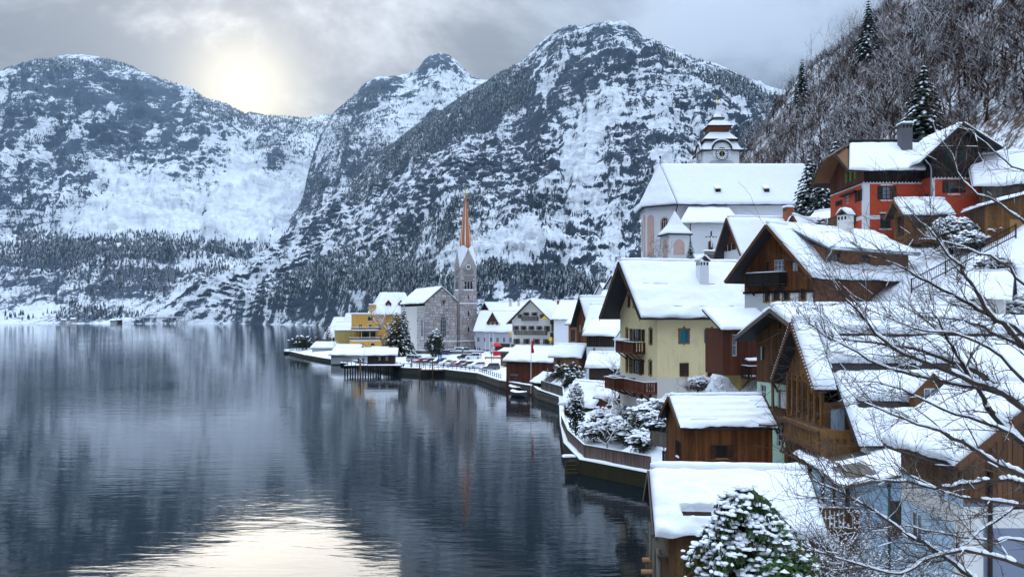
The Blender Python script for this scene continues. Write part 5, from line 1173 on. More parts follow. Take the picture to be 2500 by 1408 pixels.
def red_house():
    X, D0, D1 = 35.9, 86.0, 95.0; W = D1 - D0; L = 12.5
    h = empty('red_house', (X, D0, 0), 0, 'red plastered house with white bands, dark timber upper storey and green shutters', 'house')
    zb, ze, zr = 20.0, 29.2, 32.3; zt = 27.75
    top = [(0, ze), (W * 0.36, zr - 0.9), (W * 0.64, zr - 0.9), (W, ze)]
    GS = dict(frame=W_DARK, shutter=SHUT_GREEN, nx=2, nz=3)
    fr = mkwall(h, (0, 0), (1, 0), 5.9, zb, ze, P_RED, [(2154, 455, 2176, 486, dict(GS, pane=GLASSB)), (2149, 523, 2174, 556, dict(GS, closed=True))], planks=[dict(mat=W_BLACK, w=0.24, z0=zt, seed=31)])
    gl = mkwall(h, (0, W), (0, -1), W, zb, top, P_RED, [(2064, 478, 2072, 497, dict(frame=PAINT_WHITE, nx=2, nz=2)), (2093, 464, 2101, 492, GS), (2045, 490, 2052, 502, GS), (2069, 421, 2075, 445, dict(frame=W_MID, shutter=SHUT_LIME)), (2080, 416, 2086, 438, dict(frame=W_MID, shutter=SHUT_LIME)), (2052, 548, 2059, 580, dict(door=1, mat=SHUT_GREEN))], planks=[dict(mat=W_RED, w=0.24, z0=zt, seed=32)])
    mkwall(h, (L, W), (-1, 0), L, zb, ze, P_RED); mkwall(h, (L, 0), (0, 1), W, zb, top, P_RED)
    # wing with its own gable towards the lake road
    wx0, wx1, wy = 5.9, 11.0, -2.0; wl = wx1 - wx0
    wt = [(0, 30.4), (wl * 0.52, 32.9), (wl, 30.6)]
    wf = mkwall(h, (wx0, wy), (1, 0), wl, zb, wt, P_RED, [(2315, 440, 2342, 470, GS), (2318, 369, 2340, 394, dict(frame=W_MID, shutter=SHUT_GREEN, nx=2, nz=1))], planks=[dict(mat=W_BLACK, w=0.26, z0=zt + 0.15, seed=33)])
    ws = mkwall(h, (wx0, 0), (0, -1), -wy, zb, [(0, 30.4), (-wy, 30.4)], P_RED, [('m', 1.0, 25.4, 0.9, 1.9, dict(frame=W_DARK, nx=1, nz=2))], planks=[dict(mat=W_BLACK, w=0.26, z0=zt + 0.15, seed=34)])
    mkwall(h, (wx1, wy), (0, 1), -wy, zb, 30.6, P_RED)
    # white bands: corners, floor line and scalloped line under the boards
    def band(w, a, b, z0, z1, t=0.02):
        mb = MB().hexa([w.p(a, z0, 0), w.p(b, z0, 0), w.p(b, z0, t), w.p(a, z0, t), w.p(a, z1, 0), w.p(b, z1, 0), w.p(b, z1, t), w.p(a, z1, t)]); part(h, 'white_band', mb, PAINT_WHITE)
    band(fr, 0, 0.6, zb, zt - 0.25); band(gl, W - 0.45, W, zb, zt - 0.25); band(fr, 0.61, 5.9, 23.9, 24.3, 0.018); band(gl, 0, W - 0.46, 23.9, 24.3, 0.018); band(wf, 0, 0.35, zb, zt); band(wf, wl - 0.3, wl, zb, zt)
    for w, a, b, z in ((fr, 0, 5.9, zt), (gl, 0, W, zt), (wf, 0, wl, zt + 0.15)):
        band(w, a, b, z - 0.24, z - 0.02, 0.024); n = int((b - a) / 0.32)
        for k in range(n):
            c = a + (b - a) * (k + 0.5) / n; r = (b - a) / n * 0.42
            part(h, 'scalloped_drop', MB().prism([w.p(c - r, z + 0.02, 0.05), w.p(c - r * 0.6, z - 0.14, 0.05), w.p(c + r * 0.6, z - 0.14, 0.05), w.p(c + r, z + 0.02, 0.05)], w.n * 0.03), W_BLACK)
    def wframe(w, u0, v0, u1, v1, o, d):
        xa, za = ray_wall(h, o, d, u0, v1); xb, zc = ray_wall(h, o, d, u1, v0)
        for (a, b, z0, z1) in ((xa, xb, zc, zc + 0.12), (xa, xb, za - 0.12, za)): band(w, a, b, z0, z1, 0.03)
    wframe(fr, 2150, 453, 2180, 488, (0, 0), (1, 0)); wframe(wf, 2313, 437, 2344, 473, (wx0, wy), (1, 0)); wframe(fr, 2146, 521, 2177, 558, (0, 0), (1, 0))
    # main roof: clipped gable towards the lake
    e, g = 0.9, 1.9; sl = (zr - ze) / (W / 2); zE = ze - sl * e + 0.2; up = 0.2; sn = dict(thick=0.3, seed=101, cell=0.35)
    hipx, hz, hy0, hy1 = 0.3, zr - 1.25, W * 0.5 - 1.8, W * 0.5 + 1.8
    roof_slab(h, [(-g, -e, zE), (wx0 + 2.5, -e, zE), (wx0 + 2.5, W / 2, zr + up), (hipx, W / 2, zr + up)], 0.16, ROOF_DARK, snow=sn)
    roof_slab(h, [(L + 0.6, W + e, zE), (-g, W + e, zE), (hipx, W / 2, zr + up), (L + 0.6, W / 2, zr + up)], 0.16, ROOF_DARK, snow=dict(thick=0.3, seed=102, cell=0.5))
    hp = MB(); hp.hexa([(-g - 0.02, hy1, hz), (-g - 0.02, hy0, hz), (hipx, W / 2 - 0.05, zr + up), (hipx, W / 2 + 0.05, zr + up), (-g - 0.02, hy1, hz + 0.14), (-g - 0.02, hy0, hz + 0.14), (hipx, W / 2 - 0.05, zr + up + 0.16), (hipx, W / 2 + 0.05, zr + up + 0.16)]); part(h, 'clipped_gable_roof', hp, W_GREY)
    for sgn, ye in ((1, -e), (-1, W + e)): part(h, 'bargeboard', MB().beam((-g - 0.03, ye, zE - 0.12), (-g - 0.03, W / 2 - sgn * 1.8, hz), 0.06, 0.3), W_DARK)
    sf = MB(); sf.quad((-g, -e, zE - 0.18), (0, -e, zE - 0.18), (0, W / 2, zr - 0.1), (-g, W / 2 - 1.5, hz - 0.1)); sf.quad((-g, W + e, zE - 0.18), (0, W + e, zE - 0.18), (0, W / 2, zr - 0.1), (-g, W / 2 + 1.5, hz - 0.1)); part(h, 'soffit', sf, W_SOFFIT)
    part(h, 'ridge_tile', MB().tube([(hipx, W / 2, zr + 0.55), (L, W / 2, zr + 0.55)], 0.16, 6), ROOF_DARK, smooth=True)
    # wing roof
    xm = wx0 + wl * 0.52; zm = 33.1
    roof_slab(h, [(wx0 - 1.6, W / 2, 29.2), (wx0 - 1.6, wy - 1.1, 29.2), (xm, wy - 1.1, zm), (xm, W / 2, zm)], 0.16, ROOF_DARK, snow=dict(thick=0.28, seed=105))
    roof_slab(h, [(wx1 + 1.5, wy - 1.1, 30.6), (wx1 + 1.5, W / 2, 30.6), (xm, W / 2, zm), (xm, wy - 1.1, zm)], 0.16, ROOF_DARK, snow=dict(thick=0.28, seed=106))
    pipe(h, [(wx0 - 1.2, wy - 0.9, 29.6), (wx0 - 0.2, wy - 0.2, 29.0), (wx0 - 0.05, wy - 0.08, 28.6), (wx0 - 0.05, wy - 0.08, 24.5)], 0.07)
    chimney(h, 5.6, 3.0, 31.0, 34.2, 1.1, 1.1, plaster('chimney_grey', (0.12, 0.12, 0.13)), False, 0.2, 9)
    chimney_cap = None
    # balcony on the lake gable, window box, porch
    x0, _ = ray_wall(h, (0, W), (0, -1), 2046, 530); x1, _ = ray_wall(h, (0, W), (0, -1), 2090, 530)
    balcony(h, gl, max(0.3, x0), min(W - 0.6, x1), 23.75, 1.1, W_BOAT, board=0.17, gap=0.03, rail_snow=0)
    part(h, 'flower_box', MB().hexa([gl.p(3.6, 26.9, 0.03), gl.p(7.4, 26.9, 0.03), gl.p(7.4, 26.9, 0.4), gl.p(3.6, 26.9, 0.4), gl.p(3.6, 27.1, 0.03), gl.p(7.4, 27.1, 0.03), gl.p(7.4, 27.1, 0.4), gl.p(3.6, 27.1, 0.4)]), W_DARK)
    settle(h, zb)
    # timber porch in front
    q = P(2212, 560, 82); g = empty('timber_porch', (q.x, 81.5, 0), 0, 'small honey timber porch with snowy gable roof before the red house', 'porch'); Lp = 4.0; Wp = 3.0
    fb = mkwall(g, (0, 0), (1, 0), Lp, 21.2, 24.1, W_HONEY, [('m', 1.35, 23.1, 1.8, 1.4, dict(frame=W_HONEY, nx=4, nz=2)), ('m', 3.2, 23.1, 1.1, 1.4, dict(frame=W_HONEY, nx=3, nz=2))], planks=[dict(mat=W_HONEY, w=0.2, seed=41)])
    mkwall(g, (0, Wp), (0, -1), Wp, 21.2, [(0, 24.1), (Wp / 2, 25.3), (Wp, 24.1)], W_HONEY, [('m', 1.5, 22.9, 1.6, 2.0, dict(frame=W_DARK, nx=1, nz=1))], planks=[dict(mat=W_HONEY, w=0.22, seed=42)]); mkwall(g, (Lp, 0), (0, 1), Wp, 21.2, [(0, 24.1), (Wp / 2, 25.3), (Wp, 24.1)], W_HONEY)
    gable_roof(g, 'x', 0, Lp, 0, Wp, 24.1, 25.3, over_e=0.5, over_g=0.8, over_g1=0.4, thick=0.1, snow=0.3, seed=111, verge=W_HONEY)
    for x in (0.05, Lp): part(g, 'brace', MB().beam((x, -0.05, 23.1), (x - 0.7 if x < 1 else x, -0.45, 24.0), 0.1), W_HONEY)
    settle(g, 21.2)
red_house()

def upper_wooden_houses():
    a, rz, L = frame2(2398, 82, 2560, 80); W = 7
    h = empty('weathered_barn_house', a, rz, 'weathered brown wooden house with snowy roof right of the red house', 'house'); zb, ze, zr = 22.5, 27.0, 30.0
    top = [(0, ze), (W / 2, zr), (W, ze)]
    mkwall(h, (0, 0), (1, 0), L, zb, ze, W_GREY, [(2455, 429, 2476, 448, dict(frame=PAINT_WHITE, nx=3, nz=2))], planks=[dict(mat=W_GREY, w=0.24, seed=51)])
    mkwall(h, (0, W), (0, -1), W, zb, top, W_BROWN, [('m', 3.4, 25.4, 0.9, 1.4, dict(frame=PAINT_WHITE)), ('m', 5.6, 25.4, 0.9, 1.4, dict(frame=PAINT_WHITE))], planks=[dict(mat=W_BROWN, w=0.24, seed=52)]); mkwall(h, (L, 0), (0, 1), W, zb, top, W_BROWN); mkwall(h, (L, W), (-1, 0), L, zb, ze, W_BROWN)
    gable_roof(h, 'x', 0, L, 0, W, ze, zr, over_e=0.7, over_g=0.9, thick=0.14, snow=0.34, seed=121, verge=PAINT_WHITE); pipe(h, [(3.8, -0.7, 26.4), (3.2, -0.1, 25.4), (3.2, -0.1, 24.0)], 0.06); settle(h, zb)
    a, rz, L = frame2(2405, 74, 2570, 73); W = 5
    g = empty('honey_wood_garage', a, rz, 'honey-coloured boarded garage with low snowy roof beside the barn house', 'garage'); zb = 19.6
    fr = mkwall(g, (0, 0), (1, 0), L, zb, [(0, 23.6), (3.6, 24.6), (L, 24.4)], W_HONEY, [('m', 3.1, 21.2, 2.2, 2.6, dict(door=1, mat=W_PALE))], planks=[dict(mat=W_HONEY, w=0.24, seed=53)])
    mkwall(g, (0, W), (0, -1), W, zb, 23.6, W_MID, planks=[dict(mat=W_MID, w=0.26, seed=54)])
    roof_slab(g, [(-0.5, -0.5, 23.65), (3.6, -0.5, 24.75), (3.6, W, 24.75), (-0.5, W, 23.65)], 0.12, W_DARK, snow=dict(thick=0.25, seed=131)); roof_slab(g, [(3.62, -0.5, 24.75), (L + 0.5, -0.5, 24.5), (L + 0.5, W, 24.5), (3.62, W, 24.75)], 0.12, W_DARK, snow=dict(thick=0.25, seed=132)); settle(g, zb)
    # higher up, mostly out of the frame
    a, rz, L = frame2(2484, 112, 2640, 110); W = 9
    h = empty('yellow_upper_house', a, rz, 'pale yellow house high on the wooded slope with deep snowy eaves', 'house'); zb, ze, zr = 37.0, 45.5, 50.0; top = [(0, ze), (W / 2, zr), (W, ze)]
    mkwall(h, (0, 0), (1, 0), L, zb, [(0, 44.5), (L / 2, 49.5), (L, 44.5)], P_CREAM); mkwall(h, (0, W), (0, -1), W, zb, 44.5, P_CREAM, [('m', 6.5, 42.0, 0.9, 1.6, dict(frame=W_DARK))]); mkwall(h, (L, 0), (0, 1), W, zb, 44.5, P_CREAM)
    gable_roof(h, 'y', 0, W, 0, L, 44.5, 49.5, over_e=1.6, over_g=1.4, thick=0.16, snow=0.34, seed=141, verge=W_DARK); settle(h, zb)
    a, rz, L = frame2(2426, 100, 2580, 98); W = 6
    h = empty('hillside_hut', a, rz, 'small dark hut with turquoise window and snowy roof on the wooded slope', 'hut'); zb = 32.5
    fr = mkwall(h, (0, 0), (1, 0), L, zb, [(0, 36.2), (L * 0.5, 39.2), (L, 36.2)], W_DARK, [(2469, 309, 2484, 322, dict(frame=SHUT_TEAL, pane=GLASSB, nx=2, nz=1))], planks=[dict(mat=W_DARK, w=0.3, seed=55)]); mkwall(h, (0, W), (0, -1), W, zb, 36.2, P_WHITE)
    gable_roof(h, 'y', 0, W, 0, L, 36.2, 39.2, over_e=1.0, over_g=0.9, thick=0.14, snow=0.34, seed=142, verge=W_DARK); settle(h, zb)
upper_wooden_houses()
# ================================================================ plants
BARK = wood('bark_brown', (0.035, 0.024, 0.017), (0.12, 0.085, 0.06)); BARK_DARK = wood('bark_dark', (0.016, 0.011, 0.008), (0.07, 0.048, 0.032)); BARK_GREY = wood('bark_grey', (0.08, 0.07, 0.06), (0.26, 0.23, 0.20))
TWIG_RED = wood('twig_red_brown', (0.045, 0.022, 0.016), (0.15, 0.075, 0.05))
def leaf_mat(name, a, b_, rough=0.6):
    m, t, b = material(name); pos = t.node('ShaderNodeNewGeometry').outputs['Position']
    t.l.new(t.mix(t.noise(pos, 2.6, 4.0, 0.7), a, b_), b.inputs['Base Color']); b.inputs['Roughness'].default_value = rough
    return m
NEEDLE = leaf_mat('needles', (0.006, 0.016, 0.010), (0.030, 0.058, 0.030)); NEEDLE_BLUE = leaf_mat('needles_blue_green', (0.010, 0.022, 0.018), (0.034, 0.058, 0.046))
YEW = leaf_mat('yew_green', (0.007, 0.014, 0.006), (0.035, 0.045, 0.018)); LAUREL = leaf_mat('laurel_green', (0.015, 0.045, 0.008), (0.085, 0.19, 0.030), 0.4); RUSSET = leaf_mat('russet_conifer', (0.03, 0.022, 0.010), (0.10, 0.065, 0.025)); IVY = leaf_mat('ivy_dark', (0.008, 0.014, 0.006), (0.03, 0.045, 0.018))

def conifer_meshes(h, r, seed, whorls=16, per=7, mat=NEEDLE, snow_amt=0.6, droop=0.45, blade=0.22, key=None, steps=6):
    rng = random.Random(seed); f = MB(); s = MB(); tr = MB()
    tr.tube([(0, 0, -0.6), (0, 0, h * 0.5), (0, 0, h * 0.97)], [h * 0.016, h * 0.010, 0.015], 6)
    for w in range(whorls):
        t = w / (whorls - 1); z = h * (0.08 + 0.88 * t); R0 = r * (1 - t) ** 0.85 * rng.uniform(0.85, 1.1) + 0.05 * r
        n = max(3, int(per * (1 - 0.5 * t)))
        for k in range(n):
            a = 2 * math.pi * (k + rng.random() * 0.7) / n + w * 1.3; L = R0 * rng.uniform(0.72, 1.15); dx, dy = math.cos(a), math.sin(a); st = max(2, int(steps * (1 - 0.5 * t)))
            pz = z; prev = Vector((0, 0, z))
            for i in range(1, st + 1):
                q = i / st; p = Vector((dx * L * q, dy * L * q, z + L * (0.18 * q - droop * q * q))); bl = blade * h / 10 * (1.25 - 0.5 * q) * rng.uniform(0.8, 1.3) * (1 - 0.45 * t)
                side = Vector((-dy, dx, 0)); fwd = (p - prev).normalized()
                for sg in (-1, 1):
                    e = p + side * sg * bl * rng.uniform(0.9, 1.5) + fwd * bl * rng.uniform(0.2, 0.9) - Vector((0, 0, bl * rng.uniform(0.1, 0.6)))
                    f.poly((prev + side * sg * 0.02, e, p + fwd * bl * 0.5)); f.poly((prev, p - Vector((0, 0, bl * rng.uniform(0.5, 1.0))), p + fwd * bl * 0.4))
                if rng.random() < snow_amt * (0.35 + 0.65 * q):
                    b2 = bl * rng.uniform(0.55, 1.0); up = Vector((0, 0, 0.05 + 0.18 * b2)); c = p + up
                    ring = [c + side * b2 * 0.8 - up * 0.8, c + fwd * b2 * 0.9 - up * 0.9, c - side * b2 * 0.8 - up * 0.8, c - fwd * b2 * 0.9 - up * 0.4]; top = c + Vector((0, 0, b2 * 0.28))
                    for j in range(4): s.poly((ring[j], ring[(j + 1) % 4], top)) if (ring[j] - ring[(j + 1) % 4]).length > 1e-5 else None
                prev = p
    return dict(trunk=tr.mesh('trunk', BARK_DARK), crown=f.mesh('crown', mat), snow=s.mesh('snow', SNOW, True) if s.f else None)
def place_tree(meshes, name, loc, rz, sc, label, group=None, cat='tree', tilt=0.0):
    o = empty(name, loc, rz, label, cat, group); o.scale = (sc, sc, sc)
    if tilt: o.rotation_euler = (tilt * math.cos(rz * 3), tilt * math.sin(rz * 3), rz)
    for k, me in meshes.items():
        if me is not None: link(k, me, o, kind='stuff' if k == 'snow' else None)
    return o
def bare_meshes(h, seed, levels=4, spread=0.55, mat=BARK, snow_r=0.012, r0=None, kids=(3, 5), sides=4, up=0.25, lean=0.0, snow_amt=0.75, first=0.25):
    rng = random.Random(seed); tb = MB(); cb = MB(); sb = MB(); r0 = r0 or h * 0.012
    def grow(p, d, L, r, lev):
        n = 4 if lev < 2 else 3; pts = [p]; rad = [r]; dd = d.copy()
        for i in range(n):
            dd = (dd + Vector((rng.gauss(0, 0.12), rng.gauss(0, 0.12), rng.gauss(0, 0.08) + up * 0.12 * (lev > 0)))).normalized()
            p = p + dd * L / n; pts.append(p); rad.append(r * (1 - 0.75 * (i + 1) / n) + 0.0015)
        (tb if lev == 0 else cb).tube(pts, rad, sides if lev < 2 else 3, cap=False)
        for a, b, ra in zip(pts, pts[1:], rad):
            if ra > snow_r * 0.25 and abs((b - a).normalized().z) < 0.93 and rng.random() < snow_amt:
                w = max(ra * 1.05, snow_r); off = Vector((0, 0, ra * 0.6 + w * 0.35)); sb.tube([a + off, b + off], [w, w * 0.8], 4 if lev < 2 else 3, cap=False)
        if lev < levels:
            k = rng.randint(*kids) + (2 if lev == 0 else 0)
            for i in range(k):
                t = rng.uniform(first if lev == 0 else 0.25, 1.0); j = min(int(t * n), n - 1); q = pts[j].lerp(pts[j + 1], t * n - j)
                ax = Vector((rng.gauss(0, 1), rng.gauss(0, 1), rng.gauss(0, 0.6))).normalized(); side = dd.cross(ax).normalized()
                nd = (dd * (1 - spread) + side * spread * rng.uniform(0.8, 1.4) + Vector((0, 0, up * 0.3))).normalized()
                grow(q, nd, L * rng.uniform(0.45, 0.68), max(rad[j] * 0.6, 0.004), lev + 1)
    grow(Vector((0, 0, -0.4)), Vector((lean, 0, 1)).normalized(), h * 0.62, r0, 0)
    return dict(trunk=tb.mesh('trunk', mat), crown=cb.mesh('crown', mat), snow=sb.mesh('snow', SNOW) if sb.f else None)
def bush_meshes(rx, ry, rz, seed, n=900, leaf=0.14, mat=LAUREL, snow_amt=0.35, lumps=0.35, snow_leaf=1.3, upright=False):
    """leafy volume: leaf-sized faces through an uneven crown, snow pads on its upper side"""
    rng = random.Random(seed); f = MB(); s = MB(); tr = MB()
    for k in range(4): tr.tube([(0, 0, -0.4), (rng.uniform(-.3, .3) * rx, rng.uniform(-.3, .3) * ry, rz * 0.7), (rng.uniform(-.5, .5) * rx, rng.uniform(-.5, .5) * ry, rz * 1.3)], [0.035 * rx + 0.02, 0.03, 0.01], 4)
    for i in range(n):
        d = Vector((rng.gauss(0, 1), rng.gauss(0, 1), rng.gauss(0, 1))).normalized(); q = rng.random() ** 0.3
        k = 1 + lumps * mnoise.noise(d * 2.3 + Vector((seed, 0, 0))) * 1.6
        if upright: k *= (1.0 - 0.55 * max(0, d.z) ** 2 * 0)
        p = Vector((d.x * rx * k * q, d.y * ry * k * q, rz + d.z * rz * k * q))
        if p.z < -0.05: continue
        a = Vector((rng.gauss(0, 1), rng.gauss(0, 1), rng.gauss(0, 0.7))).normalized(); b = a.cross(d); b = b.normalized() if b.length > 1e-4 else a.orthogonal(); l = leaf * rng.uniform(0.6, 1.3)
        f.poly((p - a * l, p + b * l * 0.5, p + a * l, p - b * l * 0.5))
        if q > 0.72 and d.z > -0.1 and rng.random() < snow_amt * (0.35 + 0.8 * max(d.z, 0)):
            w = l * snow_leaf; c = p + d * 0.04 + Vector((0, 0, w * 0.25)); an = rng.random() * 6; ring = [c + Vector((math.cos(an + j * 1.257) * w, math.sin(an + j * 1.257) * w, -w * 0.3 + rng.uniform(-.1, .1) * w)) for j in range(5)]
            for j in range(5): s.poly((ring[j], ring[(j + 1) % 5], c + Vector((0, 0, w * 0.35))))
    return dict(trunk=tr.mesh('trunk', BARK_DARK), crown=f.mesh('crown', mat), snow=s.mesh('snow', SNOW, True) if s.f else None)
def on_ground(u, D): return Vector((XU(u, D), D, gz(XU(u, D), D)))

# ---------------------------------------------------------------- wooded slope on the right
def hillside():
    rng = random.Random(77)
    protos = [bare_meshes(11, 200 + k, 3, 0.5, (BARK, BARK_DARK, TWIG_RED, BARK_DARK)[k % 4], 0.03, 0.12, (3, 5), 4, 0.5, 0.0, 0.28) for k in range(7)]
    tall = [bare_meshes(15, 230 + k, 2, 0.42, BARK_GREY, 0.035, 0.11, (4, 6), 4, 0.6, 0.12, 0.4, first=0.45) for k in range(4)]
    con = [conifer_meshes(14, 3.0, 240 + k, 22, 9, NEEDLE, 0.40, blade=0.42) for k in range(3)] + [conifer_meshes(14, 4.6, 246, 22, 10, NEEDLE, 0.5, blade=0.5)]
    labs = (('broad brown leafless tree with fanned twigs on the wooded slope', 'broad brown trees on the wooded slope'), ('dark-barked leafless tree on the wooded slope', 'dark-barked trees on the wooded slope'), ('reddish twiggy leafless tree on the wooded slope', 'reddish twiggy trees on the wooded slope'), ('tall slender pale-stemmed bare tree on the wooded slope', 'pale-stemmed trees on the wooded slope'))
    cnt = 0; tries = 0
    while cnt < 285 and tries < 6000:
        tries += 1
        u = rng.uniform(1560, 2500); D = rng.choice((rng.uniform(84, 180), rng.uniform(130, 420))); x = XU(u, D)
        z = gz(x, D); v = HY - (z - CH) * F / D
        if z < 27 or v < -60 or x > 118: continue
        lim = np.interp(u, [1560, 1620, 1700, 1850, 2000, 2160, 2500], [560, 420, 330, 200, 130, 0, -60])
        if v > 600 or (D < 190 and 20 < x < 60) or (D < 105 and x < 58): continue
        ti = rng.randrange(7) if rng.random() < 0.68 else 7 + rng.randrange(4); m = (protos + tall)[ti]; lab, grp = labs[3 if ti > 6 else (0, 1, 2, 1)[ti % 4]]; sc = rng.uniform(0.6, 1.05) * (0.9 if D < 250 else 1.05)
        place_tree(m, 'bare_tree', (x, D, z), rng.random() * 6.28, sc, lab, grp, tilt=rng.uniform(-0.12, 0.16)); cnt += 1
    # undergrowth and twigs nobody could count
    pv, pf = bare_batch(); V = []; Fc = []; k = 0
    r2 = np.random.RandomState(5); u = r2.uniform(1540, 2560, 22000); D = r2.uniform(62, 430, 22000); x = (u - CX) * D / F; z = ground_z(x, D)
    ok = (z > 26) & (x < 125) & ~((D < 190) & (x > 18) & (x < 55)); x, D, z = x[ok][:10000], D[ok][:10000], z[ok][:10000]; n = len(x)
    h = r2.uniform(1.3, 4.2, n); ang = r2.rand(n) * 6.28; c, s = np.cos(ang), np.sin(ang); wd = r2.uniform(1.2, 2.6, n)
    X = (pv[None, :, 0] * c[:, None] - pv[None, :, 1] * s[:, None]) * (h * wd)[:, None] + x[:, None] + pv[None, :, 2] * (r2.randn(n) * 0.5)[:, None]
    Y = (pv[None, :, 0] * s[:, None] + pv[None, :, 1] * c[:, None]) * (h * wd)[:, None] + D[:, None] + pv[None, :, 2] * (r2.randn(n) * 0.5)[:, None]
    Z = pv[None, :, 2] * h[:, None] + z[:, None] - 0.1
    me = new_mesh('undergrowth', np.stack([X, Y, Z], -1).reshape(-1, 3), (pf[None] + (np.arange(n) * len(pv))[:, None, None]).reshape(-1, 3), [wood_material('undergrowth_twigs', (0.028, 0.013, 0.009), (0.095, 0.048, 0.032), 0.42)])
    at = me.attributes.new('rnd', 'FLOAT', 'POINT'); at.data.foreach_set('value', np.repeat(r2.rand(n), len(pv)).astype(np.float32)); link('undergrowth', me, kind='stuff', label='brown leafless undergrowth covering the wooded slope', cat='undergrowth')
    # conifers that stand out
    for (uu, DD, hh, i, lb) in ((1893, 300, 12, 0, 'dark pointed spruce at the foot of the wooded skyline'), (1958, 255, 14, 1, 'tall dark spruce among bare trees on the skyline'), (2255, 112, 12.5, 3, 'large snowy spruce on the slope behind the red house chimney'), (1975, 118, 11.5, 3, 'snowy spruce beside the church roof, outer of the dark clump'), (2005, 112, 11.5, 2, 'snowy spruce in the middle of the dark clump by the church roof'), (2040, 114, 12.5, 3, 'snowy spruce at the red house side of the dark clump'), (1942, 92, 4.2, 1, 'small snow-covered spruce above the dark wooden gable'), (1686, 128, 5.0, 2, 'small snowy spruce before the white chapel shrine'), (2120, 190, 14, 0, 'dark spruce half hidden in the brown woods')):
        x = XU(uu, DD); zz = {92: 22.3, 128: 21.0}.get(DD, gz(x, DD))
        place_tree(con[i], 'spruce_tree', (x, DD, zz), uu * 0.37, hh / 14, lb)
hillside()
# ================================================================ town by the water
def grid(L, n, zs, w, h, st, x0=None, x1=None):
    x0 = L / (2 * n) if x0 is None else x0; x1 = L - L / (2 * n) if x1 is None else x1
    return [('m', x0 + (x1 - x0) * (k / (n - 1) if n > 1 else 0.5), z, w, h, st) for z in zs for k in range(n)]
def simple_house(name, label, fr, W, zb, ze, zr, axis='x', mat=None, gmat=None, front=(), left=(), right=(), snow=0.3, seed=1, oe=0.6, og=0.6, verge=None, planks=None, cat='house', gplanks=None, group=None, cell=0.6):
    a, rz, L = (Vector((fr[1], fr[2], 0)), fr[3], fr[4]) if fr[0] == 'xy' else frame2(*fr)
    h = empty(name, a, rz, label, cat, group); mat = mat or P_WHITE; gmat = gmat or mat
    tx = [(0, ze), (L / 2, zr), (L, ze)] if axis == 'y' else ze; ty = [(0, ze), (W / 2, zr), (W, ze)] if axis == 'x' else ze
    f = mkwall(h, (0, 0), (1, 0), L, zb, tx, mat if axis == 'x' else gmat, front, planks=planks)
    l = mkwall(h, (0, W), (0, -1), W, zb, ty, gmat if axis == 'x' else mat, left, planks=gplanks); r = mkwall(h, (L, 0), (0, 1), W, zb, ty, gmat if axis == 'x' else mat, right); mkwall(h, (L, W), (-1, 0), L, zb, tx, mat)
    if axis == 'x': gable_roof(h, 'x', 0, L, 0, W, ze, zr, oe, og, 0.16, snow=snow, seed=seed, verge=verge, cell=cell)
    else: gable_roof(h, 'y', 0, W, 0, L, ze, zr, oe, og, 0.16, snow=snow, seed=seed, verge=verge, cell=cell)
    return h, f, l, r, L
WW = dict(frame=PAINT_WHITE, nx=2, nz=2, pane=GLASS); WS = dict(frame=W_MID, shutter=SHUT_BROWN, nx=2, nz=2)

def clock(parent, wall, x, z, r, ring, face, hands, numerals=12):
    """round dial with hour marks and two hands, on a wall"""
    def disc(rr, out, t, n=28): return MB().prism([wall.p(x + rr * math.cos(2 * math.pi * k / n), z + rr * math.sin(2 * math.pi * k / n), out) for k in range(n)], wall.n * t)
    o = part(parent, 'clock', disc(r, 0.02, 0.05), ring); part(o, 'dial', disc(r * 0.9, 0.08, 0.02), face); part(o, 'dial_centre', disc(r * 0.45, 0.105, 0.02), ring)
    for k in range(numerals):
        a = 2 * math.pi * k / 12; c, s_ = math.cos(a), math.sin(a); q = []
        for (rr, w) in ((0.6, -0.05), (0.6, 0.05), (0.86, 0.05), (0.86, -0.05)): q.append(wall.p(x + r * (rr * c - w * s_), z + r * (rr * s_ + w * c), 0.105))
        part(o, 'hour_mark', MB().prism(q, wall.n * 0.02), ring if face is not ring else PAINT_WHITE)
    for (a, l, w) in ((math.pi * 0.52, 0.85, 0.05), (-math.pi * 0.5, 0.6, 0.08)):
        c, s_ = math.cos(a), math.sin(a); q = [wall.p(x + r * (rr * c - ww * s_), z + r * (rr * s_ + ww * c), 0.13) for (rr, ww) in ((-0.1, -w), (-0.1, w), (l, w * 0.4), (l, -w * 0.4))]
        part(o, 'clock_hand', MB().prism(q, wall.n * 0.02), hands)
    return o
def arch_poly(wall, x, z0, w, h, out, n=8):
    pts = [wall.p(x - w / 2, z0, out), wall.p(x + w / 2, z0, out)]
    for k in range(n + 1): a = math.pi * k / n; pts.append(wall.p(x + w / 2 * math.cos(a), z0 + h - w / 2 + w / 2 * math.sin(a), out))
    return pts
def arched_window(parent, wall, x, z0, w, h, frame, pane, muntins=3, rows=4, ft=0.12):
    o = part(parent, 'window', MB().prism(arch_poly(wall, x, z0 - ft, w + 2 * ft, h + 2 * ft, 0.02), wall.n * 0.05), frame)
    part(o, 'pane', MB().prism(arch_poly(wall, x, z0, w, h, 0.075), wall.n * 0.02), pane)
    for k in range(1, muntins): part(o, 'muntin', MB().beam(wall.p(x - w / 2 + w * k / muntins, z0, 0.11), wall.p(x - w / 2 + w * k / muntins, z0 + h - w * 0.25, 0.11), 0.07), frame)
    for k in range(1, rows): part(o, 'muntin', MB().beam(wall.p(x - w / 2, z0 + (h - w / 2) * k / (rows - 1), 0.115), wall.p(x + w / 2, z0 + (h - w / 2) * k / (rows - 1), 0.115), 0.06), frame)
    return o
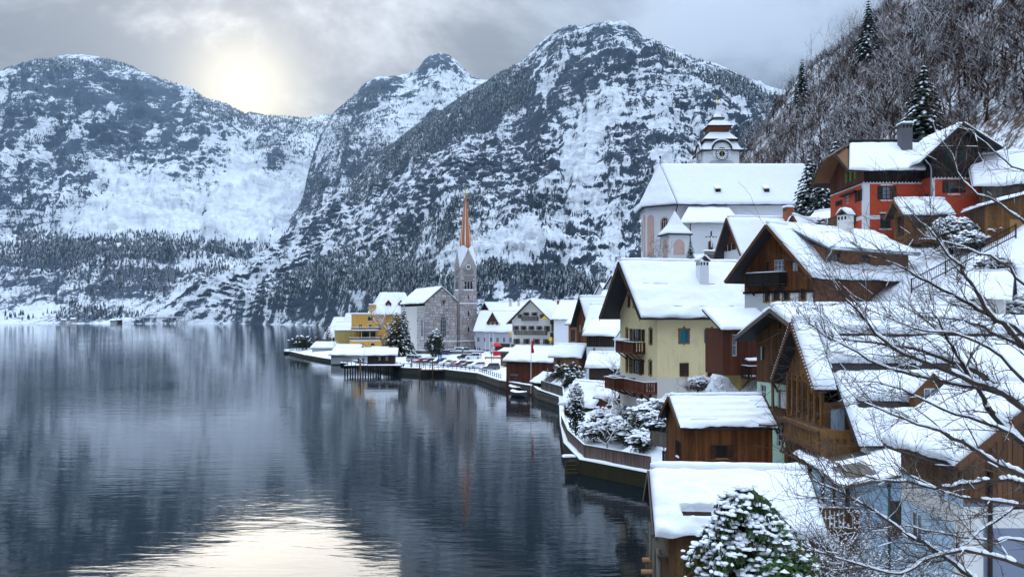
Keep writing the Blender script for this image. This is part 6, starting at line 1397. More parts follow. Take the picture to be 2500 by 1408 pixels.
def masonry(wall, x0, x1, z0, z1, size, seed, limit, avoid=(), mat=None):
    """rough coursed stones standing a little proud of the mortar; the largest as pieces, the rest joined"""
    rng = random.Random(seed); z = z0; st = []
    while z < z1 - 0.1:
        hh = min(size * rng.uniform(0.55, 1.0), z1 - z); x = x0
        while x < x1 - 0.1:
            w = min(size * rng.uniform(0.7, 1.8), x1 - x)
            if x1 - (x + w) < 0.25 * size: w = x1 - x
            cx, cz = x + w / 2, z + hh / 2
            if cz + hh * 0.3 < wall.ztop(cx) - 0.15 and not any(ax - aw / 2 < cx < ax + aw / 2 and az < cz < az + ah for (ax, az, aw, ah) in avoid): st.append((w * hh, x, z, w, hh))
            x += w
        z += hh
    st.sort(reverse=True); rest = MB(); mat = mat or STONE
    for i, (_, x, z, w, hh) in enumerate(st):
        g = 0.05; out = rng.uniform(0.05, 0.13); j = lambda: rng.uniform(-0.06, 0.06) * size; zt = min(z + hh - g, wall.ztop(x + w / 2) - 0.1)
        a = [(x + g + abs(j()), z + g + abs(j())), (x + w - g - abs(j()), z + g + abs(j())), (x + w - g - abs(j()), zt - abs(j())), (x + g + abs(j()), zt - abs(j()))]
        c = [((p[0] - x - w / 2) * 0.86 + x + w / 2, (p[1] - z - hh / 2) * 0.86 + z + hh / 2) for p in a]
        mb = MB() if i < limit else rest; mb.hexa([*[wall.p(*p, 0.0) for p in a], *[wall.p(*p, out) for p in c]])
        if i < limit: part(wall.obj, 'stone', mb, mat)
    if rest.f:
        o = part(wall.obj, 'small_stone', rest, mat); o['kind'] = 'stuff'

def lake_church():
    a, rz, L = frame2(1037, 268, 1120, 272.3); W = 30
    h = empty('stone_lake_church', a, rz, 'grey stone church with slender copper-tiled spire beside the car park', 'church')
    zb, ze, zr = 2.6, 18.3, 23.2; top = [(0, ze), (L / 2, zr), (L, ze)]
    av = [(6.1, 7.2, 2.8, 7.4), (6.3, 17.6, 0.8, 1.9)]
    fr = Wall(h, (0, 0), (1, 0), L, zb, top, MORTAR); masonry(fr, 0, L, zb + 1.6, zr, 1.15, 3, 150, av)
    masonry(fr, 0, L, zb, zb + 1.55, 1.0, 4, 20)
    ls = Wall(h, (0, W), (0, -1), W, zb, ze - 1.0, P_OFF); masonry(ls, W - 9, W, zb, ze - 1.2, 1.2, 5, 60, [(W - 3, 7, 2.4, 6)])
    arched_window(h, fr, 6.1, 7.6, 1.8, 6.2, P_GREY, GLASS, 3, 5); part(h, 'slit_window', MB().box(6.1, -0.16, 18.0, 6.5, -0.12, 19.2), IRON)
    arched_window(h, ls, W - 3, 7.6, 1.4, 5.4, P_GREY, GLASS, 2, 4)
    Wall(h, (L, 0), (0, 1), W, zb, ze, MORTAR); Wall(h, (L, W), (-1, 0), L, zb, top, MORTAR)
    gable_roof(h, 'x', 0, 1, 0, 1, 1, 2, snow=0) if False else None
    gable_roof(h, 'y', 0, W, 0, L, ze, zr, 0.35, 0.12, 0.2, snow=0.34, seed=5, cell=0.9, verge=ROOF_DARK)
    part(h, 'string_course', MB().hexa([fr.p(-0.1, 5.9, 0), fr.p(L, 5.9, 0), fr.p(L, 5.9, 0.3), fr.p(-0.1, 5.9, 0.3), fr.p(-0.1, 6.15, 0), fr.p(L, 6.15, 0), fr.p(L, 6.1, 0.25), fr.p(-0.1, 6.1, 0.25)]), SNOW)
    pipe(h, [(L - 0.5, -0.25, 18), (L - 0.5, -0.25, 3)], 0.12, plain('copper_pipe', (0.16, 0.07, 0.04))); pipe(h, [(-0.15, -0.1, 17), (-0.15, -0.1, 3)], 0.12, ZINC)
    # tower
    S = 5.7; tx = L + 0.35; ty = -0.2
    def tw(z0, z1, e):
        f = Wall(h, (tx - e, ty - e), (1, 0), S + 2 * e, z0, z1, MORTAR, name='tower_wall'); l = Wall(h, (tx - e, ty + S + e), (0, -1), S + 2 * e, z0, z1, MORTAR, name='tower_wall')
        Wall(h, (tx + S + e, ty - e), (0, 1), S + 2 * e, z0, z1, MORTAR, name='tower_wall'); Wall(h, (tx + S + e, ty + S + e), (-1, 0), S + 2 * e, z0, z1, MORTAR, name='tower_wall'); return f, l
    f1, l1 = tw(zb, 18.0, 0.12); f2, l2 = tw(18.0, 29.6, 0.0)
    for w, s_ in ((f1, 11), (l1, 12)): masonry(w, 0, w.L, zb, 17.9, 0.95, s_, 70)
    bel = [(S / 2, 22.6, 3.0, 4.2)]
    for w, s_ in ((f2, 13), (l2, 14)): masonry(w, 0, w.L, 18.1, 29.4, 0.9, s_, 60, bel + [(S / 2, 27.4, 2.9, 3)])
    for z in (5.9, 18.0): part(h, 'string_course', MB().box(tx - 0.35, ty - 0.35, z, tx + S + 0.35, ty + S + 0.35, z + 0.22), P_OFF); snow_cap(h, tx - 0.3, ty - 0.34, tx + S + 0.3, ty + 0.02, z + 0.22, 0.16, 3, 0.8)
    for w in (f2, l2):
        for k in (-1, 0, 1): arched_window(h, w, S / 2 + k * 1.0, 22.9, 0.72, 2.5, P_GREY, IRON, 1, 1, 0.1)
        part(h, 'belfry_sill', MB().hexa([w.p(S / 2 - 1.7, 22.35, 0), w.p(S / 2 + 1.7, 22.35, 0), w.p(S / 2 + 1.7, 22.35, 0.3), w.p(S / 2 - 1.7, 22.35, 0.3), w.p(S / 2 - 1.7, 22.7, 0), w.p(S / 2 + 1.7, 22.7, 0), w.p(S / 2 + 1.7, 22.65, 0.25), w.p(S / 2 - 1.7, 22.65, 0.25)]), SNOW)
        # gablet over each face with the clock
        mb = MB().prism([w.p(-0.05, 29.5, 0.02), w.p(S + 0.05, 29.5, 0.02), w.p(S / 2, 36.0, 0.02)], -w.n * 0.35); g = part(h, 'gablet', mb, STONE)
        clock(h, w, S / 2, 30.0, 1.15, IRON, PAINT_WHITE, GOLD)
        part(h, 'slit_window', MB().prism([w.p(S / 2 - 0.2, 19.6, 0.13), w.p(S / 2 + 0.2, 19.6, 0.13), w.p(S / 2 + 0.2, 20.9, 0.13), w.p(S / 2 - 0.2, 20.9, 0.13)], w.n * 0.02), IRON)
    for z in (9.0, 14.2): part(h, 'slit_window', MB().prism([f1.p(S / 2 - 0.1, z, 0.14), f1.p(S / 2 + 0.35, z, 0.14), f1.p(S / 2 + 0.35, z + 1.5, 0.14), f1.p(S / 2 - 0.1, z + 1.5, 0.14)], f1.n * 0.02), IRON)
    for sgn, (wx, wy, dx, dy) in enumerate(((tx + S, ty, 0, 1), (tx + S, ty + S, -1, 0))):
        w = Wall.__new__(Wall); w.o = Vector((wx, wy, 0)); w.d = Vector((dx, dy, 0)); w.n = Vector((dy, -dx, 0)); part(h, 'gablet', MB().prism([w.p(-0.05, 29.5, 0.02), w.p(S + 0.05, 29.5, 0.02), w.p(S / 2, 36.0, 0.02)], -w.n * 0.35), STONE)
    # roof valleys between gablets (snowy), then the eight-sided spire
    cx, cy = tx + S / 2, ty + S / 2
    sp = MB(); prof = [(S * 0.545, 30.8), (S * 0.335, 36.0), (S * 0.275, 41.0), (S * 0.15, 48.0), (0.11, 53.6)]; sp.lathe(prof, (cx, cy), 8, R(22.5)); o = part(h, 'spire', sp, COPPER)
    for sx, sy in ((-1, -1), (1, -1)):
        b = MB(); c0 = Vector((cx + sx * S / 2, cy + sy * S / 2, 29.7)); l = Vector((cx + sx * S * 0.05 * 0, cy + sy * S / 2 - sy * 0.1, 35.9)); r_ = Vector((cx + sx * S / 2 - sx * 0.1, cy, 35.9)); t = Vector((cx + sx * S * 0.10, cy + sy * S * 0.10, 46.0))
        b.poly([c0 + Vector((sx * .1, sy * .1, 0)), l + Vector((0, sy * 0.12, 0)), Vector((cx + sx * S * 0.27, cy + sy * S * 0.27, 37.2)), r_ + Vector((sx * 0.12, 0, 0))]); part(o, 'snow', b, SNOW)
    st = MB(); n = 7
    for (ang, w0, zt) in ((R(247.5), 0.20, 51.0), (R(292.5) + 0.25, 0.10, 46.0), (R(202.5), 0.12, 48.0)):
        pts = []; rr = []
        for k in range(n): z = 36.2 + (zt - 36.2) * k / (n - 1); r_ = np.interp(z, [p[1] for p in prof], [p[0] for p in prof]); pts.append((cx + r_ * 0.99 * math.cos(ang), cy + r_ * 0.99 * math.sin(ang), z)); rr.append(w0 * (1 - 0.8 * k / (n - 1)))
        part(o, 'snow', MB().tube(pts, rr, 5), SNOW, smooth=True)
    part(o, 'finial', MB().lathe([(0.1, 53.4), (0.32, 53.9), (0.36, 54.3), (0.1, 54.6)], (cx, cy), 8), GOLD, smooth=True)
    part(o, 'cross', MB().beam((cx, cy, 54.5), (cx, cy, 56.4), 0.14), GOLD); part(o, 'cross_arm', MB().beam((cx - 0.5, cy, 55.8), (cx + 0.5, cy, 55.8), 0.14), GOLD)
    settle(h, zb)
lake_church()

def hill_church():
    D = 150; x0, x1 = XU(1652, D), XU(1985, D) + 2; W = 13; zb, ze, zr = 23.5, 33.9, 42.2; L = x1 - x0
    h = empty('white_hill_church', (x0, D, 0), 0, 'white hillside church with huge snowy roof and polygonal choir', 'church')
    mkwall(h, (0, 0), (1, 0), L, zb, ze, P_WHITE); mkwall(h, (L, 0), (0, 1), W, zb, [(0, ze), (W / 2, zr), (W, ze)], P_WHITE); mkwall(h, (L, W), (-1, 0), L, zb, ze, P_WHITE)
    # choir: three slanted sides towards the lake
    pts = [(0, 0), (-4.9, 3.6), (-4.9, W - 3.6), (0, W)]; ws = []
    for (a, b) in ((1, 0), (2, 1), (3, 2)):
        p, q = Vector(pts[a]), Vector(pts[b]); ws.append(Wall(h, p, q - p, (q - p).length, zb, ze, P_WHITE, name='choir_wall'))
    l0 = ws[0].L; arched_window(h, ws[0], l0 * 0.62, 26.4, 1.2, 5.2, P_PINK, GLASS, 3, 4, 0.28)
    part(h, 'fresco_panel', MB().prism(arch_poly(ws[0], l0 * 0.16, 24.8, 1.4, 7.6, 0.03, 6), ws[0].n * 0.02), P_PINK)
    arched_window(h, ws[1], 1.4, 26.4, 0.8, 5.2, P_PINK, P_GREY, 1, 1, 0.2); part(h, 'fresco_panel', MB().prism([ws[1].p(x, z, 0.03) for x, z in ((3.0, 25), (5.2, 25), (5.2, 32.6), (3.0, 32.6))], ws[1].n * 0.02), P_PINK)
    part(h, 'eave_gutter', MB().tube([(L, -0.6, ze - 0.1), (-0.2, -0.6, ze - 0.1), (-5.5, 3.3, ze - 0.1), (-5.5, W - 3.3, ze - 0.1)], 0.14, 6), ROOF_DARK)
    roof_slab(h, [(0.0, -0.7, ze), (L + 1.2, -0.7, ze), (L - 1.4, W / 2, zr), (-1.8, W / 2, zr)], 0.2, ROOF_DARK, snow=dict(thick=0.4, seed=3, cell=0.7, rough=0.05), label='huge smooth snow-covered roof slope')
    roof_slab(h, [(L + 1, W + 0.7, ze), (0, W + 0.7, ze), (-1.8, W / 2, zr), (L + 1, W / 2, zr)], 0.2, ROOF_DARK, snow=dict(thick=0.4, seed=4, cell=1.2))
    for (p, q) in (((-5.6, 3.3), (0.0, -0.7)), ((-5.6, W - 3.3), (-5.6, 3.3)), ((0, W + .7), (-5.6, W - 3.3))):
        roof_slab(h, [(p[0], p[1], ze), (q[0], q[1], ze), (-1.75, W / 2 + 0.01, zr - 0.03), (-1.8, W / 2, zr - 0.03)], 0.1, W_DARK if p[0] == q[0] else ROOF_DARK, name='choir_roof', snow=dict(thick=0.3, seed=6, cell=0.6, inset=0.12))
    part(h, 'finial', MB().lathe([(0.06, zr), (0.07, zr + 1.0), (0.25, zr + 1.3), (0.03, zr + 1.7)], (-1.8, W / 2), 8), IRON)
    for x in (7.6, 16.3):
        y = 0.9; z = ze + (zr - ze) * (y + 0.7) / (W / 2 + 0.7); d = part(h, 'roof_vent', MB().box(x - 0.45, y - 0.1, z, x + 0.45, y + 1.3, z + 1.1), W_DARK)
        snow_slab(d, [(x - 0.6, y - 0.3, z + 1.1), (x + 0.6, y - 0.3, z + 1.1), (x + 0.5, y + 1.6, z + 2.0), (x - 0.5, y + 1.6, z + 2.0)], 0.2, 4, 0.3, edge=0.15)
    # side chapel and calvary
    c0, c1 = XU(1665, 146) - x0, XU(1790, 146) - x0; cl = c1 - c0
    cw = mkwall(h, (c0, -5), (1, 0), cl, zb, 30.0, P_WHITE, name='chapel_wall'); mkwall(h, (c0, 0), (0, -1), 5, zb, 30.0, P_WHITE, name='chapel_wall'); mkwall(h, (c1, -5), (0, 1), 5, zb, 30.0, P_WHITE, name='chapel_wall')
    roof_slab(h, [(c0 - 0.8, -5.8, 30.0), (c1 + 0.8, -5.8, 30.0), (c1 + 0.2, -0.1, 33.3), (c0 + 1.8, -0.1, 33.3)], 0.18, ROOF_DARK, name='chapel_roof', snow=dict(thick=0.36, seed=9, cell=0.5))
    part(h, 'chapel_door', MB().prism(arch_poly(cw, cl * 0.53, 25.4, 0.75, 1.6, 0.03, 6), cw.n * 0.04), W_MID)
    pipe(h, [(0.1, -0.3, ze - 0.2), (-0.15, -0.12, ze - 1.2), (-0.15, -0.12, 26)], 0.09, ROOF_DARK); pipe(h, [(c0 + 1.2, -5.4, 29.9), (c0 + 1.2, -5.1, 29.2), (c0 + 1.2, -5.1, 26)], 0.08, ROOF_DARK)
    # tower behind
    tx0, S = XU(1718, 166) - x0, 7.0; ty = 16.0; tz = 39.5
    tf = Wall(h, (tx0, ty), (1, 0), S, 30, 46.70, P_WHITE, name='tower_wall'); tl = Wall(h, (tx0, ty + S), (0, -1), S, 30, 46.70, P_WHITE, name='tower_wall'); Wall(h, (tx0 + S, ty), (0, 1), S, 30, 46.70, P_WHITE, name='tower_wall'); Wall(h, (tx0 + S, ty + S), (-1, 0), S, 30, 46.70, P_WHITE, name='tower_wall')
    cx, cy = tx0 + S / 2, ty + S / 2
    part(h, 'tower_panel', MB().prism([tf.p(1.1, 41.30, 0.03), tf.p(S - 1.1, 41.30, 0.03), tf.p(S - 1.1, 44.30, 0.03), tf.p(S - 1.6, 44.70, 0.03), tf.p(1.6, 44.70, 0.03), tf.p(1.1, 44.30, 0.03)], tf.n * 0.03), P_GREY)
    # curved clock gables
    for w in (tf, tl):
        arcp = [w.p(S / 2 + 1.75 * math.cos(a), 46.50 + 1.55 * math.sin(a), 0.05) for a in np.linspace(0, math.pi, 10)]
        part(h, 'clock_gable', MB().prism([w.p(S / 2 - 1.75, 45.30, 0.05), *reversed(arcp), w.p(S / 2 + 1.75, 45.30, 0.05)], w.n * 0.3), P_WHITE)
        part(h, 'clock_gable_hood', MB().tube([w.p(-0.8, 46.50, 0.4), w.p(S / 2 - 2.3, 46.60, 0.4), *[w.p(S / 2 + 1.95 * math.cos(a), 46.70 + 1.75 * math.sin(a), 0.4) for a in np.linspace(math.pi, 0, 9)], w.p(S / 2 + 2.3, 46.60, 0.4), w.p(S + 0.8, 46.50, 0.4)], 0.2, 6), ROOF_DARK)
        part(h, 'snow', MB().tube([w.p(-0.7, 46.85, 0.3), w.p(S / 2 - 2.3, 46.90, 0.3), *[w.p(S / 2 + 2.1 * math.cos(a), 46.90 + 1.9 * math.sin(a), 0.3) for a in np.linspace(math.pi, 0, 9)], w.p(S / 2 + 2.3, 46.90, 0.3), w.p(S + 0.7, 46.85, 0.3)], 0.18, 6), SNOW, smooth=True)
    ow = Wall.__new__(Wall); ow.o = tf.o + tf.n * 0.36; ow.d = tf.d; ow.n = tf.n; clock(h, ow, S / 2, 45.90, 1.25, IRON, PAINT_WHITE, GOLD)
    ow = Wall.__new__(Wall); ow.o = tl.o + tl.n * 0.36; ow.d = tl.d; ow.n = tl.n; clock(h, ow, S / 2, 45.90, 1.2, W_MID, PAINT_WHITE, GOLD)
    def tier(z0, r0, z1, r1, mat, name, flare=None):
        q = S / 2 * math.sqrt(2)
        prof = [(r0 * q, z0), (r1 * q, z1)] if flare is None else [(r0 * q, z0), ((r0 * 0.55 + r1 * 0.45) * q, z0 + (z1 - z0) * flare), (r1 * q, z1)]
        return part(h, name, MB().lathe(prof, (cx, cy), 4, R(45)), mat)
    tier(46.60, 1.17, 46.75, 1.17, ROOF_DARK, 'tower_eave'); tier(46.75, 1.16, 48.60, 0.86, SNOW, 'tower_roof', 0.35); tier(48.55, 0.97, 49.00, 0.98, W_DARK, 'tower_eave'); tier(49.00, 0.96, 50.60, 0.56, SNOW, 'tower_roof', 0.4)
    tier(50.50, 0.50, 51.70, 0.60, W_BROWN, 'lantern'); tier(51.70, 0.70, 51.90, 0.71, W_DARK, 'tower_eave'); tier(51.90, 0.69, 53.20, 0.30, SNOW, 'tower_roof', 0.6); tier(53.20, 0.28, 53.50, 0.28, P_GREY, 'lantern'); tier(53.50, 0.36, 53.70, 0.36, W_DARK, 'tower_eave')
    part(h, 'onion_roof', MB().lathe([(1.3, 53.70), (0.8, 54.10), (0.4, 54.80), (0.18, 55.70), (0.08, 56.40)], (cx, cy), 8, R(22.5)), SNOW, smooth=True)
    part(h, 'finial', MB().lathe([(0.07, 56.30), (0.22, 56.60), (0.24, 56.80), (0.06, 57.10)], (cx, cy), 8), GOLD, smooth=True); part(h, 'cross', MB().beam((cx, cy, 57.00), (cx, cy, 58.40), 0.1), GOLD); part(h, 'cross_arm', MB().beam((cx - 0.35, cy, 57.90), (cx + 0.35, cy, 57.90), 0.1), GOLD)
    settle(h, zb)
    # crucifix before the chapel
    q = P(1738, 590, 143); c = empty('wooden_crucifix', (q.x, 143.5, 24.4), 0, 'dark wooden crucifix with pale figure before the white chapel', 'crucifix')
    part(c, 'post', MB().beam((0, 0, 0), (0, 0, 4.1), 0.22), W_DARK); part(c, 'cross_beam', MB().beam((-0.95, 0, 3.1), (0.95, 0, 3.1), 0.2), W_DARK)
    part(c, 'figure', MB().tube([(0, -0.2, 1.3), (0.03, -0.22, 2.0), (0, -0.22, 2.6), (0, -0.22, 3.2)], [0.07, 0.13, 0.16, 0.09], 6), P_OFF, smooth=True); part(c, 'figure_arm', MB().tube([(-0.8, -0.18, 3.15), (0, -0.2, 2.85), (0.8, -0.18, 3.15)], 0.06, 5), P_OFF, smooth=True)
    # little shrine with a pyramid roof
    q = P(1655, 620, 138); s_ = empty('white_shrine', (q.x - 1.7, 136.5, 0), R(12), 'small white shrine with pink arches and snowy tent roof', 'shrine'); S2 = 3.4; zb = 21.5
    for (o, d) in (((0, 0), (1, 0)), ((0, S2), (0, -1)), ((S2, 0), (0, 1)), ((S2, S2), (-1, 0))):
        w = Wall(s_, o, d, S2, zb, 27.2, P_WHITE); part(s_, 'arch_panel', MB().prism(arch_poly(w, S2 / 2, 22.4 if d == (0, -1) else 24.0, 1.9, 4.2 if d == (0, -1) else 2.5, 0.02), w.n * 0.03), P_PINK)
    part(s_, 'eave', MB().box(-0.5, -0.5, 27.2, S2 + 0.5, S2 + 0.5, 27.4), W_DARK); part(s_, 'snow_roof', MB().lathe([(2.95, 27.4), (2.9, 27.65), (1.5, 29.0), (0.5, 30.6), (0.05, 31.3)], (S2 / 2, S2 / 2), 4, R(45)), SNOW, smooth=False); settle(s_, zb)
    # retaining wall of the churchyard
    rw = empty('churchyard_wall', (XU(1655, 134), 134, 0), R(4), 'rough dark stone churchyard wall capped with snow', 'wall'); wl = Wall(rw, (0, 0), (1, 0), 9.5, 15.5, [(0, 22.5), (4.2, 22.7), (4.3, 24.4), (9.5, 24.2)], MORTAR); masonry(wl, 0, 9.5, 17.5, 24.4, 0.8, 8, 110, mat=DRYSTONE)
    snow_cap(rw, 4.2, -0.2, 9.6, 0.8, 24.4, 0.25, 4); snow_cap(rw, 0, -0.2, 4.2, 0.8, 22.65, 0.25, 5); settle(rw, 15.5)
hill_church()

def middle_houses():
    # dark gabled pair below the hill church
    a = frame2(1768, 104, 1822, 98)
    h, f, l, r, L = simple_house('white_brown_house', 'white house with brown gable and black shutters under the churchyard', (1768, 104, 1822, 98), 9.5, 15.5, 21.9, 25.6, 'y', P_WHITE, P_WHITE, snow=0.32, seed=11, verge=W_MID, oe=0.8, og=1.1,
        front=[(1776, 597, 1782, 613, dict(WS, shutter=SHUT_BROWN)), (1785, 593, 1792, 610, WS), (1797, 590, 1804, 607, WS), (1808, 585, 1815, 603, WS), (1797, 634, 1804, 650, WS), (1808, 631, 1815, 648, WS)], planks=[dict(mat=W_BROWN, w=0.22, z0=22.0, seed=61)])
    chimney(h, L * 0.62, 6.5, 23.5, 27.0, 0.9, 0.9, BRICK, False, 0.25, 3); settle(h, 15.5)
    h, f, l, r, L = simple_house('dark_gable_house', 'dark brown boarded gable with tiny white window below the spruce', (1895, 86, 1985, 84), 7.0, 17.5, 20.6, 23.9, 'y', W_DARK, W_DARK, snow=0.32, seed=13, verge=W_MID, oe=0.7, og=0.7, front=[(1939, 540, 1951, 552, dict(frame=PAINT_WHITE, pane=GLASSB, nx=2, nz=1))], planks=[dict(mat=W_RED, w=0.24, seed=62)]); settle(h, 17.5)
    h, f, l, r, L = simple_house('low_side_house', 'low pale house with snowy roof behind the dark gable', (1958, 104, 2040, 100), 6, 20.5, 24.0, 26.8, 'x', P_OFF, snow=0.3, seed=14); settle(h, 20.5)
    # cottages at the garden foot (left of the cream house)
    h, f, l, r, L = simple_house('white_slim_house', 'slim white house with small windows and dark timber upper floor behind the cream house', (1432, 128, 1500, 126), 8, 2.0, 11.2, 13.2, 'x', P_WHITE, snow=0.4, seed=15, front=[('m', 1.2, 8.8, 0.5, 1.0, WW)], left=grid(8, 4, (3.4, 6.0, 8.6), 0.5, 1.1, WW), planks=[dict(mat=W_DARK, w=0.3, z0=9.4, seed=63)]); settle(h, 2.0)
    h, f, l, r, L = simple_house('low_snow_shed', 'low shed under thick snow beside the slim white house', (1438, 118, 1510, 117), 5, 1.6, 7.0, 8.3, 'x', W_DARK, snow=0.5, seed=16, left=[]); settle(h, 1.6)
    h, f, l, r, L = simple_house('plank_stair_hut', 'small snowy hut by the stairs under the long balcony', (1462, 104, 1500, 103), 3, 1.6, 4.2, 5.2, 'x', W_RED, snow=0.4, seed=17, planks=[dict(mat=W_RED, w=0.24, seed=64)]); settle(h, 1.6)
    h, f, l, r, L = simple_house('tall_timber_house', 'tall dark timber house with steep snowy gable by the lake lane', (1408, 152, 1440, 148), 10, 2.5, 13.2, 17.2, 'y', W_DARK, W_BROWN, snow=0.36, seed=18, oe=0.7, og=0.9, verge=W_DARK, front=[('m', 1.2, 11.8, 0.6, 1.3, WW)], planks=[dict(mat=W_BROWN, w=0.28, z0=9.0, seed=65), dict(mat=W_DARK, w=0.28, z0=2.6, z1=9.0, seed=66)], left=grid(10, 3, (5.0, 8.0), 0.9, 1.2, WS)); settle(h, 2.5)
    h, f, l, r, L = simple_house('dark_wing_house', 'dark boarded wing with deep snow roof joined to the tall timber house', (1432, 142, 1512, 140), 8, 5.0, 11.8, 15.6, 'x', W_DARK, snow=0.45, seed=19, front=grid(5.4, 3, (10.2,), 0.7, 1.2, dict(frame=W_MID)), planks=[dict(mat=W_DARK, w=0.28, seed=67)]); settle(h, 5.0)
    h, f, l, r, L = simple_house('larch_bay_house', 'pale new larch-boarded bay with snowy canopy roof', (1388, 158, 1412, 157), 5, 5.2, 12.6, 13.8, 'x', W_PALE, snow=0.35, seed=20, front=grid(1.8, 1, (10.4,), 0.9, 2.2, dict(frame=W_HONEY, nx=2, nz=3)), left=grid(5, 2, (10.4,), 0.9, 2.0, dict(frame=W_HONEY, nx=2, nz=3)), planks=[dict(mat=W_PALE, w=0.2, seed=68)]); settle(h, 5.2)
    h, f, l, r, L = simple_house('larch_garden_house', 'pale larch garden house with snowy roof above ivy bushes', (1352, 146, 1412, 144), 4.5, 1.8, 7.2, 8.8, 'x', W_PALE, snow=0.36, seed=21, front=[('m', 0.9, 5.6, 0.7, 1.8, dict(frame=W_HONEY, nx=2, nz=3))], planks=[dict(mat=W_PALE, w=0.22, seed=69)], gplanks=[dict(mat=W_PALE, w=0.22, seed=70)], og=0.9); settle(h, 1.8)
    # big dark boathouse on the quay
    h, f, l, r, L = simple_house('brown_quay_boathouse', 'big dark brown boathouse with snowy roof at the end of the quay', (1236, 161, 1346, 156), 8.5, -0.5, 5.6, 7.9, 'x', W_RED, W_DARK, snow=0.34, seed=22, oe=0.5, og=0.7, verge=W_DARK, cell=0.35, front=[('m', 1.7, 2.9, 2.0, 0.5, dict(frame=W_DARK, pane=GLASSB, nx=1, nz=1))], planks=[dict(mat=W_RED, w=0.34, seed=71)]); settle(h, -0.5)
    # arcade shelter with a flat snowy roof
    h, f, l, r, L = simple_house('glazed_arcade_shelter', 'long low glazed timber shelter with snow-covered flat roof before the hotel', (1222, 205, 1352, 200), 6, 2.0, 5.4, 5.8, 'x', W_BOAT, snow=0.34, seed=23, front=grid(12.6, 9, (3.9,), 1.1, 2.3, dict(frame=W_PALE, nx=2, nz=2))); settle(h, 2.0)
    # white hotel with three balcony rows
    a, rz, L = frame2(1250, 236, 1346, 232); zb, ze, zr = 3.5, 12.9, 18.4
    h, f, l, r, L = simple_house('white_balcony_hotel', 'white gabled hotel with brown shutters and three rows of timber balconies', (1250, 236, 1346, 232), 18, zb, ze, zr, 'y', P_OFF, P_OFF, snow=0.32, seed=24, oe=1.2, og=1.3, verge=W_MID,
        front=grid(L, 4, (6.9,), 0.9, 1.7, WS, 1.4, L - 1.4) + grid(L, 5, (10.6,), 0.8, 1.5, WS, 1.2, L - 1.2) + [('m', L / 2 - 1.5, 14.4, 0.8, 1.4, WS), ('m', L / 2 + 0.9, 14.4, 0.8, 1.4, WS), ('m', L / 2 - 3.3, 14.0, 0.6, 1.1, WS), ('m', L / 2 + 3.1, 14.0, 0.6, 1.1, WS)])
    for (x0, x1, z) in ((L / 2 - 2.6, L / 2 + 2.0, 12.9), (1.0, L - 1.2, 9.0), (0.2, L - 0.2, 5.2)): balcony(h, f, x0, x1, z, 1.0, W_GREY, board=0.3, gap=0.04, rail_snow=0.05, snow=False, brackets=False, hgt=1.1)
    settle(h, zb)
    h, f, l, r, L = simple_house('hotel_side_wing', 'white and lemon yellow hotel wing under a broad snow-covered roof', (1352, 228, 1396, 226), 14, 3.6, 13.4, 18.0, 'x', P_WHITE, P_LEMON, snow=0.34, seed=25, left=[]); 
    for z in (5.0, 8.6, 12.0): balcony(h, l, 8, 13.6, z, 1.2, W_DARK, board=0.3, snow=False, brackets=False)
    settle(h, 3.6)
    h, f, l, r, L = simple_house('broad_roof_house', 'house under a broad plain snow roof behind the hotel wing', (1392, 232, 1500, 222), 16, 6, 13.0, 19.3, 'x', P_OFF, snow=0.36, seed=26, cell=0.9); settle(h, 6)
    h, f, l, r, L = simple_house('grey_tin_house', 'dark house with stepped snow roof beside the tall timber gable', (1447, 180, 1512, 176), 10, 6, 14.5, 19.2, 'x', P_GREY, snow=0.34, seed=27); settle(h, 6)
    # house on the rise behind
    h, f, l, r, L = simple_house('upper_grey_house', 'grey house with dark shutters and snowy roof high behind the town', (1478, 262, 1512, 258), 8, 14, 23.0, 26.5, 'y', P_GREY, snow=0.35, seed=28, front=grid(4.3, 1, (16.5, 20.5), 1.8, 1.5, WS)); settle(h, 14)
    h, f, l, r, L = simple_house('upper_low_house', 'low pale house under snow beside the upper grey house', (1452, 266, 1480, 264), 7, 14, 20.5, 24.0, 'y', P_WHITE, snow=0.35, seed=29, front=grid(3.6, 1, (17.5,), 1.2, 1.2, WW)); settle(h, 14)
    # grey long building behind the market, with brown dormer
    a, rz, L = frame2(1160, 268, 1254, 264)
    h, f, l, r, L = simple_house('grey_long_house', 'long grey house with big snow roof and brown dormer behind the market hut', (1160, 268, 1254, 264), 11, 3.4, 9.6, 15.4, 'x', P_GREY, snow=0.34, seed=30, front=grid(L, 6, (6.6,), 0.9, 1.5, WW))
    part(h, 'shop_front', MB().box(6.8, -0.2, 3.4, 11.6, -0.05, 5.4), W_DARK)
    xd = 5.6; dz = 10.8; dwl = mkwall(h, (xd - 1.6, 1.0), (1, 0), 3.2, dz - 0.6, [(0, dz + 1.5), (1.6, dz + 4.2), (3.2, dz + 1.5)], W_RED, [('m', 0.9, dz + 0.7, 0.7, 1.3, WW), ('m', 2.3, dz + 0.7, 0.7, 1.3, WW)], name='dormer_wall')
    for s_ in (-1, 1):
        e = xd + s_ * 2.1; q = [(e, 6.5, dz + 1.0), (e, 0.6, dz + 1.0), (xd, 0.6, dz + 4.5), (xd, 6.5, dz + 4.5)]; roof_slab(h, q if s_ < 0 else [q[1], q[0], q[3], q[2]], 0.15, ROOF_DARK, name='dormer_roof', snow=dict(thick=0.3, seed=33, cell=0.5))
        ck = MB(); ck.poly([(xd + s_ * 1.6, 1.0, dz - .5), (xd + s_ * 1.6, 1.0, dz + 1.5), (xd + s_ * 1.6, 5, dz + 1.5)]); part(h, 'dormer_cheek', ck, W_RED)
    settle(h, 3.4)
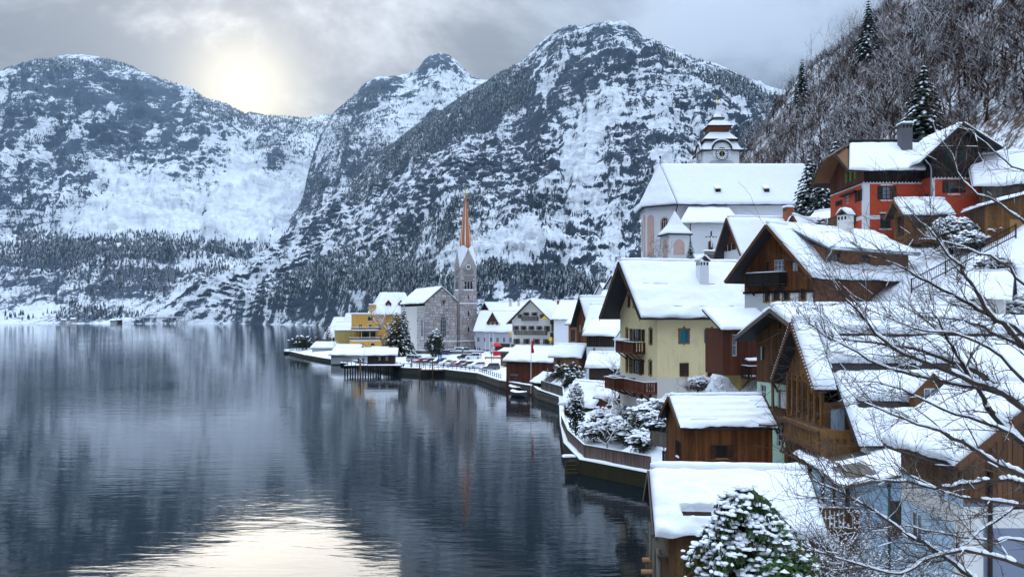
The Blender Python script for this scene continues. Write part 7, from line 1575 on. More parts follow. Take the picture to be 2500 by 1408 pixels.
    h, f, l, r, L = simple_house('twin_chimney_house', 'house with two stout chimneys on a flat-topped snowy roof', (1212, 300, 1286, 296), 12, 5, 15.0, 18.4, 'x', P_OFF, snow=0.34, seed=34, cell=0.9, front=grid(10.7, 3, (13.2,), 1.2, 0.8, dict(frame=W_DARK)))
    chimney(h, 3.8, 4, 16, 20.0, 0.9, 0.9, P_OFF, False, 0.2, 5); chimney(h, 7.0, 4, 16, 19.8, 0.8, 0.8, P_OFF, False, 0.2, 6); settle(h, 5)
    h, f, l, r, L = simple_house('black_gable_house', 'black boarded gable with snow, squeezed behind the church tower', (1166, 292, 1204, 288), 9, 5, 14.0, 18.5, 'y', W_BLACK, snow=0.32, seed=35, front=[('m', 2.6, 13.6, 1.2, 1.0, WW)]); chimney(h, 1.8, 0.6, 10, 14.5, 0.9, 0.9, P_OFF, False, 0.2, 5); settle(h, 5)
    h, f, l, r, L = simple_house('rear_snow_house', 'white-roofed house with dark chimneys behind the hotel gable', (1338, 300, 1408, 296), 10, 6, 14.6, 18.8, 'x', P_OFF, snow=0.34, seed=36, cell=0.9)
    for x, hh in ((2.4, 19.6), (5.2, 20.4), (7.0, 20.6)): chimney(h, x, 4, 16, hh, 0.7, 0.7, BRICK, False, 0.15, 7)
    settle(h, 6)
    h, f, l, r, L = simple_house('red_brown_lane_house', 'red-brown shingled cottage with snow roof behind the market umbrella', (1226, 282, 1262, 280), 7, 4, 10.5, 14.5, 'x', P_OFF, snow=0.3, seed=37); settle(h, 4)
middle_houses()

def yellow_hotel():
    a, rz, L = frame2(868, 300, 1010, 306); zb, ze, zr = 2.0, 14.6, 22.8; W = 14
    h = empty('yellow_terrace_hotel', a, rz, 'yellow lakeside hotel with stacked terraces and big snowy hipped roof', 'hotel')
    mkwall(h, (0, 0), (1, 0), L, zb, ze, P_YELLOW, grid(L, 6, (6.2, 10.2), 1.2, 2.0, dict(frame=PAINT_WHITE, nx=2, nz=3)) + [('m', 5.2, 13.2, 1.6, 1.4, dict(frame=W_DARK))]); mkwall(h, (0, W), (0, -1), W, zb, ze, P_YELLOW, grid(W, 3, (6.2, 10.2), 1.2, 2.0, dict(frame=W_DARK))); mkwall(h, (L, 0), (0, 1), W, zb, ze, P_YELLOW); mkwall(h, (L, W), (-1, 0), L, zb, ze, P_YELLOW)
    rx0 = 6.5
    roof_slab(h, [(rx0 - 0.6, -0.8, ze), (L + 0.8, -0.8, ze), (L - 2, W / 2, zr), (rx0 + 3.6, W / 2, zr)], 0.2, ROOF_DARK, snow=dict(thick=0.36, seed=4, cell=0.8)); roof_slab(h, [(rx0 - 0.6, W + .8, ze), (rx0 - 0.6, -0.8, ze), (rx0 + 3.6, W / 2 - .02, zr), (rx0 + 3.6, W / 2, zr)], 0.2, ROOF_DARK, snow=dict(thick=0.36, seed=5, cell=0.8)); roof_slab(h, [(L + .8, W + .8, ze), (rx0 - .6, W + .8, ze), (rx0 + 3.6, W / 2, zr), (L - 2, W / 2, zr)], 0.2, ROOF_DARK, snow=dict(thick=0.3, seed=6, cell=1.5))
    for x in (12.0, 16.6):
        y, z = 1.8, 18.0; dw = mkwall(h, (x - 0.9, y), (1, 0), 1.8, z - 0.9, [(0, z + 0.7), (0.9, z + 1.7), (1.8, z + 0.7)], W_RED, [('m', 0.9, z, 0.8, 1.0, WW)], name='dormer_wall')
        for s_ in (-1, 1):
            q = [(x + s_ * 1.2, y + 3, z + 0.5), (x + s_ * 1.2, y - 0.3, z + 0.5), (x, y - 0.3, z + 1.9), (x, y + 3, z + 1.9)]; roof_slab(h, q if s_ < 0 else [q[1], q[0], q[3], q[2]], 0.1, BRICK, name='dormer_roof')
            ck = MB(); ck.poly([(x + s_ * 0.9, y, z - .9), (x + s_ * 0.9, y, z + .7), (x + s_ * 0.9, y + 2.6, z + .7)]); part(h, 'dormer_cheek', ck, W_RED)
    # flat roofed terraces stepping to the water
    flat = MB().box(-0.1, -0.1, ze, rx0 - 0.8, W + 0.1, ze + 0.3); o = part(h, 'flat_roof', flat, P_GREY); snow_cap(o, 0, 0, rx0 - 1, W, ze + 0.3, 0.3, 3, 1.0)
    for (x0, y0, x1, y1, z0, z1, nm) in ((-1.6, -5.5, 7.5, -0.02, 8.7, 9.0, 'upper_terrace'), (-2.2, -7.0, 8.0, -0.02, zb, 5.4, 'lower_terrace')):
        o = part(h, nm, MB().box(x0, y0, z0, x1, y1, z1), P_YELLOW if z0 == zb else W_DARK); snow_cap(o, x0, y0, x1, y1, z1, 0.3, 4, 0.9)
        for (p, q) in (((x0, y0), (x1, y0)), ((x0, y1), (x0, y0)), ((x1, y0), (x1, y1))):
            part(o, 'rail', MB().beam((*p, z1 + 1.1), (*q, z1 + 1.1), 0.14, 0.16), W_GREY); part(o, 'rail', MB().beam((*p, z1 + 0.6), (*q, z1 + 0.6), 0.08, 0.4), W_GREY); part(o, 'snow', MB().beam((*p, z1 + 1.24), (*q, z1 + 1.24), 0.2, 0.12), SNOW)
    for x in (-1.4, 1.5, 4.4, 7.3): part(h, 'terrace_post', MB().beam((x, -5.2, 5.4), (x, -5.2, 8.7), 0.25), P_YELLOW)
    part(h, 'terrace_window', MB().box(1.6, -0.2, 5.6, 7.0, -0.05, 8.4), GLASS)
    for x in (0.8, 4.6): part(h, 'terrace_window', MB().box(x, -7.06, 2.8, x + 1.2, -6.98, 4.6), GLASS)
    part(h, 'side_wing', MB().box(-6.5, 2, zb, -0.02, 10, 9.0), P_OCHRE); snow_cap(h, -6.8, 1.7, -0.02, 10.3, 9.0, 0.4, 6, 0.8)
    o = part(h, 'stair_tower', MB().box(5.2, 0.4, ze, 7.2, 3.0, ze + 3.6), P_YELLOW); snow_cap(o, 5.0, 0.2, 7.4, 3.2, ze + 3.6, 0.3, 7, 0.6)
    settle(h, zb)
    g = dict(group='small houses on the point')
    for i, (u0, D0, u1, D1, W, zb, ze, zr, mat, lb) in enumerate(((812, 322, 872, 320, 9, 1.5, 6.5, 11.5, W_DARK, 'dark low house with large snow roof left of the yellow hotel'), (806, 352, 852, 350, 9, 1.5, 8.6, 13.2, P_CREAM, 'pale yellow house with snowy roof behind the point'), (836, 335, 880, 333, 8, 1.5, 9.0, 14.8, P_OFF, 'white-roofed house tucked behind the yellow hotel'), (792, 338, 826, 336, 8, 1.2, 5.5, 9.5, P_OFF, 'small snow-roofed cottage near the tip of the point'), (1000, 318, 1040, 316, 10, 4, 12.5, 18.0, P_OFF, 'snow-roofed house between the hotel and the stone church'))):
        h, f, l, r, L = simple_house('point_house', lb, (u0, D0, u1, D1), W, zb, ze, zr, 'x', mat, snow=0.36, seed=40 + i, cell=0.9, front=grid(6.5, 2, (zb + 2.2,), 1.0, 1.2, WW)); settle(h, zb)
    # boathouses along the point
    for i, (u0, D0, u1, D1, lb) in enumerate(((808, 243, 906, 240, 'long low grey boathouse with snow roof before the yellow hotel'), (896, 250, 935, 248, 'short snowy boathouse beside the long grey one'), (815, 272, 870, 270, 'flat snowy shed below the yellow terraces'), (762, 300, 818, 298, 'low snow-covered shed at the tip of the point'))):
        h, f, l, r, L = simple_house('lake_boathouse', lb, (u0, D0, u1, D1), 7, 0.3, 2.9, 4.4, 'x', P_GREY if i != 1 else W_GREY, snow=0.4, seed=50 + i, cell=0.7); settle(h, 0.3)
yellow_hotel()
# ================================================================ quays, fences, jetties
def polyline_wall(name, label, pts, ztop, zbot, thick, mat, cap=0.14, cat='wall', seed=0, courses=0):
    """a wall along a shore line (points go with the water on the left-hand side when walking far to near)"""
    o = empty(name, (pts[0][0], pts[0][1], 0), 0, label, cat); mb = MB(); cb = MB(); ox, oy = pts[0]
    for i, ((x0, y0), (x1, y1)) in enumerate(zip(pts, pts[1:])):
        a, b = Vector((x0 - ox, y0 - oy, 0)), Vector((x1 - ox, y1 - oy, 0)); d = (b - a).normalized(); n = Vector((-d.y, d.x, 0)) * thick / 2; e = d * 0.02
        z0, z1 = (ztop[i], ztop[i + 1]) if isinstance(ztop, (list, tuple)) else (ztop, ztop)
        a, b = a - d * thick * 0.3, b + d * thick * 0.3; up = lambda p, z: Vector((p.x, p.y, z))
        seg = MB().hexa([up(a - n, zbot), up(b - n, zbot), up(b + n, zbot), up(a + n, zbot), up(a - n, z0), up(b - n, z1), up(b + n, z1), up(a + n, z0)]); part(o, 'wall_segment', seg, mat)
        for k in range(courses):
            zz = 0.15 + k * 0.32; hgt = 0.2
            if zz + hgt < min(z0, z1): part(o, 'timber_course', MB().hexa([up(a - n * 1.16, zz), up(b - n * 1.16, zz), up(b + n * 1.16, zz), up(a + n * 1.16, zz), up(a - n * 1.16, zz + hgt), up(b - n * 1.16, zz + hgt), up(b + n * 1.16, zz + hgt), up(a + n * 1.16, zz + hgt)]), W_GREY)
        if cap: snow_slab(o, [up(a - n * 1.25, z0), up(b - n * 1.25, z1), up(b + n * 1.25, z1), up(a + n * 1.25, z0)], cap, seed + i, 0.6, edge=0.14, rag=0)
    return o
def rail_fence(name, label, pts, z, h=1.0, step=2.0, mat=None, rails=(0.35, 0.7, 1.0), snow=0.04, group=None):
    o = empty(name, (pts[0][0], pts[0][1], 0), 0, label, 'fence', group); ox, oy = pts[0]; mat = mat or W_DARK; um = unit_box(mat)
    zz = z if isinstance(z, (list, tuple)) else [z] * len(pts)
    for i, ((x0, y0), (x1, y1)) in enumerate(zip(pts, pts[1:])):
        a, b = Vector((x0 - ox, y0 - oy, zz[i])), Vector((x1 - ox, y1 - oy, zz[i + 1])); n = max(1, int((b - a).length / step))
        for k in range(n + (i == len(pts) - 2)):
            p = a.lerp(b, k / n); share(o, 'post', um, (p.x - 0.06, p.y - 0.06, p.z - 0.1), scale=(0.12, 0.12, h + 0.15))
        for r_ in rails: part(o, 'rail', MB().beam(a + Vector((0, 0, h * r_)), b + Vector((0, 0, h * r_)), 0.07, 0.08), mat)
        if snow: part(o, 'snow', MB().beam(a + Vector((0, 0, h + snow * 0.6)), b + Vector((0, 0, h + snow * 0.6)), 0.12, snow * 1.4), SNOW)
    return o
def board_fence(name, label, pts, z, h, mat, board=0.13, gap=0.015, snow=0.06, picket=False):
    o = empty(name, (pts[0][0], pts[0][1], 0), 0, label, 'fence'); ox, oy = pts[0]; um = unit_box(mat); rng = random.Random(len(label)); zz = z if isinstance(z, (list, tuple)) else [z] * len(pts)
    for i, ((x0, y0), (x1, y1)) in enumerate(zip(pts, pts[1:])):
        a, b = Vector((x0 - ox, y0 - oy, zz[i])), Vector((x1 - ox, y1 - oy, zz[i + 1])); L = (b - a).length; n = max(1, int(L / (board + gap))); ang = math.atan2(b.y - a.y, b.x - a.x); d = (b - a) / L
        for k in range(n):
            p = a + d * (L * k / n); share(o, 'picket' if picket else 'board', um, (p.x, p.y, p.z + 0.04), (0, 0, ang), (board, 0.03, h * (rng.uniform(0.93, 1.05) if picket else 1)))
        for r_ in (0.12, 0.9): part(o, 'rail', MB().beam(a + Vector((0, 0, h * r_)) + Vector((-d.y, d.x, 0)) * 0.06, b + Vector((0, 0, h * r_)) + Vector((-d.y, d.x, 0)) * 0.06, 0.06, 0.09), mat)
        m = max(1, int(L / 2.6))
        for k in range(m + 1): p = a.lerp(b, k / m); share(o, 'post', um, (p.x - 0.05, p.y - 0.02, p.z - 0.1), (0, 0, ang), (0.1, 0.1, h + 0.12))
        if snow and not picket: part(o, 'cap_rail', MB().beam(a + Vector((0, 0, h + 0.06)), b + Vector((0, 0, h + 0.06)), 0.13, 0.05), mat); part(o, 'snow', MB().beam(a + Vector((0, 0, h + 0.10)), b + Vector((0, 0, h + 0.10)), 0.12, snow), SNOW)
    return o
polyline_wall('garden_wall', 'mossy dark retaining wall of the garden standing in the lake', [(6.0, 100), (5.5, 85), (6.3, 75), (11.3, 68.7), (11.4, 58)], 1.3, -2, 0.5, MOSSW, 0.16, seed=3, courses=0)
board_fence('garden_fence', 'red-brown board fence with snowy rail on the garden wall', [(5.75, 98), (5.65, 85), (6.45, 75.2), (11.3, 69.0)], 1.36, 1.12, W_FENCE)
polyline_wall('boat_basin_wall', 'weathered plank-faced wall beside the boat shelter', [(3.9, 151), (4.6, 142), (7.6, 131), (6.0, 100)], [1.7, 1.7, 1.5, 1.3], -2, 0.5, CONCRETE, 0.14, seed=8, courses=4)
board_fence('grey_plank_fence', 'grey weathered plank fence on the basin wall', [(4.9, 141), (7.9, 130.5), (7.2, 118)], [1.7, 1.5, 1.5], 1.5, W_GREY, board=0.26)
polyline_wall('stepped_quay', 'low stepped timber-faced quay beside the brown boathouse', [(-7.5, 187), (-2, 165), (3.9, 151)], [1.5, 1.5, 1.6], -2, 0.7, CONCRETE, 0.15, seed=12, courses=4)
polyline_wall('car_park_quay', 'dark quay wall carrying the snowy car park', [(-45, 240), (-34, 222), (-27, 207), (-16.4, 201), (-7.5, 187)], 1.45, -2, 0.7, CONCRETE, 0.15, seed=16)
polyline_wall('point_quay', 'low snow-capped bank wall around the point', [(-84, 345), (-88, 327), (-72, 290), (-58, 262), (-45, 240)], 1.0, -2, 0.8, CONCRETE, 0.2, seed=22)
rail_fence('quay_fence', 'dark timber rail fence along the car park quay', [(-30, 213), (-26.6, 207.3), (-16.3, 201.6), (-7.3, 187.6), (-2.2, 167)], 1.55, 1.05, 1.9)
polyline_wall('church_terrace_wall', 'low snow-capped stone wall below the lake church', [(-30, 262), (-20, 259), (-9, 262)], [3.4, 3.4, 3.2], 0.5, 0.6, DRYSTONE, 0.2, seed=31)
board_fence('garden_picket_fence', 'dark picket fence on the snowy garden bank behind the shed', [(XU(1588, 72), 72), (XU(1655, 66), 66)], [3.0, 3.5], 1.2, W_GREY, 0.09, 0.08, picket=True)
board_fence('stair_fence', 'snow-topped picket fence of the stairs beside the brown shed', [(XU(1615, 58), 58), (XU(1668, 54), 54)], [1.9, 3.2], 1.2, W_GREY, 0.1, 0.07)
board_fence('lower_picket_fence', 'dark picket fence between the garden hedge and the shed', [(XU(1618, 66), 66), (XU(1662, 63), 63)], [2.2, 2.6], 1.3, W_DARK, 0.09, 0.07, picket=True)
board_fence('boathouse_grey_fence', 'grey slatted fence running down beside the laurel bush', [(XU(1728, 36), 36), (XU(1790, 31), 31)], [1.2, 0.9], 2.0, W_GREY, 0.1, 0.03, picket=True)

def jetty_hut():
    h = empty('jetty', (XU(838, 206), 206, 0), 0, 'snowy timber jetty on dark piles at the car park', 'jetty'); L = XU(978, 206) - XU(838, 206)
    o = part(h, 'deck', MB().box(0, 0, 1.75, L, 8, 2.0), W_DARK); snow_cap(o, 0.2, 0.1, L, 8, 2.0, 0.14, 4, 0.8)
    um = unit_box(W_BLACK)
    for k in range(8):
        for y in (0.2, 3.5, 7.2): share(h, 'pile', um, (0.2 + (L - 0.6) * k / 7, y, -2), scale=(0.28, 0.28, 3.75))
    for r_ in (2.5, 3.0): part(h, 'rail', MB().beam((0, 0.1, r_), (L * 0.42, 0.1, r_), 0.08), W_GREY); part(h, 'rail', MB().beam((0, 0.1, r_), (0, 7.5, r_), 0.08), W_GREY)
    for k in range(7): share(h, 'post', unit_box(W_GREY), (L * 0.42 * k / 6, 0.05, 1.9), scale=(0.1, 0.1, 1.15))
    a, rz, Lh = frame2(897, 210, 963, 210)
    g, f, l, r, Lh = simple_house('jetty_hut', 'dark brown ticket hut with snowy roof on the jetty', (897, 209, 963, 209.5), 5, 2.02, 4.45, 5.6, 'x', W_DARK, snow=0.36, seed=60, og=0.9, front=[('m', 2.9, 3.5, 0.6, 0.8, WW), ('m', 4.8, 3.5, 0.6, 0.8, WW)], planks=[dict(mat=W_DARK, w=0.3, seed=80)], cat='hut', cell=0.4); settle(g, 2.02)
    p = empty('landing_stage', (XU(1027, 200), 199.4, 0), R(-2), 'small landing stage with tall rusty piles at the quay', 'landing stage'); W2 = 5.4
    o = part(p, 'deck', MB().box(0, 0, 1.2, W2, 4.5, 1.45), W_PALE); snow_cap(o, 0.1, 0.1, W2, 4.5, 1.45, 0.12, 6, 0.6)
    for k in range(6): share(p, 'pile', um, (0.3 + k * 0.95, 0.15, -2), scale=(0.22, 0.22, 3.3))
    for x in (-0.2, 2.9): part(p, 'tall_pile', MB().tube([(x, -0.1, -2), (x, -0.1, 3.7)], 0.15, 8), W_BOAT, smooth=True)
    for r_ in (1.95, 2.45): part(p, 'rail', MB().beam((0.1, 0.1, r_), (W2, 0.1, r_), 0.07), W_DARK)
    for k in range(6): share(p, 'post', unit_box(W_DARK), (0.1 + k * 1.04, 0.05, 1.4), scale=(0.09, 0.09, 1.15))
    for i, (u, v, lb) in enumerate(((880, 922, 'tall rusty mooring pile before the jetty'), (1005, 908, 'grey mooring pile beside the silver van'))):
        q = PZ(u, v, 0); m = empty('mooring_pile', (q.x, q.y, 0), 0, lb, 'pile'); part(m, 'pile', MB().tube([(0, 0, -2), (0, 0, 4.2)], [0.2, 0.16], 8), W_BOAT if i == 0 else W_GREY, smooth=True); part(m, 'snow', MB().lathe([(0.24, 4.2), (0.2, 4.32), (0.05, 4.38)], (0, 0), 8), SNOW, smooth=True)
    # boat shelter on thick legs
    g, f, l, r, Lh = simple_house('boat_shelter', 'dark boat shelter with patchy snow roof on thick timber legs', (1304, 149, 1372, 141), 4.5, 1.0, 2.6, 3.9, 'x', W_BLACK, snow=0, seed=61, cat='boathouse')
    for (x0, x1, s_) in ((0.0, 0.36, 3), (0.66, 1.0, 4)):
        sl = 1.3 / 2.25; ze = 2.6 - sl * 0.6 + 0.19; A = lambda t: (-0.5 + (Lh + 1.0) * t, -0.6, ze); B = lambda t: (-0.5 + (Lh + 1.0) * t, 2.25, 4.08)
        snow_slab(g, [A(x0), A(x1), B(x1), B(x0)], 0.25, s_, 0.3, edge=0.2)
    for x in (0.1, 0.9): part(g, 'leg', MB().beam((x, -0.1, -2), (x, -0.1, 2.6), 0.45), W_MID)
    settle(g, 1.0)
    g, f, l, r, Lh = simple_house('snow_cottage', 'small hut buried in smooth snow behind the pointed cypress', (1378, 112, 1450, 108), 5.0, 0.8, 2.7, 4.9, 'x', W_MID, snow=0.45, seed=62, og=0.6, cell=0.4, gplanks=[dict(mat=W_MID, w=0.3, seed=81)]); settle(g, 0.8)
    # lakeside bench steps at the garden corner
    q = PZ(1398, 1160, 0); b = empty('landing_steps', (q.x - 0.4, q.y + 0.3, 0), R(10), 'mossy landing steps with a snow-capped plate at the garden corner', 'steps')
    for k in range(4): part(b, 'step', MB().box(0, 0.3 * k, -0.5, 1.0, 0.3 * k + 0.29, 0.15 + 0.28 * k), MOSSW)
    o = part(b, 'plate', MB().box(-0.1, 1.3, 1.2, 1.1, 2.1, 1.32), MOSSW); snow_cap(o, -0.1, 1.3, 1.1, 2.1, 1.32, 0.2, 2, 0.3)
jetty_hut()

# ---------------------------------------------------------------- boats
def boat(name, label, loc, rz, L, B, H, hull, cover=True, seed=1):
    o = empty(name, loc, rz, label, 'boat'); mb = MB(); n = 9; rings = []
    for i in range(n):
        t = i / (n - 1); w = B / 2 * math.sin(math.pi * min(0.5, 0.18 + t * 0.62)) * (1 if t < 0.75 else max(0.04, 1 - ((t - 0.75) / 0.25) ** 1.6)); sh = H * (1 + 0.25 * (2 * t - 1) ** 2)
        rings.append([(-L / 2 + L * t, -w, sh), (-L / 2 + L * t, -w * 0.75, H * 0.2), (-L / 2 + L * t, 0, -H * 0.25), (-L / 2 + L * t, w * 0.75, H * 0.2), (-L / 2 + L * t, w, sh)])
    for a, b in zip(rings, rings[1:]):
        for k in range(4): mb.quad(a[k], b[k], b[k + 1], a[k + 1])
    mb.poly(rings[0]); part(o, 'hull', mb, hull, smooth=False)
    gb = MB(); gb.tube([r[0] for r in rings], 0.05, 5); part(o, 'gunwale', gb, W_MID); gb = MB(); gb.tube([r[4] for r in rings], 0.05, 5); part(o, 'gunwale', gb, W_MID)
    if cover:
        sb = MB()
        for (a, b) in zip(rings, rings[1:]):
            for k in range(5):
                f0, f1 = k / 5, (k + 1) / 5
                def pt(r, f): y = r[0][1] + (r[4][1] - r[0][1]) * f; return (r[0][0], y, r[0][2] - 0.02 + 0.34 * math.sin(math.pi * f) * (0.8 + 0.3 * mnoise.noise(Vector((r[0][0], y, seed)))))
                sb.quad(pt(a, f0), pt(b, f0), pt(b, f1), pt(a, f1))
        part(o, 'snow', sb, SNOW, smooth=True)
    else:
        for k in (0.3, 0.55): part(o, 'seat', MB().box(-L / 2 + L * k, -B * 0.42, H * 0.7, -L / 2 + L * k + 0.3, B * 0.42, H * 0.78), W_MID)
    return o
HULL_D = plain('hull_dark', (0.012, 0.011, 0.012), 0.4); HULL_G = plain('hull_grey', (0.12, 0.12, 0.13), 0.5)
for (u, v, rz, L, hull, lb) in ((722, 863, 8, 8.5, HULL_D, 'dark snow-covered boat moored at the tip of the point'), (766, 873, -4, 6.5, HULL_G, 'grey flat snow-covered boat beside the dark one'), (796, 868, 12, 5.5, HULL_D, 'small snow-filled boat close to the grey boathouse'), (858, 893, 5, 6.0, HULL_D, 'dark snow-filled boat left of the jetty'), (1281, 957, -62, 5.5, HULL_D, 'long dark boat with snow on its cover beside the brown boathouse'), (1262, 955, -58, 4.5, HULL_D, 'short dark boat tied under the brown boathouse wall'), (1268, 968, -50, 4.0, HULL_G, 'small grey boat half under snow before the boat shelter')):
    q = PZ(u, v, 0); boat('moored_boat', lb, (q.x, q.y, 0.12), R(rz), L, 1.9, 0.65, hull, True, int(u))

# ---------------------------------------------------------------- cars
TYRE = plain('tyre', (0.012, 0.012, 0.013), 0.8); RIM = plain('rim', (0.35, 0.36, 0.38), 0.35, 0.8); LAMPG = plain('headlamp', (0.6, 0.62, 0.64), 0.15); CARGLASS = glass_dark('car_glass', (0.015, 0.018, 0.022), 0.05)
def car_paint(name, c): 
    m = plain(name, c, 0.28, 0.1, 0.06); m.node_tree.nodes['Principled BSDF'].inputs['Coat Weight'].default_value = 0.5; return m
PAINTS = dict(silver=car_paint('paint_silver', (0.42, 0.44, 0.46)), red=car_paint('paint_red', (0.33, 0.025, 0.02)), maroon=car_paint('paint_maroon', (0.11, 0.012, 0.014)), black=car_paint('paint_black', (0.012, 0.012, 0.014)), white=car_paint('paint_white', (0.72, 0.73, 0.74)), grey=car_paint('paint_grey', (0.10, 0.105, 0.11)), teal=car_paint('paint_teal', (0.015, 0.06, 0.08)), blue=car_paint('paint_blue', (0.02, 0.035, 0.12)))
def car(label, loc, rz, paint, kind='hatch', snow=1.0, group='cars in the snowy car park'):
    L, Wd, H = dict(hatch=(4.1, 1.74, 1.48), estate=(4.6, 1.8, 1.5), suv=(4.5, 1.85, 1.7), van=(4.9, 1.95, 2.0), cargo=(4.4, 1.85, 1.85))[kind]; g = 0.22
    o = empty('parked_van' if kind in ('van', 'cargo') else 'parked_car', loc, rz, label, 'van' if kind in ('van', 'cargo') else 'car', group)
    # side outline of the lower body and of the cabin (x forward)
    bel = 0.92 if kind != 'van' else 1.05; hood = 0.86 if kind not in ('van',) else 0.98
    low = [(-L / 2, 0.38), (-L / 2 + 0.05, bel), (L * 0.22, bel), (L * 0.44, hood), (L / 2 - 0.02, 0.62), (L / 2, 0.34), (L / 2 - 0.1, g), (-L / 2 + 0.1, g)]
    cab = {'hatch': [(-L * 0.49, bel), (-L * 0.40, H - 0.06), (-L * 0.05, H), (L * 0.08, H - 0.04), (L * 0.25, bel)], 'estate': [(-L * 0.49, bel), (-L * 0.44, H - 0.05), (-L * 0.05, H), (L * 0.06, H - 0.04), (L * 0.23, bel)], 'suv': [(-L * 0.49, bel), (-L * 0.45, H - 0.06), (-L * 0.05, H), (L * 0.08, H - 0.05), (L * 0.23, bel)], 'van': [(-L * 0.495, bel), (-L * 0.48, H - 0.05), (-L * 0.1, H), (L * 0.22, H - 0.06), (L * 0.40, bel)], 'cargo': [(-L * 0.495, bel), (-L * 0.48, H - 0.05), (-L * 0.1, H), (L * 0.06, H - 0.05), (L * 0.24, bel)]}[kind]
    mb = MB(); w2 = Wd / 2
    def loft(poly, ws):
        n = len(poly); i = len(mb.v)
        for y_s in (-1, 1):
            for (x, z), w in zip(poly, ws): mb.v.append((x, y_s * w, z))
        for k in range(n): mb.f.append((i + k, i + (k + 1) % n, i + n + (k + 1) % n, i + n + k)); mb.m.append(0)
        mb.f.append(tuple(i + k for k in reversed(range(n)))); mb.f.append(tuple(i + n + k for k in range(n))); mb.m.extend([0, 0])
    loft(low, [w2 * 0.93, w2 * 0.97, w2 * 0.98, w2 * 0.95, w2 * 0.88, w2 * 0.86, w2 * 0.95, w2 * 0.95]); part(o, 'body', mb, paint)
    mb = MB(); loft(cab, [w2 * 0.95, w2 * 0.80, w2 * 0.80, w2 * 0.80, w2 * 0.95]); part(o, 'cabin', mb, paint)
    # windows: slightly proud panes following the cabin
    def side(x0, x1, s_):
        def pt(x, f):
            zt = np.interp(x, [c[0] for c in cab], [c[1] for c in cab]); z = bel + 0.05 + (zt - bel - 0.14) * f; y = w2 * (0.955 - 0.15 * (z - bel) / (H - bel)) + 0.008; return (x, s_ * y, z)
        part(o, 'side_window', MB().prism([pt(x0, 0), pt(x1, 0), pt(x1 - (0.18 if x1 > 0.1 else 0.0), 1), pt(x0 + (0.16 if x0 < -L * 0.35 else 0.0), 1)], (0, s_ * 0.012, 0)), CARGLASS)
    for s_ in (-1, 1):
        xs = (-L * 0.42, -L * 0.16, L * 0.02, L * 0.185) if kind != 'van' else (-L * 0.45, -L * 0.2, L * 0.06, L * 0.33)
        if kind != 'cargo': side(xs[0], xs[1] - 0.05, s_)
        side(xs[1] + 0.0, xs[2] - 0.03, s_) if kind != 'cargo' else None; side(xs[2] + 0.02, xs[3], s_)
    def slope(a, b, f0, f1, wa, wb, nm):
        A, B = Vector((a[0], 0, a[1])), Vector((b[0], 0, b[1])); nrm = Vector((-(B.z - A.z), 0, B.x - A.x)).normalized(); nrm = nrm if (nrm.x * (1 if a[0] > 0 or nm == 'windscreen' else -1)) > 0 else -nrm
        p, q = A.lerp(B, f0) + nrm * 0.012, A.lerp(B, f1) + nrm * 0.012; part(o, nm, MB().prism([(p.x, -wa, p.z), (p.x, wa, p.z), (q.x, wb, q.z), (q.x, -wb, q.z)], nrm * 0.01), CARGLASS)
    slope(cab[4], cab[3], 0.08, 0.9, w2 * 0.86, w2 * 0.74, 'windscreen'); slope(cab[0], cab[1], 0.15, 0.85, w2 * 0.84, w2 * 0.74, 'rear_window')
    for x in (-L * 0.31, L * 0.31):
        for s_ in (-1, 1):
            wb = MB(); pts = [(x + 0.32 * math.cos(a), s_ * (w2 - 0.17), 0.32 + 0.32 * math.sin(a)) for a in np.linspace(0, 2 * math.pi, 15)[:-1]]; wh = part(o, 'wheel', MB().prism(pts, (0, s_ * 0.19, 0)), TYRE)
            pts = [(x + 0.2 * math.cos(a), s_ * (w2 + 0.022), 0.32 + 0.2 * math.sin(a)) for a in np.linspace(0, 2 * math.pi, 11)[:-1]]; part(wh, 'rim', MB().prism(pts, (0, s_ * 0.015, 0)), RIM)
    for s_ in (-1, 1): part(o, 'headlight', MB().hexa([(L / 2 - 0.22, s_ * w2 * 0.62 - 0.16, 0.58), (L / 2 - 0.005, s_ * w2 * 0.62 - 0.16, 0.58), (L / 2 - 0.005, s_ * w2 * 0.62 + 0.16, 0.58), (L / 2 - 0.22, s_ * w2 * 0.62 + 0.16, 0.58), (L / 2 - 0.3, s_ * w2 * 0.62 - 0.16, 0.73), (L / 2 - 0.06, s_ * w2 * 0.62 - 0.16, 0.70), (L / 2 - 0.06, s_ * w2 * 0.62 + 0.16, 0.70), (L / 2 - 0.3, s_ * w2 * 0.62 + 0.16, 0.73)]), LAMPG)
    if snow > 0:
        t = 0.13 * snow; snow_slab(o, [(cab[1][0] + 0.02, -w2 * 0.78, H - 0.03), (cab[3][0] - 0.03, -w2 * 0.78, H - 0.02), (cab[3][0] - 0.03, w2 * 0.78, H - 0.02), (cab[1][0] + 0.02, w2 * 0.78, H - 0.03)], t, int(loc[0] * 7) % 60, 0.4, edge=0.15, rag=0)
        if snow > 0.6: snow_slab(o, [(cab[4][0] + 0.04, -w2 * 0.9, bel - 0.01), (L * 0.44, -w2 * 0.9, hood + 0.005), (L * 0.44, w2 * 0.9, hood + 0.005), (cab[4][0] + 0.04, w2 * 0.9, bel - 0.01)], 0.10 * snow, int(loc[0] * 5) % 60, 0.4, edge=0.12, rag=0)
        if snow > 0.95: snow_slab(o, [(cab[4][0], -w2 * 0.88, cab[4][1] + 0.02), (cab[4][0], w2 * 0.88, cab[4][1] + 0.02), (cab[3][0], w2 * 0.76, cab[3][1] + 0.01), (cab[3][0], -w2 * 0.76, cab[3][1] + 0.01)], 0.07, 5, 0.4, edge=0.1, rag=0)
    return o
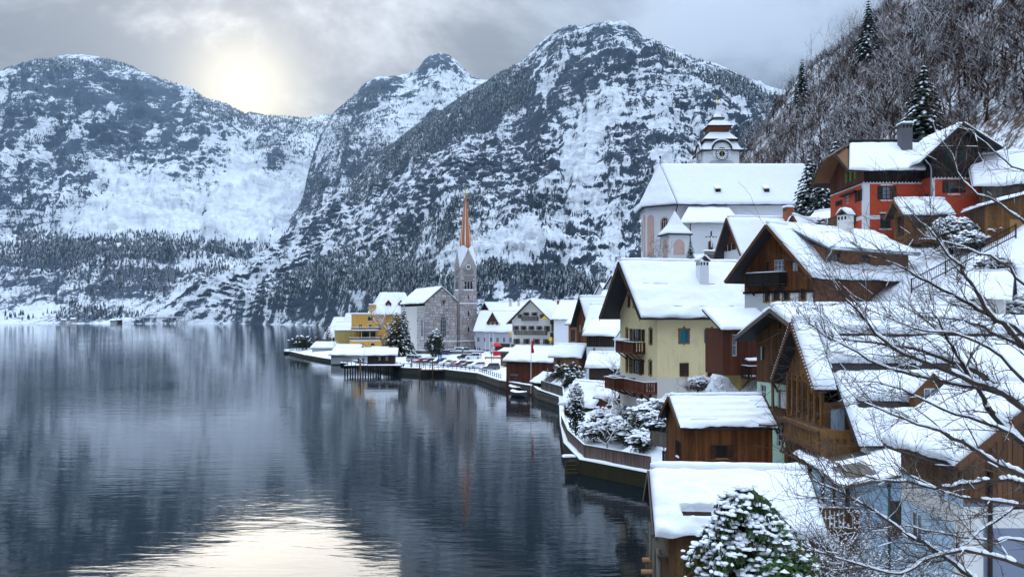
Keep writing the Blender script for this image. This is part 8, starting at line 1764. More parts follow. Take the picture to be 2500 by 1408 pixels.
CARS = [(1014, 884, -25, 'silver', 'van', 0.6, 'silver passenger van parked beside the old spruce'), (1029, 887, 215, 'red', 'estate', 0.7, 'red estate car next to the silver van'), (1049, 887, 212, 'maroon', 'hatch', 0.8, 'dark maroon car between the red estate and a snowy black car'), (1070, 889, 214, 'black', 'suv', 1.0, 'black off-roader under thick snow behind the landing stage'), (1091, 892, 214, 'white', 'hatch', 1.0, 'white hatchback fully covered with snow by the quay fence'), (1107, 894, 216, 'silver', 'hatch', 0.7, 'silver hatchback with cleared windscreen by the quay fence'), (1123, 894, 216, 'red', 'hatch', 1.0, 'red car almost hidden by snow in the front row'), (1143, 897, 214, 'black', 'hatch', 0.65, 'black hatchback with dark windscreen in the front row'), (1163, 899, 213, 'white', 'estate', 1.0, 'white estate under thick snow beside the grey hatchback'), (1196, 903, 200, 'grey', 'suv', 0.7, 'dark grey car at the boathouse end of the front row'),
    (1156, 876, 172, 'white', 'suv', 0.9, 'white off-roader crossing the middle lane of the car park'), (1133, 876, 190, 'black', 'hatch', 0.5, 'black car in the middle lane behind a lamp'), (1072, 868, 195, 'teal', 'hatch', 0.6, 'dark teal car in the row under the church wall'), (1083, 869, 195, 'blue', 'hatch', 0.6, 'dark blue car in the row under the church wall'), (1096, 868, 195, 'black', 'estate', 0.7, 'black estate in the row under the church wall'), (1112, 867, 195, 'white', 'suv', 0.9, 'white car in the row under the church wall'), (1130, 866, 190, 'grey', 'hatch', 0.6, 'grey car at the end of the row under the church tower'), (1194, 862, 10, 'white', 'cargo', 0.5, 'white delivery van near the red umbrella'), (1218, 856, 0, 'white', 'hatch', 1.0, 'snow-covered white car behind the red stall box'), (1000, 868, 10, 'black', 'estate', 0.9, 'dark car half hidden behind the old spruce')]
for (u, v, rz, col, kind, sn, lb) in CARS:
    D = 13.0 * F / (v - HY)
    for _ in range(4): D = (CH - gz(XU(u, D), D)) * F / (v - HY)
    car(lb, (XU(u, D), D, gz(XU(u, D), D) + 0.02), R(rz), PAINTS[col], kind, sn)

# ---------------------------------------------------------------- small things of the square
def ground_at(u, v):
    D = 12.5 * F / (v - HY)
    for _ in range(5): D = (CH - gz(XU(u, D), D)) * F / (v - HY)
    return Vector((XU(u, D), D, gz(XU(u, D), D)))
def square_things():
    p = ground_at(1183, 852); h, f, l, r, L = simple_house('market_hut', 'brown market hut with snowy gable roof before the grey house', ('xy', p.x - 2.6, p.y, R(8), 4.6), 3.6, p.z - 0.1, p.z + 2.5, p.z + 3.9, 'x', W_RED, snow=0.28, seed=70, cat='hut', front=[('m', 2.2, p.z + 1.2, 0.6, 1.7, dict(frame=PAINT_WHITE, pane=GLASSB))], planks=[dict(mat=W_RED, w=0.3, seed=90)], cell=0.4); settle(h, p.z - 0.1)
    p = ground_at(1212, 856); o = empty('market_umbrella', p, 0, 'bright red market umbrella beside the brown hut', 'umbrella')
    part(o, 'pole', MB().tube([(0, 0, 0), (0, 0, 3.3)], 0.05, 6), IRON); part(o, 'canopy', MB().lathe([(1.6, 2.25), (1.62, 2.45), (0.9, 3.0), (0.05, 3.4)], (0, 0), 8), REDP)
    p = ground_at(1213, 868); o = empty('red_stall_box', p, R(5), 'red covered stall box near the red umbrella', 'stall'); part(o, 'box', MB().box(-1.1, -0.6, 0, 1.1, 0.6, 1.3), REDP); part(o, 'lid', MB().box(-1.2, -0.7, 1.3, 1.2, 0.7, 1.38), REDP); snow_cap(o, -1.15, -0.65, 1.15, 0.65, 1.38, 0.08, 3, 0.5)
    p = ground_at(1205, 878); o = empty('low_timber_barrier', p, R(-3), 'low pale timber barrier at the edge of the square', 'barrier'); part(o, 'board', MB().box(-2.4, -0.05, 0.3, 2.4, 0.05, 0.8), W_PALE)
    for x in (-2.2, 0, 2.2): part(o, 'post', MB().box(x - 0.07, -0.07, 0, x + 0.07, 0.07, 0.9), W_PALE)
    part(o, 'snow', MB().beam((-2.4, 0, 0.86), (2.4, 0, 0.86), 0.16, 0.12), SNOW)
    for (u, v, lb) in ((1185, 868, 'thin white flagpole left of the market hut'), (1195, 866, 'thin white flagpole in the middle before the market hut'), (1204, 866, 'thin white flagpole right of the market hut')):
        p = ground_at(u, v); o = empty('flagpole', p, 0, lb, 'flagpole'); part(o, 'pole', MB().tube([(0, 0, 0), (0, 0, 6.4)], 0.06, 6), PAINT_WHITE); part(o, 'finial', MB().lathe([(0.03, 6.4), (0.09, 6.5), (0.03, 6.6)], (0, 0), 6), PAINT_WHITE)
    q = P(1296, 940, 149); o = empty('banner_pole', (q.x, 149, 1.4), 0, 'white pole with hanging red banner beside the brown boathouse', 'flagpole'); part(o, 'pole', MB().tube([(0, 0, -1), (0.05, 0, 8.7)], 0.06, 6), PAINT_WHITE)
    fb = MB(); n = 7
    for k in range(n): z0, z1 = 8.3 - 2.2 * k / n, 8.3 - 2.2 * (k + 1) / n; y0, y1 = 0.08 * math.sin(k * 1.3), 0.08 * math.sin((k + 1) * 1.3); fb.hexa([(0.08, y1, z1), (0.52 + y1, y1 + 0.1, z1), (0.52 + y1, y1 + 0.12, z1), (0.08, y1 + 0.02, z1), (0.08, y0, z0), (0.52 + y0, y0 + 0.1, z0), (0.52 + y0, y0 + 0.12, z0), (0.08, y0 + 0.02, z0)])
    part(o, 'banner', fb, REDP)
    for (u, v, lb) in ((1056, 884, 'black street lamp with snow cap above the maroon car'), (1130, 892, 'black street lamp with snow cap between the front cars'), (985, 868, 'green-grey lantern beside the old spruce'), (1200, 900, 'black street lamp at the boathouse end of the car park')):
        p = ground_at(u, v); o = empty('street_lamp', p, 0, lb, 'street lamp'); part(o, 'pole', MB().tube([(0, 0, 0), (0, 0, 3.4)], [0.08, 0.05], 6), IRON); part(o, 'lantern', MB().lathe([(0.12, 3.4), (0.24, 3.6), (0.28, 4.05), (0.1, 4.2)], (0, 0), 6), GLASSB); part(o, 'cap', MB().lathe([(0.34, 4.05), (0.3, 4.15), (0.06, 4.4)], (0, 0), 6), IRON); part(o, 'snow', MB().lathe([(0.3, 4.2), (0.22, 4.36), (0.04, 4.5)], (0, 0), 6), SNOW, smooth=True)
    # blue parking sign
    p = ground_at(1074, 890); o = empty('parking_sign', p, 0, 'blue parking sign on a thin post by the quay fence', 'sign'); part(o, 'post', MB().tube([(0, 0, 0), (0, 0, 2.4)], 0.04, 6), ZINC); part(o, 'plate', MB().box(-0.45, -0.05, 1.3, 0.45, 0.0, 2.4), plain('sign_blue', (0.02, 0.13, 0.42))); part(o, 'symbol', MB().box(-0.12, -0.06, 1.5, 0.12, -0.052, 2.2), PAINT_WHITE)
    # lit star decorations
    ST = plain('star_yellow', (0.78, 0.52, 0.03), 0.5)
    for (u, v, D, lb) in ((1329, 776, 230.5, 'yellow star decoration on the white hotel gable'), (1344, 828, 228, 'yellow star decoration low on the hotel corner'), (1248, 813, 262, 'yellow star decoration on the grey house corner')):
        c = P(u, v, D); o = empty('star_decoration', c, 0, lb, 'decoration'); pts = []
        for k in range(16): rr = 0.8 if k % 2 == 0 else 0.36; pts.append((rr * math.sin(k * math.pi / 8), 0, rr * math.cos(k * math.pi / 8)))
        part(o, 'star', MB().prism(pts, (0, 0.12, 0)), ST)
    # a few people
    CL = dict(navy=plain('cloth_navy', (0.015, 0.02, 0.045)), black=plain('cloth_black', (0.012, 0.012, 0.014)), blue=plain('cloth_blue', (0.03, 0.07, 0.18)), grey=plain('cloth_grey', (0.08, 0.08, 0.09))); SKIN = plain('skin', (0.45, 0.28, 0.20), 0.6, 0, 0.08)
    def person(loc, rz, coat, legs, lb, stride=0.12):
        o = empty('person', loc, rz, lb, 'person')
        J = dict(pel=(0, 0, 0.92), wst=(0, 0, 1.1), chs=(0, 0, 1.32), nek=(0, 0, 1.5), hd0=(0, -0.01, 1.6), hd1=(0, -0.01, 1.72)); R_ = dict(pel=.15, wst=.14, chs=.17, nek=.06, hd0=.085, hd1=.075); E = [('pel', 'wst'), ('wst', 'chs'), ('chs', 'nek'), ('nek', 'hd0'), ('hd0', 'hd1')]
        for s_, n in ((-1, 'l'), (1, 'r')):
            J.update({n + 'sh': (s_ * .2, 0, 1.42), n + 'el': (s_ * .26, 0.02, 1.14), n + 'wr': (s_ * .25, -.1 * s_, .9), n + 'hn': (s_ * .25, -.13 * s_, .8), n + 'hp': (s_ * .1, 0, .88), n + 'kn': (s_ * .11, -stride * s_ * .6 - .03, .48), n + 'an': (s_ * .11, -stride * s_, .09), n + 'to': (s_ * .12, -stride * s_ - .17, .05)})
            R_.update({n + 'sh': .085, n + 'el': .06, n + 'wr': .045, n + 'hn': .04, n + 'hp': .11, n + 'kn': .075, n + 'an': .055, n + 'to': .045}); E += [('chs', n + 'sh'), (n + 'sh', n + 'el'), (n + 'el', n + 'wr'), (n + 'wr', n + 'hn'), ('pel', n + 'hp'), (n + 'hp', n + 'kn'), (n + 'kn', n + 'an'), (n + 'an', n + 'to')]
        ks = list(J); me = bpy.data.meshes.new('body'); me.from_pydata([J[k] for k in ks], [(ks.index(a), ks.index(b)) for a, b in E], []); me.materials.append(coat); b = link('body', me, o)
        md = b.modifiers.new('Skin', 'SKIN'); sv = me.skin_vertices[0].data
        for i, k in enumerate(ks): sv[i].radius = (R_[k], R_[k]); sv[i].use_root = (k == 'pel')
        b.modifiers.new('Sub', 'SUBSURF').levels = 1
        part(o, 'head', MB().lathe([(0.05, 1.53), (0.088, 1.6), (0.098, 1.68), (0.07, 1.77), (0.02, 1.8)], (0, -0.015), 10), SKIN, smooth=True); part(o, 'cap', MB().lathe([(0.108, 1.69), (0.102, 1.76), (0.03, 1.83)], (0, 0), 10), legs, smooth=True)
        part(o, 'trousers', MB().tube([(-0.1, 0.01, 0.9), (-0.11, 0.6 * stride, 0.48), (-0.11, stride, 0.12)], [0.115, 0.085, 0.07], 8), legs, smooth=True); part(o, 'trousers', MB().tube([(0.1, 0.01, 0.9), (0.11, -0.6 * stride, 0.48), (0.11, -stride, 0.12)], [0.115, 0.085, 0.07], 8), legs, smooth=True)
    for (u, v, rz, c, l, lb) in ((1152, 864, 20, 'black', 'blue', 'person in black jacket and blue trousers standing by the white car'), (1166, 855, 100, 'grey', 'black', 'person in grey coat walking by the church tower'), (1171, 855, 60, 'black', 'black', 'person all in black near the market hut'), (1160, 854, -40, 'navy', 'black', 'person in navy coat below the church tower')):
        person(ground_at(u, v), R(rz), CL[c], CL[l], lb)
    for (u, dv, lb, c) in ((876, 1.2, 'person in dark coat on the jetty left of the hut', 'black'), (887, 1.2, 'person in blue coat beside the jetty hut', 'blue')): person((XU(u, 209), 209, 2.12), R(30), CL[c], CL['black'], lb)
square_things()

# far shore: small snow-roofed houses at the foot of the mountain
def far_shore():
    rng = random.Random(12); wm = [P_OFF, W_DARK, P_CREAM, P_GREY]
    for i in range(26):
        u = rng.uniform(575, 762) if i < 20 else rng.uniform(20, 420); Y = (1535 if u > 560 else 1612) + rng.uniform(-8, 26) - max(0, (u - 640)) * 1.6; x = XU(u, Y); s_ = rng.uniform(7, 12); W = rng.uniform(6, 9); z = 1.2 + rng.uniform(0, 3); hh = rng.uniform(3, 6)
        o = empty('shore_house', (x, Y, z - 2), R(rng.uniform(-25, 25)), ('tiny white-walled house with snow roof on the far shore', 'tiny dark timber house with snow roof on the far shore', 'tiny cream house with snow roof on the far shore', 'tiny grey house with snow roof on the far shore')[i % 4], 'house', ('white far-shore houses', 'timber far-shore houses', 'cream far-shore houses', 'grey far-shore houses')[i % 4])
        part(o, 'wall', MB().box(0, 0, 0, s_, W, hh + 2), wm[i % 4]); rb = MB(); rb.prism([(-0.8, -0.8, hh + 1.9), (-0.8, W + 0.8, hh + 1.9), (-0.8, W / 2, hh + 2 + W * 0.38)], (s_ + 1.6, 0, 0)); part(o, 'roof', rb, SNOW)
        for k in range(2): part(o, 'window', MB().box(s_ * (0.25 + 0.4 * k), -0.08, hh * 0.5 + 2 - 0.6, s_ * (0.25 + 0.4 * k) + 1.1, 0.02, hh * 0.5 + 2.7), GLASS)
    # shore strip and road gallery
    o = empty('road_gallery', (XU(330, 1560), 1560, 3), R(0), 'long avalanche gallery of the shore road with snowy roof', 'gallery'); Lg = XU(450, 1560) - XU(330, 1560)
    part(o, 'roof', MB().box(0, 0, 8, Lg, 10, 9), P_GREY); snow_cap(o, 0, 0, Lg, 10, 9, 1.2, 3, 6)
    for k in range(13): share(o, 'column', unit_box(P_GREY), (Lg * k / 12, 0.2, 0), scale=(0.7, 0.7, 8))
far_shore()
# ================================================================ gardens and near trees
def gardens():
    pt = lambda u, D: Vector((XU(u, D), D, gz(XU(u, D), D)))
    cy = bush_meshes(0.95, 0.95, 3.0, 301, 1500, 0.16, NEEDLE, 0.75, 0.12, 1.0); place_tree(cy, 'cypress_tree', pt(1406, 88), 0, 1.0, 'dense columnar cypress dotted with snow at the garden corner', cat='tree')
    con = conifer_meshes(7, 1.8, 311, 14, 8, NEEDLE, 0.5, blade=0.5)
    yew = [bush_meshes(1.7, 1.5, 1.15, 320 + k, 1100, 0.17, (YEW, IVY, YEW)[k], 0.8, 0.5, 1.5) for k in range(3)]
    for i, (u, D, sc, lb) in enumerate(((1452, 84, 0.85, 'low snow-laden hedge bush beside the cypress'), (1500, 83, 1.0, 'snow-laden dark bush under the fruit tree'), (1545, 80, 1.15, 'broad dark evergreen with snow cushions below the cream house'), (1590, 78, 1.25, 'tall dark hedge with snow beside the picket fence'), (1565, 73, 0.75, 'small snowy bush near the garden fence'), (1612, 74, 0.85, 'dark bush by the snowy stairs'), (1470, 92, 0.9, 'snow-heaped bush at the foot of the long balcony'), (1640, 76, 0.9, 'ivy bush under the upper picket fence'), (1530, 90, 1.0, 'dark bush against the cream house wall'), (1705, 76, 0.6, 'small dark shrub beside the cellar door'))):
        place_tree(yew[i % 3], 'evergreen_bush', pt(u, D), i * 1.3, sc, lb, cat='bush')
    fruit = [bare_meshes(4.6, 340 + k, 4, 0.6, BARK, 0.030, 0.07, (3, 4), 4, 0.3, 0.1, 0.85) for k in range(3)]
    for i, (u, D, sc, lb) in enumerate(((1483, 79, 0.95, 'small snowy fruit tree bending over the garden fence'), (1520, 86, 1.25, 'bare snow-covered tree at the corner of the cream house'), (1487, 97, 2.0, 'leafless spreading tree before the long balcony'), (1552, 76, 0.8, 'small snow-crusted shrub in the lower garden'), (1650, 80, 0.55, 'thin bare climber against the cream wall'), (1690, 80, 0.5, 'thin bare shrub beside the cellar door'))):
        place_tree(fruit[i % 3], 'fruit_tree', pt(u, D), 1 + i * 2.1, sc, lb)
    shrub = [bare_meshes(4.2, 360 + k, 4, 0.72, TWIG_RED if k else BARK, 0.032, 0.05, (4, 6), 3, 0.35, 0.0, 0.8, first=0.05) for k in range(2)]
    for i, (u, D, sc, lb, zz) in enumerate(((1768, 62, 1.35, 'big twiggy shrub crusted with snow above the shed', 4.2), (1745, 66, 1.5, 'tall brown leafless shrub behind the crusted one', 4.6), (1800, 60, 1.0, 'snow-crusted twigs beside the ochre wall', 4.2), (1600, 133, 1.6, 'brown leafless shrub at the foot of the white church', 21.0))):
        place_tree(shrub[i % 2], 'leafless_shrub', (XU(u, D), D, zz), i * 2.0, sc, lb, cat='shrub')
    ivy = bush_meshes(2.4, 1.6, 1.5, 371, 1400, 0.22, IVY, 0.12, 0.45)
    for (u, D, sc, lb) in ((1385, 143, 1.1, 'dark ivy mass under the larch garden house'), (1402, 139, 0.85, 'green-brown bush below the ivy')): place_tree(ivy, 'ivy_bush', pt(u, D), 0.4, sc, lb, cat='bush')
    mound = bush_meshes(1.9, 1.5, 1.3, 372, 1300, 0.15, LAUREL, 0.3, 0.35, 1.2)
    place_tree(bush_meshes(2.2, 1.8, 1.5, 373, 1500, 0.13, YEW, 0.95, 0.25, 1.7), 'round_hedge', (XU(2325, 77), 77, 20.0), 0, 1.0, 'rounded dark hedge under a thick snow hood beside the timber porch', cat='bush')
    place_tree(bush_meshes(2.0, 1.6, 1.6, 374, 1200, 0.16, NEEDLE_BLUE, 0.9, 0.3, 1.5), 'snowy_hedge', (XU(2003, 96), 96, 21.6), 0, 1.1, 'snow-sprinkled hedge at the red house balcony', cat='bush')
    # trees by the lake church
    old = conifer_meshes(13.5, 5.4, 381, 20, 12, YEW, 0.38, 0.35, blade=0.55); p = pt(968, 255); place_tree(old, 'old_spruce', (p.x, p.y, p.z), 0.3, 1.0, 'big dark spreading spruce before the stone church')
    p = pt(962, 262); place_tree(conifer_meshes(15.5, 3.4, 382, 20, 10, YEW, 0.3, blade=0.5), 'old_spruce', (p.x + 3, p.y, p.z), 1.3, 1.0, 'taller narrow spruce joined behind the big dark one')
    p = pt(1062, 250); place_tree(bush_meshes(2.7, 2.7, 3.8, 383, 2200, 0.35, YEW, 0.1, 0.3), 'round_tree', p, 0, 1.0, 'round dark green tree before the church window')
    p = pt(962, 270); place_tree(bare_meshes(22, 384, 3, 0.5, BARK_GREY, 0.05, 0.25, (3, 5), 5, 0.5, 0.0, 0.5, first=0.35), 'tall_bare_tree', p, 0, 1.0, 'tall pale leafless tree rising over the yellow hotel roof')
    rc = conifer_meshes(9, 2.2, 385, 15, 8, RUSSET, 0.1, blade=0.5)
    for (u, D, sc, lb) in ((775, 318, 0.95, 'russet conifer near the tip of the point, shorter one'), (800, 322, 1.15, 'russet conifer near the tip of the point, taller one')): place_tree(rc, 'russet_conifer', pt(u, D), u, sc, lb)
    place_tree(bush_meshes(4.2, 3, 2.6, 386, 1500, 0.4, IVY, 0.1, 0.5), 'willow_thicket', pt(738, 318), 0, 1.0, 'dark rounded thicket at the tip of the point', cat='bush')
    for (u, D, lb) in ((820, 285, 'small bare shrub among the sheds of the point'), (900, 262, 'bare snowy shrub before the yellow terraces')): place_tree(fruit[0], 'bare_shrub', pt(u, D), u, 1.2, lb, cat='shrub')
    sp = conifer_meshes(9, 1.5, 391, 14, 7, NEEDLE, 0.35, blade=0.45); place_tree(sp, 'slim_spruce', (XU(1492, 252), 252, 16), 0, 1.0, 'slim dark spruce beside the upper grey house')
    place_tree(con, 'small_spruce', (XU(1337, 144), 144, 1.7), 0, 0.5, 'tiny snowy spruce on the boat shelter terrace')
gardens()

def snow_blob(mb, c, rx, ry, rz, seed, nu=9, nv=5):
    i = len(mb.v)
    for a in range(nv + 1):
        th = math.pi * 0.62 * a / nv
        for b in range(nu):
            ph = 2 * math.pi * b / nu; d = Vector((math.sin(th) * math.cos(ph), math.sin(th) * math.sin(ph), math.cos(th))); k = 1 + 0.30 * mnoise.noise(d * 1.7 + Vector((seed * 3.1, seed, 0))) + 0.16 * mnoise.noise(d * 4.5 + Vector((seed, seed * 1.7, 3)))
            mb.v.append((c[0] + d.x * rx * k, c[1] + d.y * ry * k, c[2] + d.z * rz * k))
    for a in range(nv):
        for b in range(nu): mb.f.append((i + a * nu + b, i + (a + 1) * nu + b, i + (a + 1) * nu + (b + 1) % nu, i + a * nu + (b + 1) % nu)); mb.m.append(0)
def near_evergreens():
    # weeping conifer heaped with snow, and a green laurel beside it
    rng = random.Random(5); f = MB(); s = MB(); tr = MB(); H = 6.5
    root = empty('weeping_conifer', (XU(1822, 33.5), 33.5, 1.1), 0, 'weeping evergreen heaped with thick snow before the near boathouse', 'tree')
    tr.tube([(0, 0, -0.6), (0.05, 0, 3.5), (0, 0, H - 0.4)], [0.14, 0.09, 0.03], 7)
    for w in range(15):
        t = w / 14; z = 0.7 + (H - 1.1) * t; n = 11 - int(5 * t)
        for k in range(n):
            a = 2 * math.pi * (k + rng.random()) / n + w; L = (2.65 * math.sqrt(max(0, 1 - t ** 1.35)) + 0.25) * rng.uniform(0.72, 1.1); d = Vector((math.cos(a), math.sin(a), 0)); prev = Vector((0, 0, z)); side = Vector((-d.y, d.x, 0)); m = 8; bough = []
            for i in range(1, m + 1):
                q = i / m; p = d * L * q + Vector((0, 0, z + 0.30 * L * math.sin(q * 2.2) - 0.50 * L * q * q)) + side * rng.gauss(0, 0.05); f.tube([prev, p], [0.014, 0.012], 3, cap=False); bough.append(p)
                for r in range(7):
                    b = prev.lerp(p, rng.random()) + side * rng.uniform(-0.26, 0.26) * (1.2 - q); ln = rng.uniform(0.25, 0.7); dr = (d * rng.uniform(0.1, 0.6) + side * rng.uniform(-0.6, 0.6) + Vector((0, 0, -0.8))).normalized(); wv = side * rng.uniform(0.014, 0.030) + d * 0.012; e = b + dr * ln; mid_ = b + dr * ln * 0.5 + d * 0.05
                    f.poly((b - wv, mid_ - wv * 1.7, e, mid_ + wv * 1.7)); f.poly((b, mid_ + Vector((0.03, 0.02, 0)), e, mid_ - Vector((0.03, 0.02, 0))))
                prev = p
            if rng.random() < (0.5 + 0.35 * t) * (1.15 if d.x < 0.3 else 0.6):
                for b_ in bough[rng.randint(1, 2):]:
                    k2 = 1.0 if (t > 0.35 or d.x < 0) else 0.6
                    for _ in range(4): snow_blob(s, b_ + side * rng.gauss(0, 0.15) + d * rng.gauss(0, 0.13) + Vector((0, 0, rng.uniform(-0.05, 0.05))), rng.uniform(0.06, 0.16) * k2, rng.uniform(0.06, 0.16) * k2, rng.uniform(0.04, 0.09) * k2, rng.randint(0, 999), 7, 3)
    part(root, 'trunk', tr, BARK_DARK); part(root, 'crown', f, leaf_mat('weeping_needles', (0.012, 0.030, 0.008), (0.075, 0.13, 0.030))); sp = part(root, 'snow', s, SNOW, smooth=True); sp['kind'] = 'stuff'
    m = bush_meshes(1.35, 1.3, 2.5, 402, 2600, 0.13, LAUREL, 0.22, 0.3, 1.3); place_tree(m, 'laurel_bush', (XU(1915, 32.5), 32.5, 1.0), 0, 1.0, 'bright green laurel bush beside the snow-heaped evergreen', cat='bush')
    m2 = bush_meshes(0.9, 0.9, 1.5, 403, 900, 0.12, YEW, 0.3, 0.3, 1.2); place_tree(m2, 'dark_yew', (XU(1880, 30.5), 30.5, 0.9), 0, 1.0, 'dark yew under the laurel bush', cat='bush')
    shr = [bare_meshes(5.2, 410 + k, 5, 0.66, (BARK, TWIG_RED)[k % 2], 0.017, 0.045, (3, 5), 3, 0.35, 0.15, 0.55, first=0.1) for k in range(3)]
    for i, (u, D, z, sc, lb) in enumerate(((2065, 30, 1.0, 1.25, 'dense leafless rose shrub with snow tufts before the blue annex'), (2185, 27, 1.0, 1.25, 'leafless snow-dotted shrub against the pale blue wall'), (2290, 24, 0.8, 1.15, 'thin snow-dotted shrub before the grey-blue gable wall'), (2010, 33, 1.0, 1.0, 'tangled snowy twigs beside the laurel bush'), (2120, 34, 1.0, 1.3, 'tall leafless twigs before the annex balcony'))):
        place_tree(shr[i % 3], 'leafless_shrub', (XU(u, D), D, z), i * 1.7, sc, lb, cat='shrub')
near_evergreens()

def foreground_tree():
    """big leafless tree standing right of the viewpoint; its boughs sweep into the view"""
    rng = random.Random(21); tx, ty = XU(2760, 13.5), 13.5
    root = empty('foreground_tree', (tx, ty, 3.0), 0, 'large leafless tree with snow-lined boughs sweeping in front of the snowy roofs', 'tree'); org = Vector((tx, ty, 3.0))
    part(root, 'trunk', MB().tube([Vector((0.1, 0, -1.5)), Vector((0, 0, 4)), Vector((-0.1, 0.1, 8)), Vector((0.1, 0, 12.5)), Vector((0.3, 0.2, 16))], [0.30, 0.26, 0.22, 0.16, 0.09], 10), BARK, smooth=True)
    limbs = [([(2498, 999), (2430, 942), (2376, 904), (2320, 883), (2255, 856), (2163, 840), (2060, 829)], 14, 12, 0.062), ([(2540, 1120), (2430, 1018), (2403, 975), (2363, 910), (2325, 845), (2298, 794), (2276, 760)], 13, 12.5, 0.055), ([(2498, 850), (2430, 815), (2390, 794), (2325, 778), (2240, 772)], 15, 14, 0.045),
        ([(2520, 870), (2460, 802), (2422, 770), (2379, 705), (2352, 667), (2328, 640), (2290, 585), (2250, 545)], 13.5, 12.5, 0.05), ([(2470, 800), (2411, 767), (2349, 732), (2282, 697), (2233, 672), (2187, 645), (2120, 625)], 13.5, 13, 0.04), ([(2520, 1010), (2444, 958), (2379, 934), (2287, 894), (2209, 864), (2136, 813), (2093, 759), (2060, 720)], 13, 11.5, 0.055),
        ([(2450, 965), (2346, 940), (2228, 915), (2147, 891), (2066, 845), (1977, 791)], 13, 11, 0.038), ([(2500, 1162), (2430, 1130), (2369, 1090), (2302, 1058), (2267, 1043), (2180, 1010), (2090, 975)], 12, 11, 0.045), ([(2500, 1182), (2455, 1171), (2400, 1177), (2342, 1185), (2279, 1190), (2209, 1174), (2145, 1171), (2060, 1150)], 11.5, 10.5, 0.04), ([(2520, 1240), (2424, 1223), (2342, 1211), (2285, 1191), (2200, 1150)], 11.5, 11, 0.034),
        ([(2420, 1440), (2368, 1406), (2313, 1365), (2255, 1325), (2197, 1293), (2128, 1243), (2053, 1203), (1985, 1170)], 11, 10.5, 0.04), ([(2520, 1390), (2418, 1353), (2342, 1345), (2285, 1359), (2198, 1397), (2125, 1385), (2038, 1362), (1960, 1330)], 11, 10.5, 0.034), ([(2500, 1240), (2430, 1270), (2372, 1313), (2325, 1342), (2250, 1370)], 11.5, 11, 0.028), ([(2510, 1322), (2430, 1319), (2342, 1307), (2256, 1290), (2170, 1285)], 11.5, 11, 0.025),
        ([(2510, 700), (2440, 640), (2370, 610), (2300, 590), (2220, 585)], 14, 13, 0.03), ([(2520, 560), (2440, 500), (2370, 460), (2330, 400), (2310, 350)], 14.5, 14, 0.028), ([(2530, 430), (2450, 390), (2390, 330), (2350, 310)], 15, 14.5, 0.022), ([(2500, 930), (2420, 850), (2330, 815), (2230, 800), (2130, 760)], 13, 12, 0.035), ([(2500, 1080), (2400, 1030), (2300, 1000), (2200, 950), (2120, 930)], 12.5, 11.5, 0.036)]
    for pts, d0, d1, r0 in limbs:
        n = len(pts); P3 = [P(u, v, d0 + (d1 - d0) * i / (n - 1)) - org for i, (u, v) in enumerate(pts)]
        zt = P3[0].z - 0.55; P3 = [Vector((-0.02, 0.0, max(zt - 0.6, 0.5))), (Vector((0, 0, max(zt - 0.6, 0.5))) + P3[0]) / 2 + Vector((0, 0, -0.1))] + P3
        # smooth the path a little
        C = []
        for i in range(len(P3) - 1):
            a, b, c, d = P3[max(i - 1, 0)], P3[i], P3[i + 1], P3[min(i + 2, len(P3) - 1)]
            for k in range(3): t = k / 3; C.append(0.5 * ((2 * b) + (c - a) * t + (2 * a - 5 * b + 4 * c - d) * t * t + (3 * b - a - 3 * c + d) * t ** 3) + Vector((rng.gauss(0, .008), rng.gauss(0, .03), rng.gauss(0, .008))))
        C.append(P3[-1]); m = len(C); rad = [r0 * 0.68 * (1.5 - 1.28 * i / (m - 1)) for i in range(m)]
        lb = MB(); lb.tube(C, rad, 7); o = part(root, 'limb', lb, BARK_DARK, smooth=True); tw = MB(); sn = MB()
        def cover(a, b, ra, amt):
            if rng.random() > amt or abs((b - a).normalized().z) > 0.9: return
            w = ra * rng.uniform(0.7, 1.1) + 0.0015; off = Vector((0, 0, ra * 0.55 + w * 0.45)); mid_ = (a + b) / 2 + off + Vector((0, 0, w * 0.25)); sn.tube([a + off, mid_, b + off], [w * 0.75, w * 1.05, w * 0.7], 5, cap=False)
        for i in range(m - 1): cover(C[i], C[i + 1], rad[i] * 1.15, 0.85)
        def sprout(p, d, L, r, lev):
            k = 4 if lev == 0 else 3; q = p; dd = d; pp = [p]; rr = [r]
            for i in range(k):
                dd = (dd + Vector((rng.gauss(0, .16), rng.gauss(0, .16), rng.gauss(0, .13) + 0.03))).normalized(); q = q + dd * L / k; pp.append(q); rr.append(max(r * (1 - 0.7 * (i + 1) / k), 0.0022))
            tw.tube(pp, rr, 3, cap=False)
            for i in range(k): cover(pp[i], pp[i + 1], rr[i], 0.20 if lev == 0 else 0.0)
            if lev < 2:
                for _ in range(rng.randint(3, 5) if lev == 0 else rng.randint(2, 4)):
                    i = rng.randint(0, k - 1); b = pp[i].lerp(pp[i + 1], rng.random()); ax = Vector((rng.gauss(0, .5), rng.gauss(0, 1), rng.gauss(0, .8))); sprout(b, (dd + ax * 0.55).normalized(), L * rng.uniform(0.35, 0.65), max(rr[i] * 0.62, 0.003), lev + 1)
            
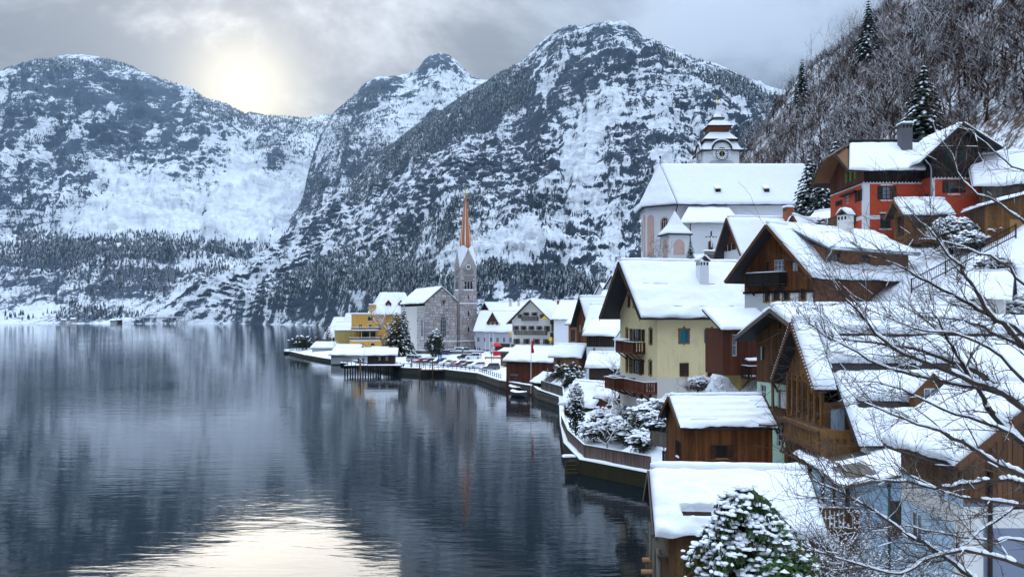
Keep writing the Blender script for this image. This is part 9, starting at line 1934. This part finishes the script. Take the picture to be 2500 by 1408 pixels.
        for i in range(5, m):
            d = (C[i] - C[i - 1]).normalized()
            for _ in range(2 if i > m * 0.72 else (1 if rng.random() < 0.8 else 0)):
                side = Vector((rng.gauss(0, .35), rng.gauss(0, .8), rng.choice((-1, 1)) * rng.uniform(0.25, 0.8))); sprout(C[i - 1].lerp(C[i], rng.random()), (d * 0.8 + side * 0.62).normalized(), rng.uniform(0.45, 1.15) * (0.75 + 0.4 * i / m), max(rad[i] * 0.45, 0.006), 0)
        tp = part(o, 'twigs', tw, BARK); tp['kind'] = 'stuff'
        if sn.f: sp = part(o, 'snow', sn, SNOW, smooth=True); sp['kind'] = 'stuff'
foreground_tree()

def slope_garden():
    """snowy shrubs, walls and fences on the bank right of the chalet"""
    yew = [bush_meshes(1.5, 1.3, 0.9, 430 + k, 700, 0.16, (YEW, IVY)[k % 2], 0.95, 0.5, 1.6) for k in range(2)]
    shr = [bare_meshes(3.4, 440 + k, 4, 0.7, (BARK, TWIG_RED)[k % 2], 0.03, 0.04, (3, 5), 3, 0.3, 0.0, 0.85, first=0.1) for k in range(2)]
    rng = random.Random(9); labs = ['snow-buried bush on the bank between chalet and garage', 'snow-crusted shrub on the bank between chalet and garage']
    for i in range(26):
        u = rng.uniform(2235, 2500); D = rng.uniform(58, 76); x = XU(u, D); z = gz(x, D); k = i % 2
        place_tree((yew if k == 0 else shr)[i // 2 % 2], 'bank_bush' if k == 0 else 'bank_shrub', (x, D, z), i * 1.1, rng.uniform(0.7, 1.2), labs[k], ('snowy bushes on the bank', 'leafless shrubs on the bank')[k], cat='bush' if k == 0 else 'shrub')
    a, b = (XU(2225, 72), 72), (XU(2480, 70), 70)
    board_fence('iron_garden_fence', 'thin dark iron fence along the snowy bank below the porch', [a, b], [gz(*a) + 0.2, gz(*b) + 0.2], 1.1, IRON, 0.03, 0.13, picket=True)
    h, f, l, r, L = simple_house('small_tile_hut', 'small stone hut with half-bare plank roof below the iron fence', (2378, 58, 2450, 57), 3.0, 13.2, 15.6, 17.0, 'x', P_OFF, snow=0.1, seed=95, cell=0.3); settle(h, 13.2)
slope_garden()
